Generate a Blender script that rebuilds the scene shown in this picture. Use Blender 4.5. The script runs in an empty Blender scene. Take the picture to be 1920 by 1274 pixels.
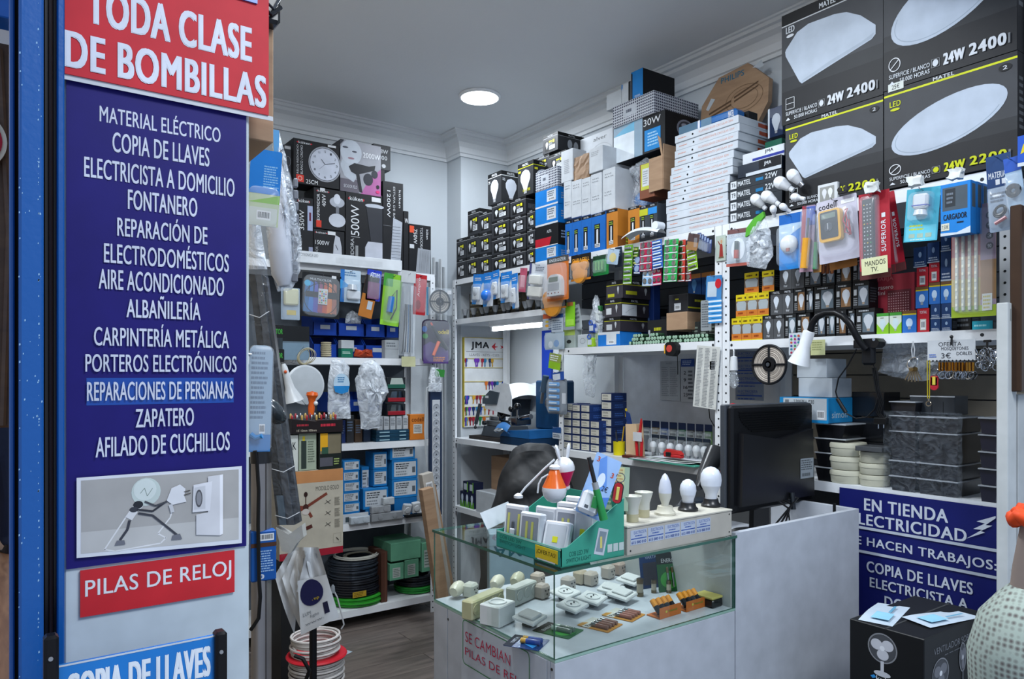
import bpy,math,random
from mathutils import Matrix,Vector
random.seed(7)
PI=math.pi
# - camera, world, lights, exposure
F,CX,HZ,H=1370.0,960.0,705.0,1.55
TH=math.atan(980/1370)
S,C_=math.sin(TH),math.cos(TH)
scene=bpy.context.scene
COL=scene.collection
cam_d=bpy.data.cameras.new('camera');cam=bpy.data.objects.new('camera',cam_d);COL.objects.link(cam)
cam.location=(0,0,H);cam.rotation_euler=(PI/2,0,-TH)
cam_d.sensor_width=36;cam_d.lens=F/1920*36;cam_d.shift_y=(HZ-637)/1920;cam_d.clip_start=.02
scene.camera=cam
w=bpy.data.worlds.new('world');scene.world=w;w.use_nodes=True
w.node_tree.nodes['Background'].inputs[0].default_value=(.62,.76,1,1)
w.node_tree.nodes['Background'].inputs[1].default_value=.5
scene.view_settings.view_transform='Standard';scene.view_settings.look='None'
scene.view_settings.exposure=.5;scene.view_settings.gamma=1;scene.view_settings.use_curve_mapping=False
def area(name,loc,size,power,col=(.86,.93,1),rot=(0,0,0),sy=None,spread=PI):
 l=bpy.data.lights.new(name,'AREA');l.energy=power;l.size=size;l.color=col;l.spread=spread
 if sy:l.shape='RECTANGLE';l.size_y=sy
 else:l.shape='DISK'
 o=bpy.data.objects.new(name,l);COL.objects.link(o);o.location=loc;o.rotation_euler=rot
 return o
ZC=3.25
area('downlight_lamp',(2.42,3.72,ZC-.045),.15,13)
area('downlight_lamp',(1.2,2.9,ZC-.03),.2,9)
area('downlight_lamp',(1.5,1.95,ZC-.03),.25,19)
area('downlight_lamp',(.85,1.75,ZC-.03),.25,22)
area('concourse_lamp',(1.2,-.6,3.4),1.2,62,(.9,.95,1))
area('concourse_lamp',(-1.5,5.5,3.3),1.5,40,(1,.93,.84))
area('worktop_lamp',(2.75,3.78,1.842),.05,2.4,(.9,.96,1),(0,0,0),.5)
# - geometry of the place
def ray(u):
 a=(u-CX)/F
 return S+a*C_,C_-a*S
def atX(u,v,X):
 a,b=ray(u);d=X/a;return Vector((X,b*d,H-(v-HZ)*d/F))
def atY(u,v,Y):
 a,b=ray(u);d=Y/b;return Vector((a*d,Y,H-(v-HZ)*d/F))
def atZ(u,v,Z):
 a,b=ray(u);d=(H-Z)*F/(v-HZ);return Vector((a*d,b*d,Z))
def atD(u,v,d):
 a,b=ray(u);return Vector((a*d,b*d,H-(v-HZ)*d/F))
# - materials
MATS={}
def srgb(h):
 h=h.lstrip('#');r=[]
 for i in(0,2,4):
  c=int(h[i:i+2],16)/255
  r.append(c/12.92 if c<=.04045 else((c+.055)/1.055)**2.4)
 return r
def mat(key):
 """'#rrggbb[:roughness[:metallic]]' or a named material"""
 if key in MATS:return MATS[key]
 p=key.split(':');col=srgb(p[0]);rough=float(p[1])if len(p)>1 else .5
 met=float(p[2])if len(p)>2 else 0
 m=bpy.data.materials.new('paint_'+p[0].lstrip('#'));m.use_nodes=True
 nt=m.node_tree;b=nt.nodes['Principled BSDF']
 b.inputs['Roughness'].default_value=rough;b.inputs['Metallic'].default_value=met
 b.inputs['Specular IOR Level'].default_value=.5 if rough<.35 or met else .2
 n=nt.nodes.new('ShaderNodeTexNoise');n.inputs['Scale'].default_value=14;n.inputs['Detail'].default_value=3
 tc=nt.nodes.new('ShaderNodeTexCoord');nt.links.new(tc.outputs['Object'],n.inputs['Vector'])
 r=nt.nodes.new('ShaderNodeValToRGB')
 r.color_ramp.elements[0].position=.3;r.color_ramp.elements[1].position=.75
 r.color_ramp.elements[0].color=[c*.88 for c in col]+[1];r.color_ramp.elements[1].color=[min(1,c*1.05)for c in col]+[1]
 nt.links.new(n.outputs['Fac'],r.inputs[0]);nt.links.new(r.outputs[0],b.inputs['Base Color'])
 MATS[key]=m;return m
def film(name,col,alpha,rough=.18,bump=.0,scale=25):
 m=bpy.data.materials.new(name);m.use_nodes=True;nt=m.node_tree;b=nt.nodes['Principled BSDF']
 b.inputs['Base Color'].default_value=(*srgb(col),1);b.inputs['Roughness'].default_value=rough
 b.inputs['Specular IOR Level'].default_value=.9
 b.inputs['Alpha'].default_value=alpha
 n=nt.nodes.new('ShaderNodeTexNoise');n.inputs['Scale'].default_value=scale;n.inputs['Detail'].default_value=4
 n.inputs['Distortion'].default_value=1.5
 tc=nt.nodes.new('ShaderNodeTexCoord');nt.links.new(tc.outputs['Object'],n.inputs['Vector'])
 if bump:
  bp=nt.nodes.new('ShaderNodeBump');bp.inputs['Strength'].default_value=bump;bp.inputs['Distance'].default_value=.02
  nt.links.new(n.outputs['Fac'],bp.inputs['Height']);nt.links.new(bp.outputs[0],b.inputs['Normal'])
  mr=nt.nodes.new('ShaderNodeMapRange');mr.inputs[1].default_value=.35;mr.inputs[2].default_value=.7
  mr.inputs[3].default_value=alpha*.45;mr.inputs[4].default_value=min(1,alpha*1.7)
  nt.links.new(n.outputs['Fac'],mr.inputs[0]);nt.links.new(mr.outputs[0],b.inputs['Alpha'])
 MATS[name]=m
film('clear_plastic','#dfe8f0',.16);film('bag_film','#dfe8f2',.34,.16,1.0);film('milky_film','#d5dde6',.6,.25,.9,14)
film('grey_film','#8f9aa6',.5,.15,.9,12);film('blue_film','#3f8ed0',.6,.2,.8)
film('wrap_film','#b9c6d4',.07,.12,1.0,30)
def glassmat(name,tint,refl):
 m=bpy.data.materials.new(name);m.use_nodes=True;nt=m.node_tree;nt.nodes.clear()
 o=nt.nodes.new('ShaderNodeOutputMaterial');mx=nt.nodes.new('ShaderNodeMixShader')
 t=nt.nodes.new('ShaderNodeBsdfTransparent');t.inputs[0].default_value=(*tint,1)
 g=nt.nodes.new('ShaderNodeBsdfGlossy');g.inputs['Roughness'].default_value=.02;g.inputs[0].default_value=(.9,1,.96,1)
 fr=nt.nodes.new('ShaderNodeFresnel');fr.inputs[0].default_value=refl
 ge=nt.nodes.new('ShaderNodeNewGeometry');iv=nt.nodes.new('ShaderNodeMath');iv.operation='SUBTRACT';iv.inputs[0].default_value=1
 ml=nt.nodes.new('ShaderNodeMath');ml.operation='MULTIPLY';nt.links.new(ge.outputs['Backfacing'],iv.inputs[1]);nt.links.new(iv.outputs[0],ml.inputs[0]);nt.links.new(fr.outputs[0],ml.inputs[1])
 nt.links.new(ml.outputs[0],mx.inputs[0]);nt.links.new(t.outputs[0],mx.inputs[1]);nt.links.new(g.outputs[0],mx.inputs[2])
 nt.links.new(mx.outputs[0],o.inputs[0]);MATS[name]=m
glassmat('glass',(.965,.985,.975),1.4)
def emis(name,col,s):
 m=bpy.data.materials.new(name);m.use_nodes=True;b=m.node_tree.nodes['Principled BSDF']
 b.inputs['Base Color'].default_value=(.8,.8,.8,1)
 b.inputs['Emission Color'].default_value=(*col,1);b.inputs['Emission Strength'].default_value=s;MATS[name]=m
emis('lamp_white',(.9,.96,1),9);emis('tube_white',(.9,.96,1),7);emis('blue_led',(.05,.35,1),6)
def wood(name,c1,c2,scale,stretch,rough=.45):
 m=bpy.data.materials.new(name);m.use_nodes=True;nt=m.node_tree;b=nt.nodes['Principled BSDF']
 b.inputs['Roughness'].default_value=rough
 tc=nt.nodes.new('ShaderNodeTexCoord');mp=nt.nodes.new('ShaderNodeMapping');mp.inputs['Scale'].default_value=stretch
 oi=nt.nodes.new('ShaderNodeObjectInfo');ad=nt.nodes.new('ShaderNodeVectorMath');ad.operation='ADD'
 ml=nt.nodes.new('ShaderNodeMath');ml.operation='MULTIPLY';ml.inputs[1].default_value=31
 nt.links.new(oi.outputs['Random'],ml.inputs[0]);nt.links.new(tc.outputs['Object'],ad.inputs[0]);nt.links.new(ml.outputs[0],ad.inputs[1])
 nt.links.new(ad.outputs[0],mp.inputs[0])
 n=nt.nodes.new('ShaderNodeTexNoise');n.inputs['Scale'].default_value=scale;n.inputs['Detail'].default_value=6;n.inputs['Distortion'].default_value=.6
 nt.links.new(mp.outputs[0],n.inputs['Vector'])
 r=nt.nodes.new('ShaderNodeValToRGB');r.color_ramp.elements[0].position=.3;r.color_ramp.elements[1].position=.7
 r.color_ramp.elements[0].color=(*srgb(c1),1);r.color_ramp.elements[1].color=(*srgb(c2),1)
 nt.links.new(n.outputs['Fac'],r.inputs[0]);nt.links.new(r.outputs[0],b.inputs['Base Color'])
 MATS[name]=m
wood('floor_wood','#4f4845','#726862',3,(1.2,9,9),.33)
wood('hall_floor','#7a563e','#9a7355',3,(8,1,1),.35)
wood('pale_wood','#b99b78','#d0b491',5,(1,8,1))
wood('cardboard','#8f735a','#a3866a',6,(1,1,5),.75)
wood('cobbled_brown','#4e3c34','#66503f',4,(1,1,4),.6)
def checker(name,c1,c2,sc):
 m=bpy.data.materials.new(name);m.use_nodes=True;nt=m.node_tree;b=nt.nodes['Principled BSDF']
 tc=nt.nodes.new('ShaderNodeTexCoord');ck=nt.nodes.new('ShaderNodeTexVoronoi');ck.distance='CHEBYCHEV'
 ck.inputs['Scale'].default_value=sc;ck.inputs['Randomness'].default_value=0
 r=nt.nodes.new('ShaderNodeValToRGB');r.color_ramp.interpolation='CONSTANT'
 r.color_ramp.elements[0].color=(*srgb(c1),1);r.color_ramp.elements[1].position=.33;r.color_ramp.elements[1].color=(*srgb(c2),1)
 mp=nt.nodes.new('ShaderNodeMapping');mp.inputs['Location'].default_value=(.013,.013,.013)
 nt.links.new(tc.outputs['Object'],mp.inputs[0]);nt.links.new(mp.outputs[0],ck.inputs['Vector'])
 nt.links.new(ck.outputs['Distance'],r.inputs[0]);nt.links.new(r.outputs[0],b.inputs['Base Color']);MATS[name]=m
def knit():
 m=bpy.data.materials.new('knit');m.use_nodes=True;nt=m.node_tree;b=nt.nodes['Principled BSDF']
 tc=nt.nodes.new('ShaderNodeTexCoord');v=nt.nodes.new('ShaderNodeTexVoronoi');v.inputs['Scale'].default_value=115;v.inputs['Randomness'].default_value=.1
 r=nt.nodes.new('ShaderNodeValToRGB');r.color_ramp.elements[0].color=(*srgb('#5c5653'),1);r.color_ramp.elements[1].color=(*srgb('#9aa69c'),1)
 r.color_ramp.elements[0].position=.15;r.color_ramp.elements[1].position=.55
 nt.links.new(tc.outputs['Object'],v.inputs['Vector']);nt.links.new(v.outputs['Distance'],r.inputs[0]);nt.links.new(r.outputs[0],b.inputs['Base Color'])
 b.inputs['Roughness'].default_value=.9;MATS['knit']=m
knit()
def wallpaint(name,col,rough=.7,bump=.15):
 m=mat('#000001');m=bpy.data.materials.new(name);m.use_nodes=True;nt=m.node_tree;b=nt.nodes['Principled BSDF']
 n=nt.nodes.new('ShaderNodeTexNoise');n.inputs['Scale'].default_value=1.6;n.inputs['Detail'].default_value=6
 r=nt.nodes.new('ShaderNodeValToRGB');c=srgb(col);r.color_ramp.elements[0].color=[x*.93 for x in c]+[1];r.color_ramp.elements[1].color=c+[1]
 tc=nt.nodes.new('ShaderNodeTexCoord');nt.links.new(tc.outputs['Object'],n.inputs['Vector'])
 nt.links.new(n.outputs['Fac'],r.inputs[0]);nt.links.new(r.outputs[0],b.inputs['Base Color']);b.inputs['Roughness'].default_value=rough
 n2=nt.nodes.new('ShaderNodeTexNoise');n2.inputs['Scale'].default_value=90;nt.links.new(tc.outputs['Object'],n2.inputs['Vector'])
 bp=nt.nodes.new('ShaderNodeBump');bp.inputs['Strength'].default_value=bump;bp.inputs['Distance'].default_value=.004
 nt.links.new(n2.outputs['Fac'],bp.inputs['Height']);nt.links.new(bp.outputs[0],b.inputs['Normal']);MATS[name]=m
wallpaint('wall_white','#c0c7cd');wallpaint('ceiling_white','#d6dade');wallpaint('beige_wall','#b9a995')
wallpaint('quilt','#1b1d20',.6,1.0)
wallpaint('blue_paint','#08549e',.35,.12);wallpaint('white_metal','#d9dde1',.4,.1)
WM='white_metal'
# - text outlines
TXT={}
def glyphs(s,bold=.0):
 k=(s,bold)
 if k not in TXT:
  cu=bpy.data.curves.new('t','FONT');cu.body=s;cu.resolution_u=4;cu.space_character=1+bold*2
  o=bpy.data.objects.new('t',cu);COL.objects.link(o)
  me=bpy.data.meshes.new_from_object(o)
  vs=[(v.co.x,v.co.y)for v in me.vertices];fs=[tuple(p.vertices)for p in me.polygons]
  bpy.data.objects.remove(o);bpy.data.meshes.remove(me);bpy.data.curves.remove(cu)
  if not vs:vs=[(0,0),(1,1)]
  x0=min(v[0]for v in vs);x1=max(v[0]for v in vs);y0=min(v[1]for v in vs);y1=max(v[1]for v in vs)
  TXT[k]=([((a-x0),(b-y0))for a,b in vs],fs,x1-x0,y1-y0)
 return TXT[k]
# - mesh builder
class MB:
 def __init__(s):s.v,s.f,s.m,s.k,s.T=[],[],[],[],None
 def mi(s,key):
  if key not in s.k:s.k.append(key)
  return s.k.index(key)
 def add(s,vs,fs,key):
  n=len(s.v);i=s.mi(key)
  if s.T is not None:vs=[s.T@Vector(p)for p in vs]
  s.v+=[tuple(p)for p in vs]
  for f in fs:s.f.append(tuple(n+j for j in f));s.m.append(i)
 def box(s,x0,x1,y0,y1,z0,z1,key,ch=0):
  if ch:
   ch=min(ch,(x1-x0)*.45,(y1-y0)*.45,(z1-z0)*.45)
   P=[]
   for(a,b,c)in((0,ch,ch),(ch,0,ch),(ch,ch,0)):
    for i in range(8):
     P.append(((x1-a)if i&1 else(x0+a),(y1-b)if i&2 else(y0+b),(z1-c)if i&4 else(z0+c)))
   Fs=[(0,4,6,2),(1,3,7,5),(8,9,13,12),(10,14,15,11),(16,18,19,17),(20,21,23,22)]
   q=lambda k,i:k*8+i
   for i,j in((0,4),(1,5),(2,6),(3,7)):Fs.append((q(0,i),q(0,j),q(1,j),q(1,i)))
   for i,j in((0,2),(1,3),(4,6),(5,7)):Fs.append((q(0,i),q(0,j),q(2,j),q(2,i)))
   for i,j in((0,1),(2,3),(4,5),(6,7)):Fs.append((q(1,i),q(1,j),q(2,j),q(2,i)))
   for i in range(8):Fs.append((q(0,i),q(1,i),q(2,i)))
   s.add(P,Fs,key);return
  P=[(x0,y0,z0),(x1,y0,z0),(x1,y1,z0),(x0,y1,z0),(x0,y0,z1),(x1,y0,z1),(x1,y1,z1),(x0,y1,z1)]
  s.add(P,[(0,3,2,1),(4,5,6,7),(0,1,5,4),(1,2,6,5),(2,3,7,6),(3,0,4,7)],key)
 def lathe(s,prof,key,o=(0,0,0),n=16,ax=(0,0,1),sc=(1,1)):
  """prof: list of (radius, height) along axis"""
  z=Vector(ax).normalized();x=z.orthogonal().normalized();y=z.cross(x);o=Vector(o);vs=[];fs=[]
  for r,h in prof:
   for i in range(n):
    a=2*PI*i/n;vs.append(o+x*(math.cos(a)*r*sc[0])+y*(math.sin(a)*r*sc[1])+z*h)
  for j in range(len(prof)-1):
   for i in range(n):
    k=(i+1)%n;fs.append((j*n+i,j*n+k,(j+1)*n+k,(j+1)*n+i))
  if prof[0][0]>1e-5:fs.append(tuple(range(n))[::-1])
  if prof[-1][0]>1e-5:fs.append(tuple((len(prof)-1)*n+i for i in range(n)))
  s.add(vs,fs,key)
 def cyl(s,p,q,r,key,n=12):
  p=Vector(p);q=Vector(q);s.lathe([(r,0),(r,(q-p).length)],key,p,n,q-p)
 def ball(s,c,r,key,n=12,sz=1):
  s.lathe([(max(r*math.sin(PI*i/8),0),-r*sz*math.cos(PI*i/8))for i in range(9)],key,c,n)
 def tube(s,pts,r,key,n=8,closed=False):
  pts=[Vector(p)for p in pts];L=len(pts);vs=[];fs=[];up=None
  for i,p in enumerate(pts):
   t=(pts[(i+1)%L]-pts[i-1])if closed else(pts[min(i+1,L-1)]-pts[max(i-1,0)])
   if t.length<1e-9:t=Vector((0,0,1))
   t.normalize()
   if up is None:up=t.orthogonal().normalized()
   up=(up-t*up.dot(t));up=up.normalized()if up.length>1e-6 else t.orthogonal().normalized()
   b=t.cross(up);rr=r[i]if isinstance(r,(list,tuple))else r
   for k in range(n):
    a=2*PI*k/n;vs.append(p+up*(math.cos(a)*rr)+b*(math.sin(a)*rr))
  for j in range(L if closed else L-1):
   for i in range(n):
    k=(i+1)%n;a=j*n;b2=((j+1)%L)*n;fs.append((a+i,a+k,b2+k,b2+i))
  if not closed:fs.append(tuple(range(n))[::-1]);fs.append(tuple((L-1)*n+i for i in range(n)))
  s.add(vs,fs,key)
 def torus(s,c,R,r,key,ax=(0,0,1),n=28,m=8,sc=(1,1),wob=0):
  z=Vector(ax).normalized();x=z.orthogonal().normalized();y=z.cross(x)
  s.tube([Vector(c)+x*(math.cos(2*PI*i/n)*R*sc[0])+y*(math.sin(2*PI*i/n)*R*sc[1])+z*(math.sin(i*1.7)*wob)for i in range(n)],r,key,m,True)
 def prism(s,pts,d,key,o=(0,0,0),ux=(1,0,0),uy=(0,0,1),nrm=(0,1,0)):
  """flat outline (2-D pts) extruded by d along nrm"""
  o,ux,uy,nn=Vector(o),Vector(ux),Vector(uy),Vector(nrm);k=len(pts)
  a=[o+ux*x+uy*y for x,y in pts];vs=a+[p+nn*d for p in a]
  fs=[tuple(range(k)),tuple(range(2*k-1,k-1,-1))]+[(i,i+k,(i+1)%k+k,(i+1)%k)for i in range(k)]
  s.add(vs,fs,key)
 def sheet(s,fn,nu,nv,key,th=0):
  """grid surface fn(a,b) a,b in 0..1"""
  vs=[Vector(fn(i/nu,j/nv))for j in range(nv+1)for i in range(nu+1)]
  fs=[(j*(nu+1)+i,j*(nu+1)+i+1,(j+1)*(nu+1)+i+1,(j+1)*(nu+1)+i)for j in range(nv)for i in range(nu)]
  s.add(vs,fs,key)
 def build(s,name,parent=None,smooth=False,loc=None,rot=None):
  me=bpy.data.meshes.new(name);me.from_pydata(s.v,[],s.f)
  for k in s.k:me.materials.append(mat(k))
  me.polygons.foreach_set('material_index',s.m)
  if smooth:
   me.polygons.foreach_set('use_smooth',[True]*len(s.f));me.set_sharp_from_angle(angle=math.radians(42))
  me.update();o=bpy.data.objects.new(name,me);COL.objects.link(o)
  if parent:o.parent=parent
  if loc is not None:o.location=loc
  if rot is not None:o.rotation_euler=rot if hasattr(rot,'__len__')else(0,0,rot)
  return o
def tag(o,label,cat,group=None):
 if not hasattr(tag,'seen'):tag.seen={}
 o['label']=label;o['category']=cat
 if group:o['group']=group
 tag.seen.setdefault(label,[]).append(o.name)
 return o
def thing(name,label,cat,loc=(0,0,0),rot=0,group=None):
 o=bpy.data.objects.new(name,None);COL.objects.link(o);o.location=loc;o.empty_display_size=.05
 o.rotation_euler=rot if hasattr(rot,'__len__')else(0,0,rot)
 return tag(o,label,cat,group)
def struct(o):o['kind']='structure';return o
def dup(o,loc,rot=None,label=None):
 c=o.copy();COL.objects.link(c);c.location=loc
 if rot is not None:c.rotation_euler=rot if hasattr(rot,'__len__')else(0,0,rot)
 if label:c['label']=label
 for ch in list(o.children):
  k=ch.copy();COL.objects.link(k);k.parent=c
  for g in list(ch.children):
   q=g.copy();COL.objects.link(q);q.parent=k
 return c
# - flat print on a face
class Cv:
 """a printed face: coordinates 0..1 across (x) and up (y)"""
 def __init__(s,mb,o,ux,uy,w,h):
  s.mb,s.o,s.ux,s.uy,s.w,s.h=mb,Vector(o),Vector(ux).normalized(),Vector(uy).normalized(),w,h
  s.n=s.ux.cross(s.uy);s.e=.0005
 def P(s,x,y):return s.o+s.ux*(x*s.w)+s.uy*(y*s.h)+s.n*s.e
 def up(s):s.e+=.00012
 def p(s,pts,key):s.mb.add([s.P(x,y)for x,y in pts],[tuple(range(len(pts)))],key);s.up();return s
 def r(s,x0,y0,x1,y1,key):return s.p([(x0,y0),(x1,y0),(x1,y1),(x0,y1)],key)
 def el(s,cx,cy,rx,ry,key,n=20,a0=0,a1=2*PI):
  return s.p([(cx+rx*math.cos(a0+(a1-a0)*i/n),cy+ry*math.sin(a0+(a1-a0)*i/n))for i in range(n)],key)
 def ln(s,pts,wd,key):
  for(ax,ay),(bx,by)in zip(pts,pts[1:]):
   A=Vector((ax*s.w,ay*s.h));B=Vector((bx*s.w,by*s.h));t=B-A
   if t.length<1e-7:continue
   q=Vector((-t.y,t.x)).normalized()*wd/2
   s.mb.add([s.P(a.x/s.w,a.y/s.h)for a in(A-q,B-q,B+q,A+q)],[(0,1,2,3)],key)
  s.up();return s
 def ring(s,cx,cy,rx,ry,wd,key,n=24):
  return s.ln([(cx+rx*math.cos(2*PI*i/n),cy+ry*math.sin(2*PI*i/n))for i in range(n+1)],wd,key)
 def t(s,txt,x0,y0,x1,y1,key,bold=.02,rot=0,tr=None):
  vs,fs,W,Hh=glyphs(txt,tr if tr is not None else bold);W=max(W,.01);Hh=max(Hh,.01)
  if bold>.012:
   e=bold/Hh*.40;ey=e*(y1-y0 if rot in(0,180)else(x1-x0)*s.w/s.h);ex=e*((y1-y0)*s.h/s.w if rot in(0,180)else(x1-x0))
   P_=[(-1,-.5),(1,-.5),(0,.6)]if bold<.035 else[(-1.2,-.6),(1.2,-.6),(-1.2,.6),(1.2,.6),(0,0)]
   for dx,dy in P_:s.t(txt,x0+dx*ex,y0+dy*ey,x1+dx*ex,y1+dy*ey,key,0,rot,bold)
   return s
  out=[]
  for a,b in vs:
   p,q=a/W,b/Hh
   if rot==90:p,q=1-q,p
   if rot==-90:p,q=q,1-p
   if rot==180:p,q=1-p,1-q
   out.append(s.P(x0+(x1-x0)*p,y0+(y1-y0)*q))
  s.mb.add(out,fs,key);s.up();return s
 def mic(s,x0,y0,x1,y1,n,key,seed=1):
  """lines of print too small to read"""
  rnd=random.Random(seed*31+n);st=(y1-y0)/n
  for i in range(n):
   y=y1-(i+.75)*st;x=x0;end=x0+(x1-x0)*rnd.uniform(.72,1)
   while x<end-.01*(x1-x0):
    l=(x1-x0)*rnd.uniform(.07,.22);e=min(x+l,end)
    s.mb.add([s.P(x,y),s.P(e,y),s.P(e,y+st*.5),s.P(x,y+st*.5)],[(0,1,2,3)],key);x=e+(x1-x0)*.03
  s.up();return s
 def bars(s,x0,y0,x1,y1,key='#1c1c20',bg='#dcdfe2'):
  s.r(x0,y0,x1,y1,bg);rnd=random.Random(3);x=x0+(x1-x0)*.08
  while x<x1-(x1-x0)*.08:
   b=(x1-x0)*rnd.choice((.02,.035,.05));s.mb.add([s.P(x,y0+(y1-y0)*.2),s.P(x+b,y0+(y1-y0)*.2),s.P(x+b,y0+(y1-y0)*.85),s.P(x,y0+(y1-y0)*.85)],[(0,1,2,3)],key);x+=b+(x1-x0)*.035
  s.up();return s
 def bulb(s,cx,cy,rx,ry,key,cap='#9a9ca0'):
  pts=[(0,1),(.6,.86),(.95,.5),(.92,.15),(.6,-.25),(.36,-.6),(.34,-.72)]
  full=[(cx+a*rx,cy+b*ry)for a,b in pts]+[(cx-a*rx,cy+b*ry)for a,b in pts[::-1][:-1]]
  s.p(full,key);s.r(cx-.27*rx,cy-ry,cx+.27*rx,cy-.72*ry,cap);return s
def front(mb,w_,h_):return Cv(mb,(0,0,0),(1,0,0),(0,0,1),w_,h_)
def right(mb,w_,d_,h_):return Cv(mb,(w_,0,0),(0,1,0),(0,0,1),d_,h_)
def left(mb,d_,h_):return Cv(mb,(0,d_,0),(0,-1,0),(0,0,1),d_,h_)
def top(mb,w_,d_,h_):return Cv(mb,(0,0,h_),(1,0,0),(0,1,0),w_,d_)
XS,YS=2.62,4.20
def Rp(u1,u2,vt,vb,X=XS,z=None,hh=None):
 a,b=atX(u1,vb,X),atX(u2,vb,X);t=atX(u2,vt,X)
 zz=b.z if z is None else z
 return(Vector((X,a.y,zz)),a.y-b.y,(t.z-zz)if hh is None else hh,-PI/2)
def Lp(u1,u2,vt,vb,Y=YS,z=None,hh=None):
 a,b=atY(u1,vb,Y),atY(u2,vb,Y);m=(u1+u2)/2;bb,t=atY(m,vb,Y),atY(m,vt,Y)
 zz=bb.z if z is None else z
 return(Vector((a.x,Y,zz)),b.x-a.x,(t.z-zz)if hh is None else hh,0.0)
def carton(name,label,pl,dp,body='#2a2b2e',fr=None,sd=None,ls=None,tp=None,cat='box',group=None,child=None,rz=0,seam=True,rot=None):
 loc,w_,h_,r_=pl;mb=MB();mb.box(0,w_,0,dp,0,h_,body,.0018)
 big=(w_*h_>.03)if child is None else child
 pr=MB()if big else mb
 if seam:
  c=top(pr,w_,dp,h_);c.r(0.02,.49,.98,.51,'#3a3632' if body in('cardboard',)else '#8d9094')
 if fr:fr(front(pr,w_,h_))
 if sd:sd(right(pr,w_,dp,h_))
 if ls:ls(left(pr,dp,h_))
 if tp:tp(top(pr,w_,dp,h_))
 o=mb.build(name,loc=loc,rot=rot if rot is not None else r_+rz);tag(o,label,cat,group)
 if big and pr.v:pr.build('printed_artwork',o)
 return o
def ordn(i):return['first','second','third','fourth','fifth','sixth','seventh','eighth','ninth','tenth','eleventh','twelfth','thirteenth','fourteenth','fifteenth','sixteenth'][i]
_q=MATS['quilt'].node_tree
for n_ in _q.nodes:
 if n_.type=='TEX_NOISE' and n_.inputs['Scale'].default_value>50:n_.inputs['Scale'].default_value=9;n_.inputs['Distortion'].default_value=.5
 if n_.type=='BUMP':n_.inputs['Distance'].default_value=.011
# = SETTING
def slab(name,x0,x1,y0,y1,z0,z1,key,parent=None):
 mb=MB();mb.box(x0,x1,y0,y1,z0,z1,key);o=mb.build(name,parent)
 return struct(o)if not parent else o
XR,YB=3.12,4.60
fl=slab('floor',.30,3.3,.2,4.8,-.05,-.004,'#2b2725:.8')
pm=[]
rnd=random.Random(5)
me_plank=None
mb=MB();mb.box(0,1.196,0,.187,0,.004,'floor_wood',.0008);pk=mb.build('plank',fl);pk.location=(9,9,-.004)
rows=0;y=1.9;first=True
while y<4.58:
 x=.42-rnd.uniform(0,.9)
 while x<3.1:
  a,b=max(x,.40),min(x+1.2,3.12)
  if b-a>.05:
   p=pk if first else pk.copy()
   if not first:COL.objects.link(p);p.parent=fl
   first=False
   p.location=(a,y,-.004);p.scale=((b-a-.003)/1.196,1,1)
  x+=1.2
 y+=.19
slab('ceiling',.30,3.3,1.3,4.8,ZC,ZC+.05,'ceiling_white')
slab('wall_back',.30,2.71,YB,YB+.1,0,ZC,'wall_white')
slab('wall_right',XR,XR+.1,.3,4.8,0,ZC,'wall_white')
slab('wall_corner',2.71,XR,4.41,4.8,0,ZC,'wall_white')
slab('wall_left',.31,.385,1.40,YB,0,ZC,'beige_wall')
slab('wall_front',.30,2.5,1.28,1.36,2.92,ZC,'wall_white')
def crown(name,p,q,nrm,e0=0,e1=0):
 """stepped plaster cornice running from p to q, mitred at the ends (+1 outer corner, -1 inner corner); nrm points into the room"""
 p,q,nn=Vector(p),Vector(q),Vector(nrm);d=(q-p).normalized();mb=MB()
 prof=[(0,-.15),(.014,-.15),(.014,-.13),(.024,-.125),(.03,-.09),(.05,-.06),(.08,-.045),(.085,-.028),(.105,-.026),(.112,-.012),(.125,-.01),(.125,0),(0,0)]
 k=len(prof);vs=[p+nn*a-d*(e0*a)+Vector((0,0,b))for a,b in prof]+[q+nn*a+d*(e1*a)+Vector((0,0,b))for a,b in prof]
 mb.add(vs,[(i,(i+1)%k,(i+1)%k+k,i+k)for i in range(k)]+[tuple(range(k)),tuple(range(2*k-1,k-1,-1))],'ceiling_white')
 return struct(mb.build(name))
crown('trim_1',(.385,YB,ZC),(2.71,YB,ZC),(0,-1,0),0,-1)
crown('trim_2',(2.71,4.41,ZC),(2.71,YB,ZC),(-1,0,0),1,-1)
crown('trim_3',(2.71,4.41,ZC),(XR,4.41,ZC),(0,-1,0),1,-1)
crown('trim_4',(XR,.9,ZC),(XR,4.41,ZC),(-1,0,0),0,-1)
sp=MB();sp.box(3.10,3.118,.9,3.55,1.68,2.60,'#3c4045:.6');sp.box(3.10,3.118,.9,2.04,.6,1.68,'#3c4045:.6');spo=struct(sp.build('trim_5'))
bd=MB();bd.box(0,.010,0,2.65,0,.092,'#5b6168:.55',.001);b0=bd.build('board',spo);zz=1.168;k=0
bd=MB();bd.box(0,.010,0,1.14,0,.092,'#7a7468:.55',.001);b1=bd.build('board',spo);used=set()
while zz<2.5:
 src=b1 if zz<1.68 else b0;b=src if src.name not in used else src.copy()
 if b is not src:COL.objects.link(b);b.parent=spo
 used.add(src.name)
 b.location=(3.089,.9,zz);zz+=.097;k+=1
t=thing('ceiling_downlight','round white recessed lamp glowing in the grey ceiling','ceiling light',(2.42,3.72,ZC))
mb=MB();mb.lathe([(.128,-.001),(.128,-.008),(.12,-.016),(.112,-.016)],'#e8ecf0',n=40);mb.build('rim',t,True)
mb=MB();mb.lathe([(.0,-.026),(.08,-.024),(.113,-.016),(.113,-.002)],'lamp_white',n=40);mb.build('diffuser',t,True)
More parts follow.
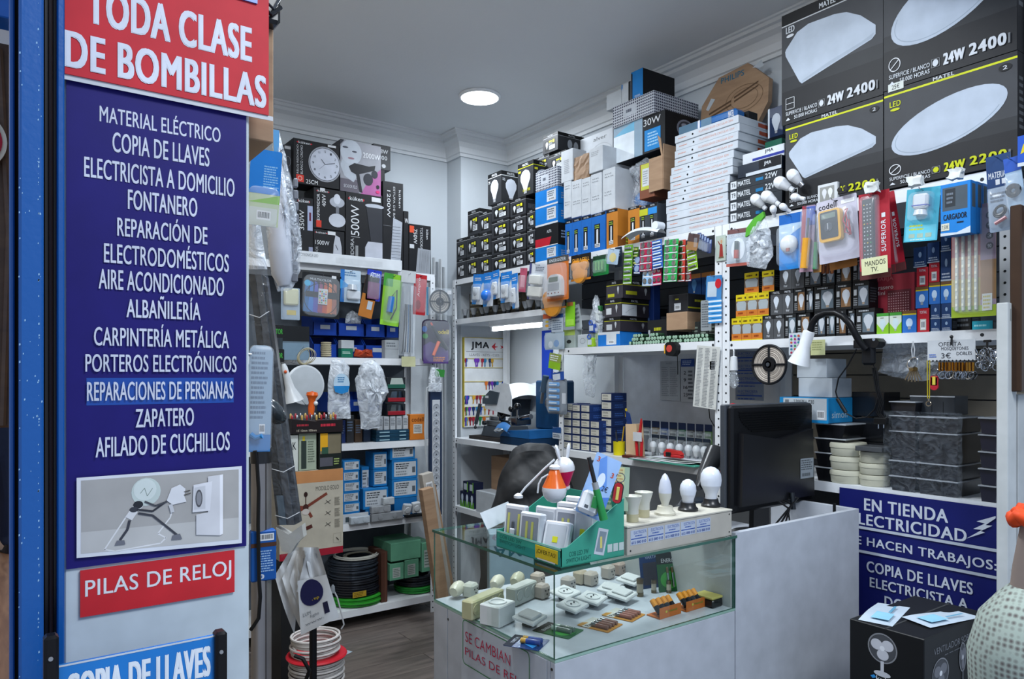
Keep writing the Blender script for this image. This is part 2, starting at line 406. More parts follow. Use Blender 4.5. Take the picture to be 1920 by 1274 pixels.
# - hall seen through the gap at far left
slab('wall_hall',-3.2,.29,10.5,10.6,0,3.4,'beige_wall')
hf=slab('floor_hall',-3.2,.30,.5,10.5,-.05,0,'hall_floor')
slab('ceiling_hall',-3.2,.30,3.0,10.5,3.4,3.45,'ceiling_white')
t=thing('hall_poster','cream price poster under a dark banner on the far hall wall','poster',(-.42,10.44,1.7))
mb=MB();mb.box(0,.62,0,.03,0,.68,'#d8d0ae');c=Cv(mb,(0,0,0),(1,0,0),(0,0,1),.62,.68);c.mic(.1,.1,.9,.9,14,'#8a866e');mb.build('sheet',t)
mb=MB();mb.box(0,.62,0,.03,.70,1.0,'#c9ccd2');mb.box(0,.62,-.01,.0,.9,.99,'#23306e');c=Cv(mb,(0,-.011,.7),(1,0,0),(0,0,1),.62,.3)
c.t('UF',.82,.1,.97,.5,'#2a2a5e',.03);c.mic(.3,.7,.95,.92,1,'#d8dae0');mb.build('banner',t)
t=thing('blue_fascia','bright blue fascia panel with a small lit lamp at top left edge of photo','sign',(-.9,3.2,2.84))
mb=MB();mb.box(0,.975,0,.12,0,.52,'#0a63c4:.3',.004);mb.build('panel',t)
mb=MB();mb.ball((.942,-.03,.45),.02,'blue_led');mb.build('lamp',t,True)
mb=MB();p1=(0,0);mb.box(-.75,.075,3.42,3.5,1.35,2.83,'cobbled_brown',.01)
for i in range(5):mb.tube([(-.6+.16*i,3.41,1.36),(-.58+.16*i,3.40,2.1),(-.61+.16*i,3.41,2.8)],.012,'cobbled_brown',6)
tag(mb.build('bark_panel',smooth=True),'brown bark-textured panel hanging beneath the blue fascia','panel')
t=thing('round_sign','round red and cream sign cut off at left photo edge','sign',(-.06,3.36,2.43))
mb=MB();mb.lathe([(.115,0),(.115,.012)],'#d8d4c8',(0,.012,0),40,(0,-1,0));mb.build('rim',t)
mb=MB();mb.lathe([(.10,0),(.10,.004)],'#a8243c',(0,-.001,0),40,(0,-1,0));mb.build('face',t)
def person(loc,rz):
 t=thing('person','person in dark navy jacket and trousers standing in the hall at far left','person',loc,rz)
 def skin(name,joints,edges,key,parent=t):
  me=bpy.data.meshes.new(name);me.from_pydata([j[:3]for j in joints],edges,[]);o=bpy.data.objects.new(name,me);COL.objects.link(o);o.parent=parent
  o.modifiers.new('s','SKIN');sd=o.modifiers.new('u','SUBSURF');sd.levels=sd.render_levels=2
  for i,j in enumerate(joints):
   sv=me.skin_vertices[0].data[i];sv.radius=(j[3],j[4]if len(j)>4 else j[3]);sv.use_root=(i==0)
  me.materials.append(mat(key));return o
 J=[(0,0,.95,.15,.11),(0,0,1.15,.14,.10),(0,0,1.38,.17,.105),(0,0,1.49,.06),(0,0,1.56,.055),(.19,0,1.40,.06),(.25,.02,1.14,.048),(.23,-.08,.92,.036),(-.19,0,1.40,.06),(-.25,.02,1.14,.048),(-.23,-.08,.92,.036),(.09,0,.86,.095),(.11,-.02,.50,.062),(.12,.04,.10,.042),(-.09,0,.86,.095),(-.10,.02,.50,.062),(-.10,.12,.10,.042),(.125,-.10,.045,.04,.03),(-.105,-.02,.045,.04,.03),(.22,-.12,.84,.035,.02),(-.22,-.12,.84,.035,.02)]
 E=[(0,1),(1,2),(2,3),(3,4),(2,5),(5,6),(6,7),(2,8),(8,9),(9,10),(0,11),(11,12),(12,13),(0,14),(14,15),(15,16),(13,17),(16,18),(7,19),(10,20)]
 skin('body',J,E,'#1a2033:.8')
 mb=MB();mb.lathe([(0,-.12),(.045,-.115),(.065,-.07),(.078,0),(.08,.05),(.06,.10),(0,.122)],'#9c7158:.6',(0,-.01,1.66),20,sc=(1,1.15))
 mb.ball((.08,0,1.65),.018,'#9c7158:.6',8);mb.ball((-.08,0,1.65),.018,'#9c7158:.6',8);mb.ball((0,-.1,1.645),.014,'#9c7158:.6',8)
 mb.ball((.03,-.085,1.665),.008,'#1a1412',6);mb.ball((-.03,-.085,1.665),.008,'#1a1412',6);mb.box(-.025,.025,-.094,-.088,1.60,1.608,'#7a3f3a')
 hd=mb.build('head',t,True)
 mb=MB();mb.lathe([(.092,-.05),(.097,.02),(.09,.07),(.05,.12),(0,.135)],'#15110f:.8',(0,.015,1.67),20);mb.build('hair',t,True)
 mb=MB();mb.tube([(-.06,-.05,1.50),(0,-.12,1.47),(.06,-.06,1.50),(0,.06,1.53)],.03,'#2a63b8:.7',8,True);mb.build('scarf',t,True)
 for s_ in(-1,1):
  mb=MB();x=.125 if s_>0 else-.105;y0=-.03 if s_>0 else .05
  mb.sheet(lambda a,b:(x+.05*math.cos(2*PI*a)*(1-.1*b),y0-.03+.13*math.sin(2*PI*a)*(1-.35*b)-.02*b,.002+.075*b),16,3,'#191416:.5')
  mb.box(x-.045,x+.045,y0-.15,y0+.09,0.001,.018,'#100e0e',.01);mb.build('shoe',t,True)
 return t
person((.02,7.75,0),.5)
# - blue door frame and sign board at left
def Xy(u,Y):return atY(u,700,Y).x
Yf=1.36
t=thing('door_frame','scuffed bright blue painted metal door frame beside the sign board','door frame',(0,0,0))
mb=MB();mb.box(Xy(17,1.36),Xy(27,1.34),1.33,1.37,0,2.6,'blue_paint',.002);mb.build('stop',t)
mb=MB();mb.box(Xy(27,1.36),Xy(36,1.36),1.35,1.39,0,2.6,'#0b0d14');mb.build('gasket',t)
mb=MB();mb.box(Xy(36,1.29),Xy(82,1.29),1.29,1.36,0,2.6,'blue_paint',.003);mb.build('post',t)
mb=MB();mb.box(Xy(80,1.38),Xy(108,1.38),1.36,1.40,0,2.6,'#15100f:.3',.002);mb.tube([(Xy(96,1.37),1.357,0),(Xy(94,1.37),1.357,2.6)],.0035,'#2c211d:.3',8);mb.build('channel',t)
mb=MB();mb.box(Xy(107,1.34),Xy(121,1.34),1.34,1.38,0,2.6,'blue_paint',.002);mb.build('inner_post',t)
mb=MB();rnd=random.Random(11)
for i in range(150):
 z=rnd.uniform(.9,2.2);xx=rnd.choice((Xy(72,1.29),Xy(73,1.29),Xy(37,1.29),rnd.uniform(Xy(40,1.29),Xy(80,1.29))));s_=rnd.uniform(.0003,.001)
 xx+=rnd.gauss(0,.0004);mb.add([(xx-s_,1.2897,z-s_*2),(xx+s_,1.2897,z-s_),(xx+s_*.6,1.2897,z+s_*2),(xx-s_,1.2897,z+s_)],[(0,1,2,3)],'#8fb6d8')
o=mb.build('paint_chips',t);o['kind']='stuff'
bx0,bx1=Xy(121,Yf),Xy(467,Yf)
mb=MB();mb.box(bx0,bx1,Yf,Yf+.02,0,2.75,'#c3ced3:.35',.002);sb=mb.build('sign_board');tag(sb,'tall white board carrying the red and purple shop signs','board')
def sign(name,label,u1,u2,vt,vb,key,Y,rim=None,th=.003,um=None):
 """sheet standing in plane Y; vt, vb are measured at column um"""
 um=um or(u1+u2)/2
 x0,x1=Xy(u1,Y),Xy(u2,Y);z1,z0=atY(um,vt,Y).z,atY(um,vb,Y).z
 mb=MB();mb.box(0,x1-x0,-th,0,0,z1-z0,key)
 t=mb.build(name,loc=(x0,Y,z0));tag(t,label,'sign')
 pr=MB();c=Cv(pr,(0,-th,0),(1,0,0),(0,0,1),x1-x0,z1-z0)
 def T(txt,a,b,va,vb_,k='#d7dbe4',bold=.02,u_=None,pr_=None):
  """text between columns a..b; rows va..vb_ measured at its middle column"""
  u_=u_ or(a+b)/2;X0,X1=Xy(a,Y-th),Xy(b,Y-th);Z1,Z0=atY(u_,va,Y-th).z,atY(u_,vb_,Y-th).z
  c.t(txt,(X0-x0)/(x1-x0),(Z0-z0)/(z1-z0),(X1-x0)/(x1-x0),(Z1-z0)/(z1-z0),k,bold)
 return t,pr,c,T
t,pr,c,T=sign('services_sign','tall purple sign listing repair services in white capitals',124,461,150+20,1068-22,'#1e1869:.5',Yf-.001,um=290)
LN=[('MATERIAL ELÉCTRICO',187,413,197,264),('COPIA DE LLAVES',211,392,252,306),('ELECTRICISTA A DOMICILIO',158,439,303,363),('FONTANERO',240,369,361,402),('REPARACIÓN DE',220,388,405,451),('ELECTRODOMÉSTICOS',195,428,457,503),('AIRE ACONDICIONADO',185,419,511,550),('ALBAÑILERÍA',237,375,557,598),('CARPINTERÍA METÁLICA',176,428,607,649),('PORTEROS ELECTRÓNICOS',160,442,660,698),('REPARACIONES DE PERSIANAS',163,436,714,752),('ZAPATERO',254,362,766,800),('AFILADO DE CUCHILLOS',179,429,815,853)]
cc=[(230,36),(281,36),(333,36),(382,36),(430,42),(480,44),(531,36),(577,42),(630,42),(678,40),(733,34),(783,34),(833,36)]
x0w,x1w=Xy(124,Yf-.001),Xy(461,Yf-.001)
ZT,ZB=atY(290,170,Yf-.001).z,atY(290,1046,Yf-.001).z
def fz(u,v):return(atY(u,v,Yf-.004).z-ZB)/(ZT-ZB)
def fx(u):return(Xy(u,Yf-.004)-x0w)/(x1w-x0w)
c.r(fx(162),fz(300,758),fx(438),fz(300,709),'#1048a0:.3')
for(s_,a,b,_,_),(vc,hh)in zip(LN,cc):T(s_,a,b,vc-hh/2,vc+hh/2,'#ccd1df:.4',.022 if len(s_)>14 else .026)
def q(u,v):
 return fx(u),fz(u,v)
c.p([q(143,1046),q(452,1018),q(452,874),q(143,896)],'#d9dce2');c.p([q(151,1038),q(446,1011),q(446,880),q(151,901)],'#a9a7a4')
c.p([q(151,1038),q(446,1011),q(446,970),q(151,998)],'#bdbcb9')
el=lambda u,v,ru,rv,k:c.el(fx(u),fz(u,v),ru*(fx(301)-fx(300)),rv*(fz(300,500)-fz(300,501)),k)
c.ln([q(238,965),q(205,1015),q(195,1030),q(215,1033),q(300,1018),q(310,1008),q(295,1000),q(318,970),q(322,955)],.0022,'#dcdcdc')
el(273,922,27,26,'#c3cfca');el(271,918,21,20,'#d3dcd8');c.ln([q(262,925),q(270,915),q(275,930),q(285,915)],.0008,'#7a8a82')
c.ln([q(262,945),q(252,955),q(240,972)],.012,'#d9d9da');el(258,946,9,7,'#2c2e33');el(250,955,8,5,'#3c3e45')
c.ln([q(242,975),q(238,992),q(224,1012)],.004,'#40424a');c.ln([q(258,962),q(285,966),q(330,1002)],.0035,'#40424a')
c.ln([q(256,955),q(285,958),q(313,938)],.003,'#33353c');c.ln([q(270,940),q(290,948),q(312,940)],.003,'#4a4c52')
c.p([q(214,1022),q(234,1020),q(232,1012),q(218,1013)],'#70727a');c.p([q(320,1012),q(340,1010),q(336,1000),q(322,1003)],'#70727a')
c.p([q(311,938),q(320,915),q(336,908),q(346,916),q(344,930),q(348,940),q(322,946)],'#dfe0e3');c.ln([q(343,922),q(355,919)],.0014,'#4c4640');c.ln([q(343,928),q(356,924)],.0014,'#4c4640')
c.ln([q(318,945),q(322,960)],.006,'#c4c5c8')
c.p([q(366,1002),q(410,1003),q(410,890),q(388,893),q(388,960),q(366,964)],'#cfcfd2');c.p([q(410,1003),q(416,1000),q(416,889),q(410,890)],'#e9e9ec')
c.p([q(359,960),q(392,957),q(396,902),q(361,909)],'#dcdce0');c.p([q(362,955),q(383,953),q(383,910),q(363,914)],'#c8c9cd');el(371,934,7,17,'#57585d');el(371,934,5,13,'#8b8c91')
pr.build('printed_artwork',t)
t,pr,c,T=sign('bulb_sign','large red laminated sign with white capitals above the purple list',121,503,-75,178,'#c42b36:.5',Yf-.012,um=312)
T('TODA CLASE',165,470,-5+17,62+17,'#d5d9e4:.4',.05,318);T('DE BOMBILLAS',124,497,101,164,'#d5d9e4:.4',.05,311)
pr.build('lettering',t)
mb=MB();mb.box(-.006,Xy(503,Yf)-Xy(121,Yf)+.006,.0,.001,-.008,.0,'#c9cdd2:.2');mb.build('laminate_edge',t)
t,pr,c,T=sign('battery_sign','blue and white sign partly cut off at the top edge',345,482,-130,-4,'#1a62b4:.3',Yf-.016,um=440)
T('PILAS',398,472,-60,6-16,'#e3e6ee',.05,440);pr.build('lettering',t)
t,pr,c,T=sign('watch_battery_sign','small red sign with white lettering below the purple list',150,439,1051,1134,'#c92c33:.5',Yf-.002,um=295)
T('PILAS DE RELOJ',160,433,1070,1108,'#e3e3e6',.025,297);pr.build('lettering',t)
Yk=1.20
t=thing('key_copy_sign','blue sign with white capitals between two black uprights','sign',(0,0,0))
zt=atY(265,1218,Yk).z
mb=MB();mb.box(Xy(106,Yk),Xy(402,Yk),Yk,Yk+.004,zt-.42,zt,'#0f76c6:.3');mb.box(Xy(106,Yk),Xy(402,Yk),Yk-.0005,Yk,zt-.003,zt-.0005,'#c7ced6');mb.build('panel',t)
pr=MB();c=Cv(pr,(Xy(106,Yk),Yk,zt-.42),(1,0,0),(0,0,1),Xy(402,Yk)-Xy(106,Yk),.42)
zz=lambda v,u:(atY(u,v,Yk).z-(zt-.42))/.42
c.t('COPIA DE LLAVES',.06,zz(1296,265),.965,zz(1238,265),'#dfe6ee',.05);pr.build('lettering',t)
for u in(96,414):
 mb=MB();x=Xy(u,Yk-.006);zt2=atY(u,1190 if u<200 else 1182,Yk).z
 mb.box(x-.009,x+.009,Yk-.012,Yk+.012,0,zt2,'#141315:.35',.004);mb.cyl((x-.001,Yk-.0125,zt2-.03),(x-.001,Yk-.015,zt2-.03),.003,'#8a8c90',8)
 mb.build('upright',t,True)
pl=(Vector((Xy(420,1.39),1.39,atY(480,262,1.39).z)),Xy(513,1.39)-Xy(420,1.39),.62,0)
carton('cardboard_carton','plain brown cardboard box peeping out behind the red sign',pl,.22,'cardboard')
t=thing('shutter_bracket','black bracket with cables above the cardboard box at top','bracket',(Xy(505,1.36),1.36,atY(505,40,1.36).z))
mb=MB();mb.box(-.02,.022,0,.05,0,.10,'#15171a:.3',.006);mb.tube([(-.018,-.004,.02),(0,-.012,.008),(.02,-.004,.03)],.004,'#0c0d0f:.2');mb.tube([(-.018,-.004,.04),(.005,-.01,.02),(.02,-.004,.05)],.003,'#3a3d42:.2');mb.build('clamp',t,True)
mb=MB();mb.box(-.02,.022,-.004,.0,.075,.095,'#9a9da2',.001);mb.build('plate',t)
# = SHELVING
def post(x,y,z0,z1,sx,sy,wx=.036,parent=None):
 """perforated angle post at corner (x, y); flanges run sx along x and sy along y"""
 mb=MB();t_=.002
 xa,xb=sorted((x,x+sx*wx));ya,yb=sorted((y,y+sy*wx))
 mb.box(xa,xb,min(y,y+sy*t_),max(y,y+sy*t_),z0,z1,WM);mb.box(min(x,x+sx*t_),max(x,x+sx*t_),ya,yb,z0,z1,WM)
 o=mb.build('post',parent)
 mb=MB();z=z0+.03
 while z<z1-.02:
  cy=y+sy*wx*.55;mb.lathe([(.0045,0),(.0045,.0006)],'#23262a',(x-sx*.0003,cy,z),8,(-sx,0,0))
  cx=x+sx*wx*.55;mb.lathe([(.0045,0),(.0045,.0006)],'#23262a',(cx,y-sy*.0003,z),8,(0,-sy,0));z+=.038
 h=mb.build('hole',o);h['kind']='stuff'
 return o
def shelf(t,x0,x1,y0,y1,z,lip=.036,name='shelf',sag=0):
 mb=MB();mb.box(x0,x1,y0,y1,z-.003,z,WM)
 mb.box(x0,x0+.002,y0,y1,z-lip,z-.003,WM)if(x1-x0)<(y1-y0)else mb.box(x0,x1,y0,y0+.002,z-lip,z-.003,WM)
 mb.box(x1-.002,x1,y0,y1,z-lip,z-.003,WM);mb.box(x0+.002,x1-.002,y1-.002,y1,z-lip,z-.003,WM);mb.box(x0+.002,x1-.002,y0+.002,y0+.004,z-lip,z-.003,WM)
 if(x1-x0)<(y1-y0):
  for yy in(y0+.045,y1-.045):mb.lathe([(.006,0),(.006,.001)],'#2a2d31',(x0,yy,z-lip*.5),10,(-1,0,0))
 return mb.build(name,t)
YA,YM,YC,YE=4.375,3.19,2.08,.985
XB=3.085
ZTOP,ZA2,ZMID,ZLOW=2.213,1.94,1.705,1.14
tA=thing('shelving_unit','white perforated shelving bay that holds the key cutting machines','shelving',(0,0,0))
post(XS,YA,0,ZTOP,1,-1,parent=tA);post(XB,YA,0,ZTOP,-1,-1,parent=tA)
for z in(ZTOP,ZA2,1.12,.65):shelf(tA,XS+.003,XB-.003,YM+.022,YA-.004,z)
tB=thing('shelving_unit','white perforated shelving bay with calendar panel, between the other two','shelving',(0,0,0))
post(XS,YM+.018,0,ZTOP,1,-1,parent=tB);post(XS,YC+.036,0,ZTOP,1,-1,.04,parent=tB);post(XB,YM+.018,0,ZTOP,-1,-1,parent=tB)
for z in(ZTOP,ZMID,ZLOW-.005,.5):shelf(tB,XS+.003,XB-.003,YC+.002,YM-.02,z)
tC=thing('shelving_unit','white shelving bay at right with purple sign under its lowest shelf','shelving',(0,0,0))
post(XS,YC-.004,0,ZTOP,1,-1,.04,parent=tC);post(XB,YC-.004,1.0,ZTOP,-1,-1,parent=tC);post(2.70,YE+.0,0,ZTOP,1,1,parent=tC)
for z in(ZTOP,ZMID-.004,ZLOW,.5):shelf(tC,XS+.003,XB-.003,YE+.012,YC-.008,z,.05 if z==ZTOP else .036)
tL=thing('shelving_unit','white shelving unit on the back wall with electrical stock','shelving',(0,0,0))
LX0,LX1=.62,2.385
for x,sx in((LX1,-1),):post(x,YS,0,2.20,sx,1,parent=tL)
post(LX0,YS,0,2.2,1,1,parent=tL);post(LX1,4.575,0,2.2,-1,-1,parent=tL)
ZL=[2.215,1.66,1.135,.644,.115]
for z in ZL:shelf(tL,LX0+.003,LX1-.003,YS+.003,4.57,z,.042)
mb=MB();mb.box(.62,2.38,4.577,4.597,.1,2.2,'#5c646d:.6');struct(mb.build('trim_6'))
# = TOP SHELF OF THE RIGHT RUN
WH,BK,YL,GR='#c9ced4','#101113','#c9cf1a','#8e9298'
def bulbbox(yel):
 def f(c):
  c.r(0,0,1,.84,'#2e3034');c.r(0,.85,1,1,'#0f1012');c.r(0,.835,1,.85,'#b9bcc0')
  c.t('MATEL',.34,.885,.68,.955,WH,.03)
  c.r(.14,.12,.86,.70,'#0d0e10');c.bulb(.28,.42,.085,.2,WH)
  k='#d3d22a' if yel else '#c9ccd0'
  c.r(.42,.56,.62,.64,k);c.r(.66,.5,.78,.66,k);c.mic(.42,.40,.66,.54,2,'#9ea1a5');c.r(.44,.15,.82,.38,WH);c.mic(.47,.18,.79,.36,3,'#55585e')
 return f
def bulbside(c):
 c.r(0,0,1,.84,'#303236');c.r(0,.85,1,1,BK);c.r(0,.835,1,.85,'#b9bcc0');c.t('MATEL',.4,.885,.62,.95,WH,.03);c.mic(.1,.3,.5,.6,4,'#7a7d82')
cols=[(849,873,2,.14,1),(875,897,2,.14,1),(899,920,3,.137,1),(922,955,4,.109,1),(957,986,4,.106,1),(988.5,1003,3,.11,1)]
GB='black bulb cartons stacked on the top shelf'
colname=['leftmost','second','third','fourth','fifth','sixth'];rown=['bottom','second','third','top']
topz={}
for ci,(a,b,n,h,_)in enumerate(cols):
 z=ZTOP;y1,y2=atX(a,500,XS+.01).y,atX(b,500,XS+.01).y
 y1=min(y1,YA-.04)
 for k in range(n):
  pos='at the bottom' if k==0 else('on top' if k==n-1 and ci!=1 else f'{ordn(k)} from the bottom')
  carton('bulb_carton',f'black bulb carton {pos} of the {colname[ci]} stack, top shelf by the corner',(Vector((XS+.01,y1,z)),y1-y2,h-.001,-PI/2),.17,'#26272a',bulbbox(ci in(1,2)or k==n-1 or(ci+k)%2),bulbside,group=GB)
  z+=h
 topz[ci]=z
y1,y2=atX(875,500,XS).y,atX(897,500,XS).y
carton('bulb_carton','taller black bulb carton on the second stack from the corner',(Vector((XS+.01,y1,topz[1])),y1-y2,.165,-PI/2),.17,'#26272a',bulbbox(1),bulbside)
def bigbulb(k,yel):
 def f(c):
  c.r(0,0,1,.86,'#2b2d30');c.r(0,.865,1,1,BK);c.r(0,.85,1,.868,'#c9cf1a' if yel else '#c2c5c9');c.t('MATEL',.3,.895,.7,.965,WH,.03)
  if yel==2:c.el(.5,.52,.38,.24,'#c8ced8')
  else:c.bulb(.5,.42,.3 if not yel else .33,.36,'#c8d0dc')
  if yel:c.t('18W 1700',.35,.12,.8,.2,'#d3d22a',.03);c.r(.05,.72,.2,.78,'#d3d22a')
  else:c.mic(.06,.68,.2,.78,2,WH)
 return f
def top_box(u1,u2,vt,vb,u3,X=XS+.01,**k):
 p=Rp(u1,u2,vt,vb,X);yn=p[0].y-p[1];a,b=ray(u3);dp=a/b*yn-X
 return p,max(.05,dp)
p,dp=top_box(915,940,323,380,969)
carton('bulb_carton','tall black carton printed with two big white pear bulbs',(Vector((XS+.01,p[0].y,topz[3]+.001)),p[1],.20,-PI/2),.15,'#26272a',bigbulb(0,0),bigbulb(0,0),child=True)
p,dp=top_box(971,1000,313,373,1030)
carton('bulb_carton','black carton with yellow stripe and a round globe bulb',(Vector((XS+.01,p[0].y,topz[4]+.001)),p[1],.20,-PI/2),.16,'#26272a',bigbulb(0,1),bigbulb(0,2),child=True)
yb=atX(1002,400,XS+.02).y
def stackbox(name,label,u1,u2,vt,vb,X,dp,body,**kw):
 p=Rp(u1,u2,vt,vb,X);return carton(name,label,p,dp,body,**kw),p
X0=XS+.012;y1=atX(1004,450,X0).y;y2=atX(1046,450,X0).y;wd=y1-y2
def labelled(txt,lab=True,bg='#1174c4'):
 def f(c):
  c.r(0,0,1,1,bg);c.r(0,0,1,.1,'#c8ccd2')
  if lab:c.r(.52,.25,.92,.9,'#c2c8d0');c.mic(.56,.5,.88,.85,3,'#50565e');c.bars(.58,.3,.86,.46)
  if txt:c.t(txt,.5,.62,.74,.85,WH,.03)
 return f
hs=[('#0f6dbb',.088,labelled('',True),'blue and white carton under the black one'),('#17181a',.125,None,'black and red carton with white lettering'),('#0f6dbb',.108,labelled('',True),'blue and white carton above the black one'),('#0f6dbb',.10,labelled('',True),'blue and white carton just under the houndstooth box')]
def alfa(c):
 c.r(0,0,1,1,'#131417');c.p([(0,0),(.62,0),(.72,.42),(0,.42)],'#b01c2c');c.t('ALFA',.52,.62,.72,.76,WH,.02);c.r(0,0,1,.04,WH)
z=ZTOP
for body,h,f,l in hs:
 carton('fitting_carton',l+', beside the bulb carton stacks',(Vector((X0,y1,z)),wd,h-.001,-PI/2),.24,body,f or alfa,(lambda c:c.mic(.1,.3,.5,.7,3,'#7f93ad')),group='cartons between the black stacks and the white boxes',child=True);z+=h
def hound(c,lab=True):
 p_=.0135;nx,ny=int(c.w/p_),int(c.h/p_)
 for i in range(nx):
  for j in range(ny):
   x,y=(i+.2)/nx,(j+.2)/ny;a,b=.62/nx,.62/ny
   c.mb.add([c.P(x,y),c.P(x+a,y),c.P(x+a,y+b),c.P(x,y+b)],[(0,1,2,3)],'#2c3048')
 c.up()
 if lab:c.r(.28,.3,.58,.75,'#b7bdc6');c.mic(.34,.4,.52,.68,1,'#4a5060')
def hound0(c):hound(c,False)
carton('patterned_box','white box with navy houndstooth pattern on top of blue cartons',(Vector((X0,y1,z)),wd,.115,-PI/2),.24,'#c3c8d0',hound,hound0,seam=False,child=True)
zh=z+.115
spec=[(1018,1046,1095,246,280,'topmost black bulb carton near the ceiling, beside the white boxes',2),(1030,1062,1100,280,313,'black bulb carton under the topmost one',0),(1002,1030,1050,288,313,'black bulb carton left of the high black pair',1),(1000,1030,1052,313,340,'low black carton just above the globe bulb box',1),(1030,1052,1074,313,342,'black bulb carton with white label left of white box',0)]
Xh=XS+.10
def hi_front(c):bulbbox(1)(c)
def hi_side(c):
 c.r(0,0,1,.8,'#303236');c.r(0,.8,1,1,BK);c.r(0,.79,1,.81,'#a6a9ad');c.t('MATEL',.4,.86,.65,.94,WH,.03);c.el(.45,.42,.09,.26,'#9da3ab');c.el(.68,.36,.09,.26,'#9da3ab')
base={}
for u1,u2,u3,vt,vb,lb,k in spec:
 p=Rp(u1,u2,vt,vb,Xh);a,b=ray(u3);dp=max(.08,min(a/b*(p[0].y-p[1])-Xh,.25))
 carton('bulb_carton',lb,p,dp,'#26272a',hi_front,hi_side,group='black bulb cartons piled near the ceiling',child=True)
def notes(seed):
 def f(c):
  r=random.Random(seed)
  for(y,n)in((.86,2),(.42,2)):
   for j in range(n):
    x=.18
    while x<.78:
     c.ln([(x,y-j*.07),(x+.03,y+.025-j*.07),(x+.06,y-.005-j*.07),(x+.09,y+.02-j*.07)],.0012,'#30343c');x+=r.uniform(.12,.2)
 return f
WB='#c4cad0:.6'
GW='plain white boxes with handwritten notes'
for i,(a,b,vt,vb,wv,l)in enumerate([(1057,1071,338,407,1,'leftmost'),(1071.4,1090,335,405,1,'second'),(1090.4,1107,331,402,1,'third'),(1107.4,1128,322,398,1,'fourth')]):
 p=Rp(a,b,vt,vb,XS+.02);carton('white_box',f'{l} of the narrow white boxes standing on the blue bulb cartons',p,.15,WB,notes(i),group=GW,seam=False)
p=Rp(1130,1153,312,390,XS+.02);carton('white_box','wider white box right of the narrow ones, under the labelled box',p,.17,WB,notes(9),group=GW,child=True)
p=Rp(1052,1074,277,337,XS+.02);carton('white_box','tall white box with printed lines beside the brown paper parcel',p,.10,WB,lambda c:c.mic(.25,.25,.75,.7,8,'#9a9fa6'),child=True)
p=Rp(1104.5,1130,271,318,XS+.02)
carton('white_box','large white box with a printed address label on its side',p,.30,WB,lambda c:(c.mic(.15,.65,.8,.85,3,'#a0a5ab')),lambda c:(c.mic(.4,.5,.75,.78,4,'#444a52'),c.bars(.42,.34,.62,.48),c.ring(.9,.62,.03,.08,.002,'#444a52')),child=True)
p=Rp(1075.5,1104,286,333,XS+.025);loc,w_,h_,r_=p;mb=MB();rnd=random.Random(4)
def crump(x0,x1,y0,y1,z0,z1,key,amp=.006,n=6,seed=1):
 import random as R;r=R.Random(seed);mb=MB()
 idx={};vs=[];fs=[]
 def P(i,j,k):
  if(i,j,k)not in idx:
   idx[(i,j,k)]=len(vs);vs.append((x0+(x1-x0)*i/n+r.uniform(-amp,amp),y0+(y1-y0)*j/n+r.uniform(-amp,amp),z0+(z1-z0)*k/n+r.uniform(-amp,amp)))
  return idx[(i,j,k)]
 for a in range(n):
  for b in range(n):
   for s_ in(0,n):
    fs.append((P(s_,a,b),P(s_,a+1,b),P(s_,a+1,b+1),P(s_,a,b+1)))
    fs.append((P(a,s_,b),P(a+1,s_,b),P(a+1,s_,b+1),P(a,s_,b+1)))
    fs.append((P(a,b,s_),P(a+1,b,s_),P(a+1,b+1,s_),P(a,b+1,s_)))
 mb.add(vs,fs,key);return mb
mb=crump(0,w_,0,.09,0.006,h_,'cardboard',.004,6);o=mb.build('paper_parcel',loc=loc,rot=r_);tag(o,'brown paper wrapped parcel perched between two white boxes','parcel')
def tallfront(bg,txt='LED',foot='#33363a'):
 def f(c):
  c.r(0,0,1,.95,bg);c.r(0,.93,1,1,BK);c.r(.2,.12,.62,.72,'#15171a');c.r(.36,.2,.48,.56,'#d0d4da');c.el(.42,.56,.06,.02,'#d0d4da')
  c.mic(.24,.6,.58,.7,2,'#8fae3a');c.r(.24,.1,.62,.2,WH);c.mic(.27,.11,.6,.19,2,'#55585e');c.t('MATEL',.25,.945,.75,.985,WH,.03)
 return f
GT='tall bulb cartons in a row on the top shelf'
ORG,BLU,DGY='#b8762a','#1a63b4','#3a4048'
tl=[(1060,1073,399,462,BLU,'leftmost narrow blue'),(1073.5,1090,396,463,BLU,'second narrow blue'),(1090.5,1109,395,461,BLU,'third narrow blue'),(1109.5,1135,388,457,BLU,'wide bright blue'),(1137.5,1158,384,458,ORG,'wide orange'),(1178,1199,385,455,ORG,'narrower orange'),(1199.5,1215,384,450,DGY,'grey and yellow'),(1215.5,1232,380,449,DGY,'grey and blue')]
for i,(a,b,vt,vb,k,l)in enumerate(tl):
 p=Rp(a,b,vt,vb,XS+.012,z=ZTOP+.001,hh=None);t_=atX(b,vt,XS+.012).z-ZTOP-.001
 def ff(c,k=k,i=i):
  tallfront(k)(c)
  if i>=6:c.r(0,.72,1,.9,'#b3b52a' if i==6 else '#2d82c8')
 carton('tall_bulb_carton',f'{l} bulb carton in the row under the plain white boxes',(p[0],p[1],min(t_,.2),-PI/2),.10 if i!=4 else .13,k,ff,(lambda c,k=k,i=i:(c.r(0,0,1,.3,'#7a4c22' if k==ORG else k),c.mic(.45,.05,.9,.3,3,'#a8bf28')if i==4 else None)),group=GT,child=True)
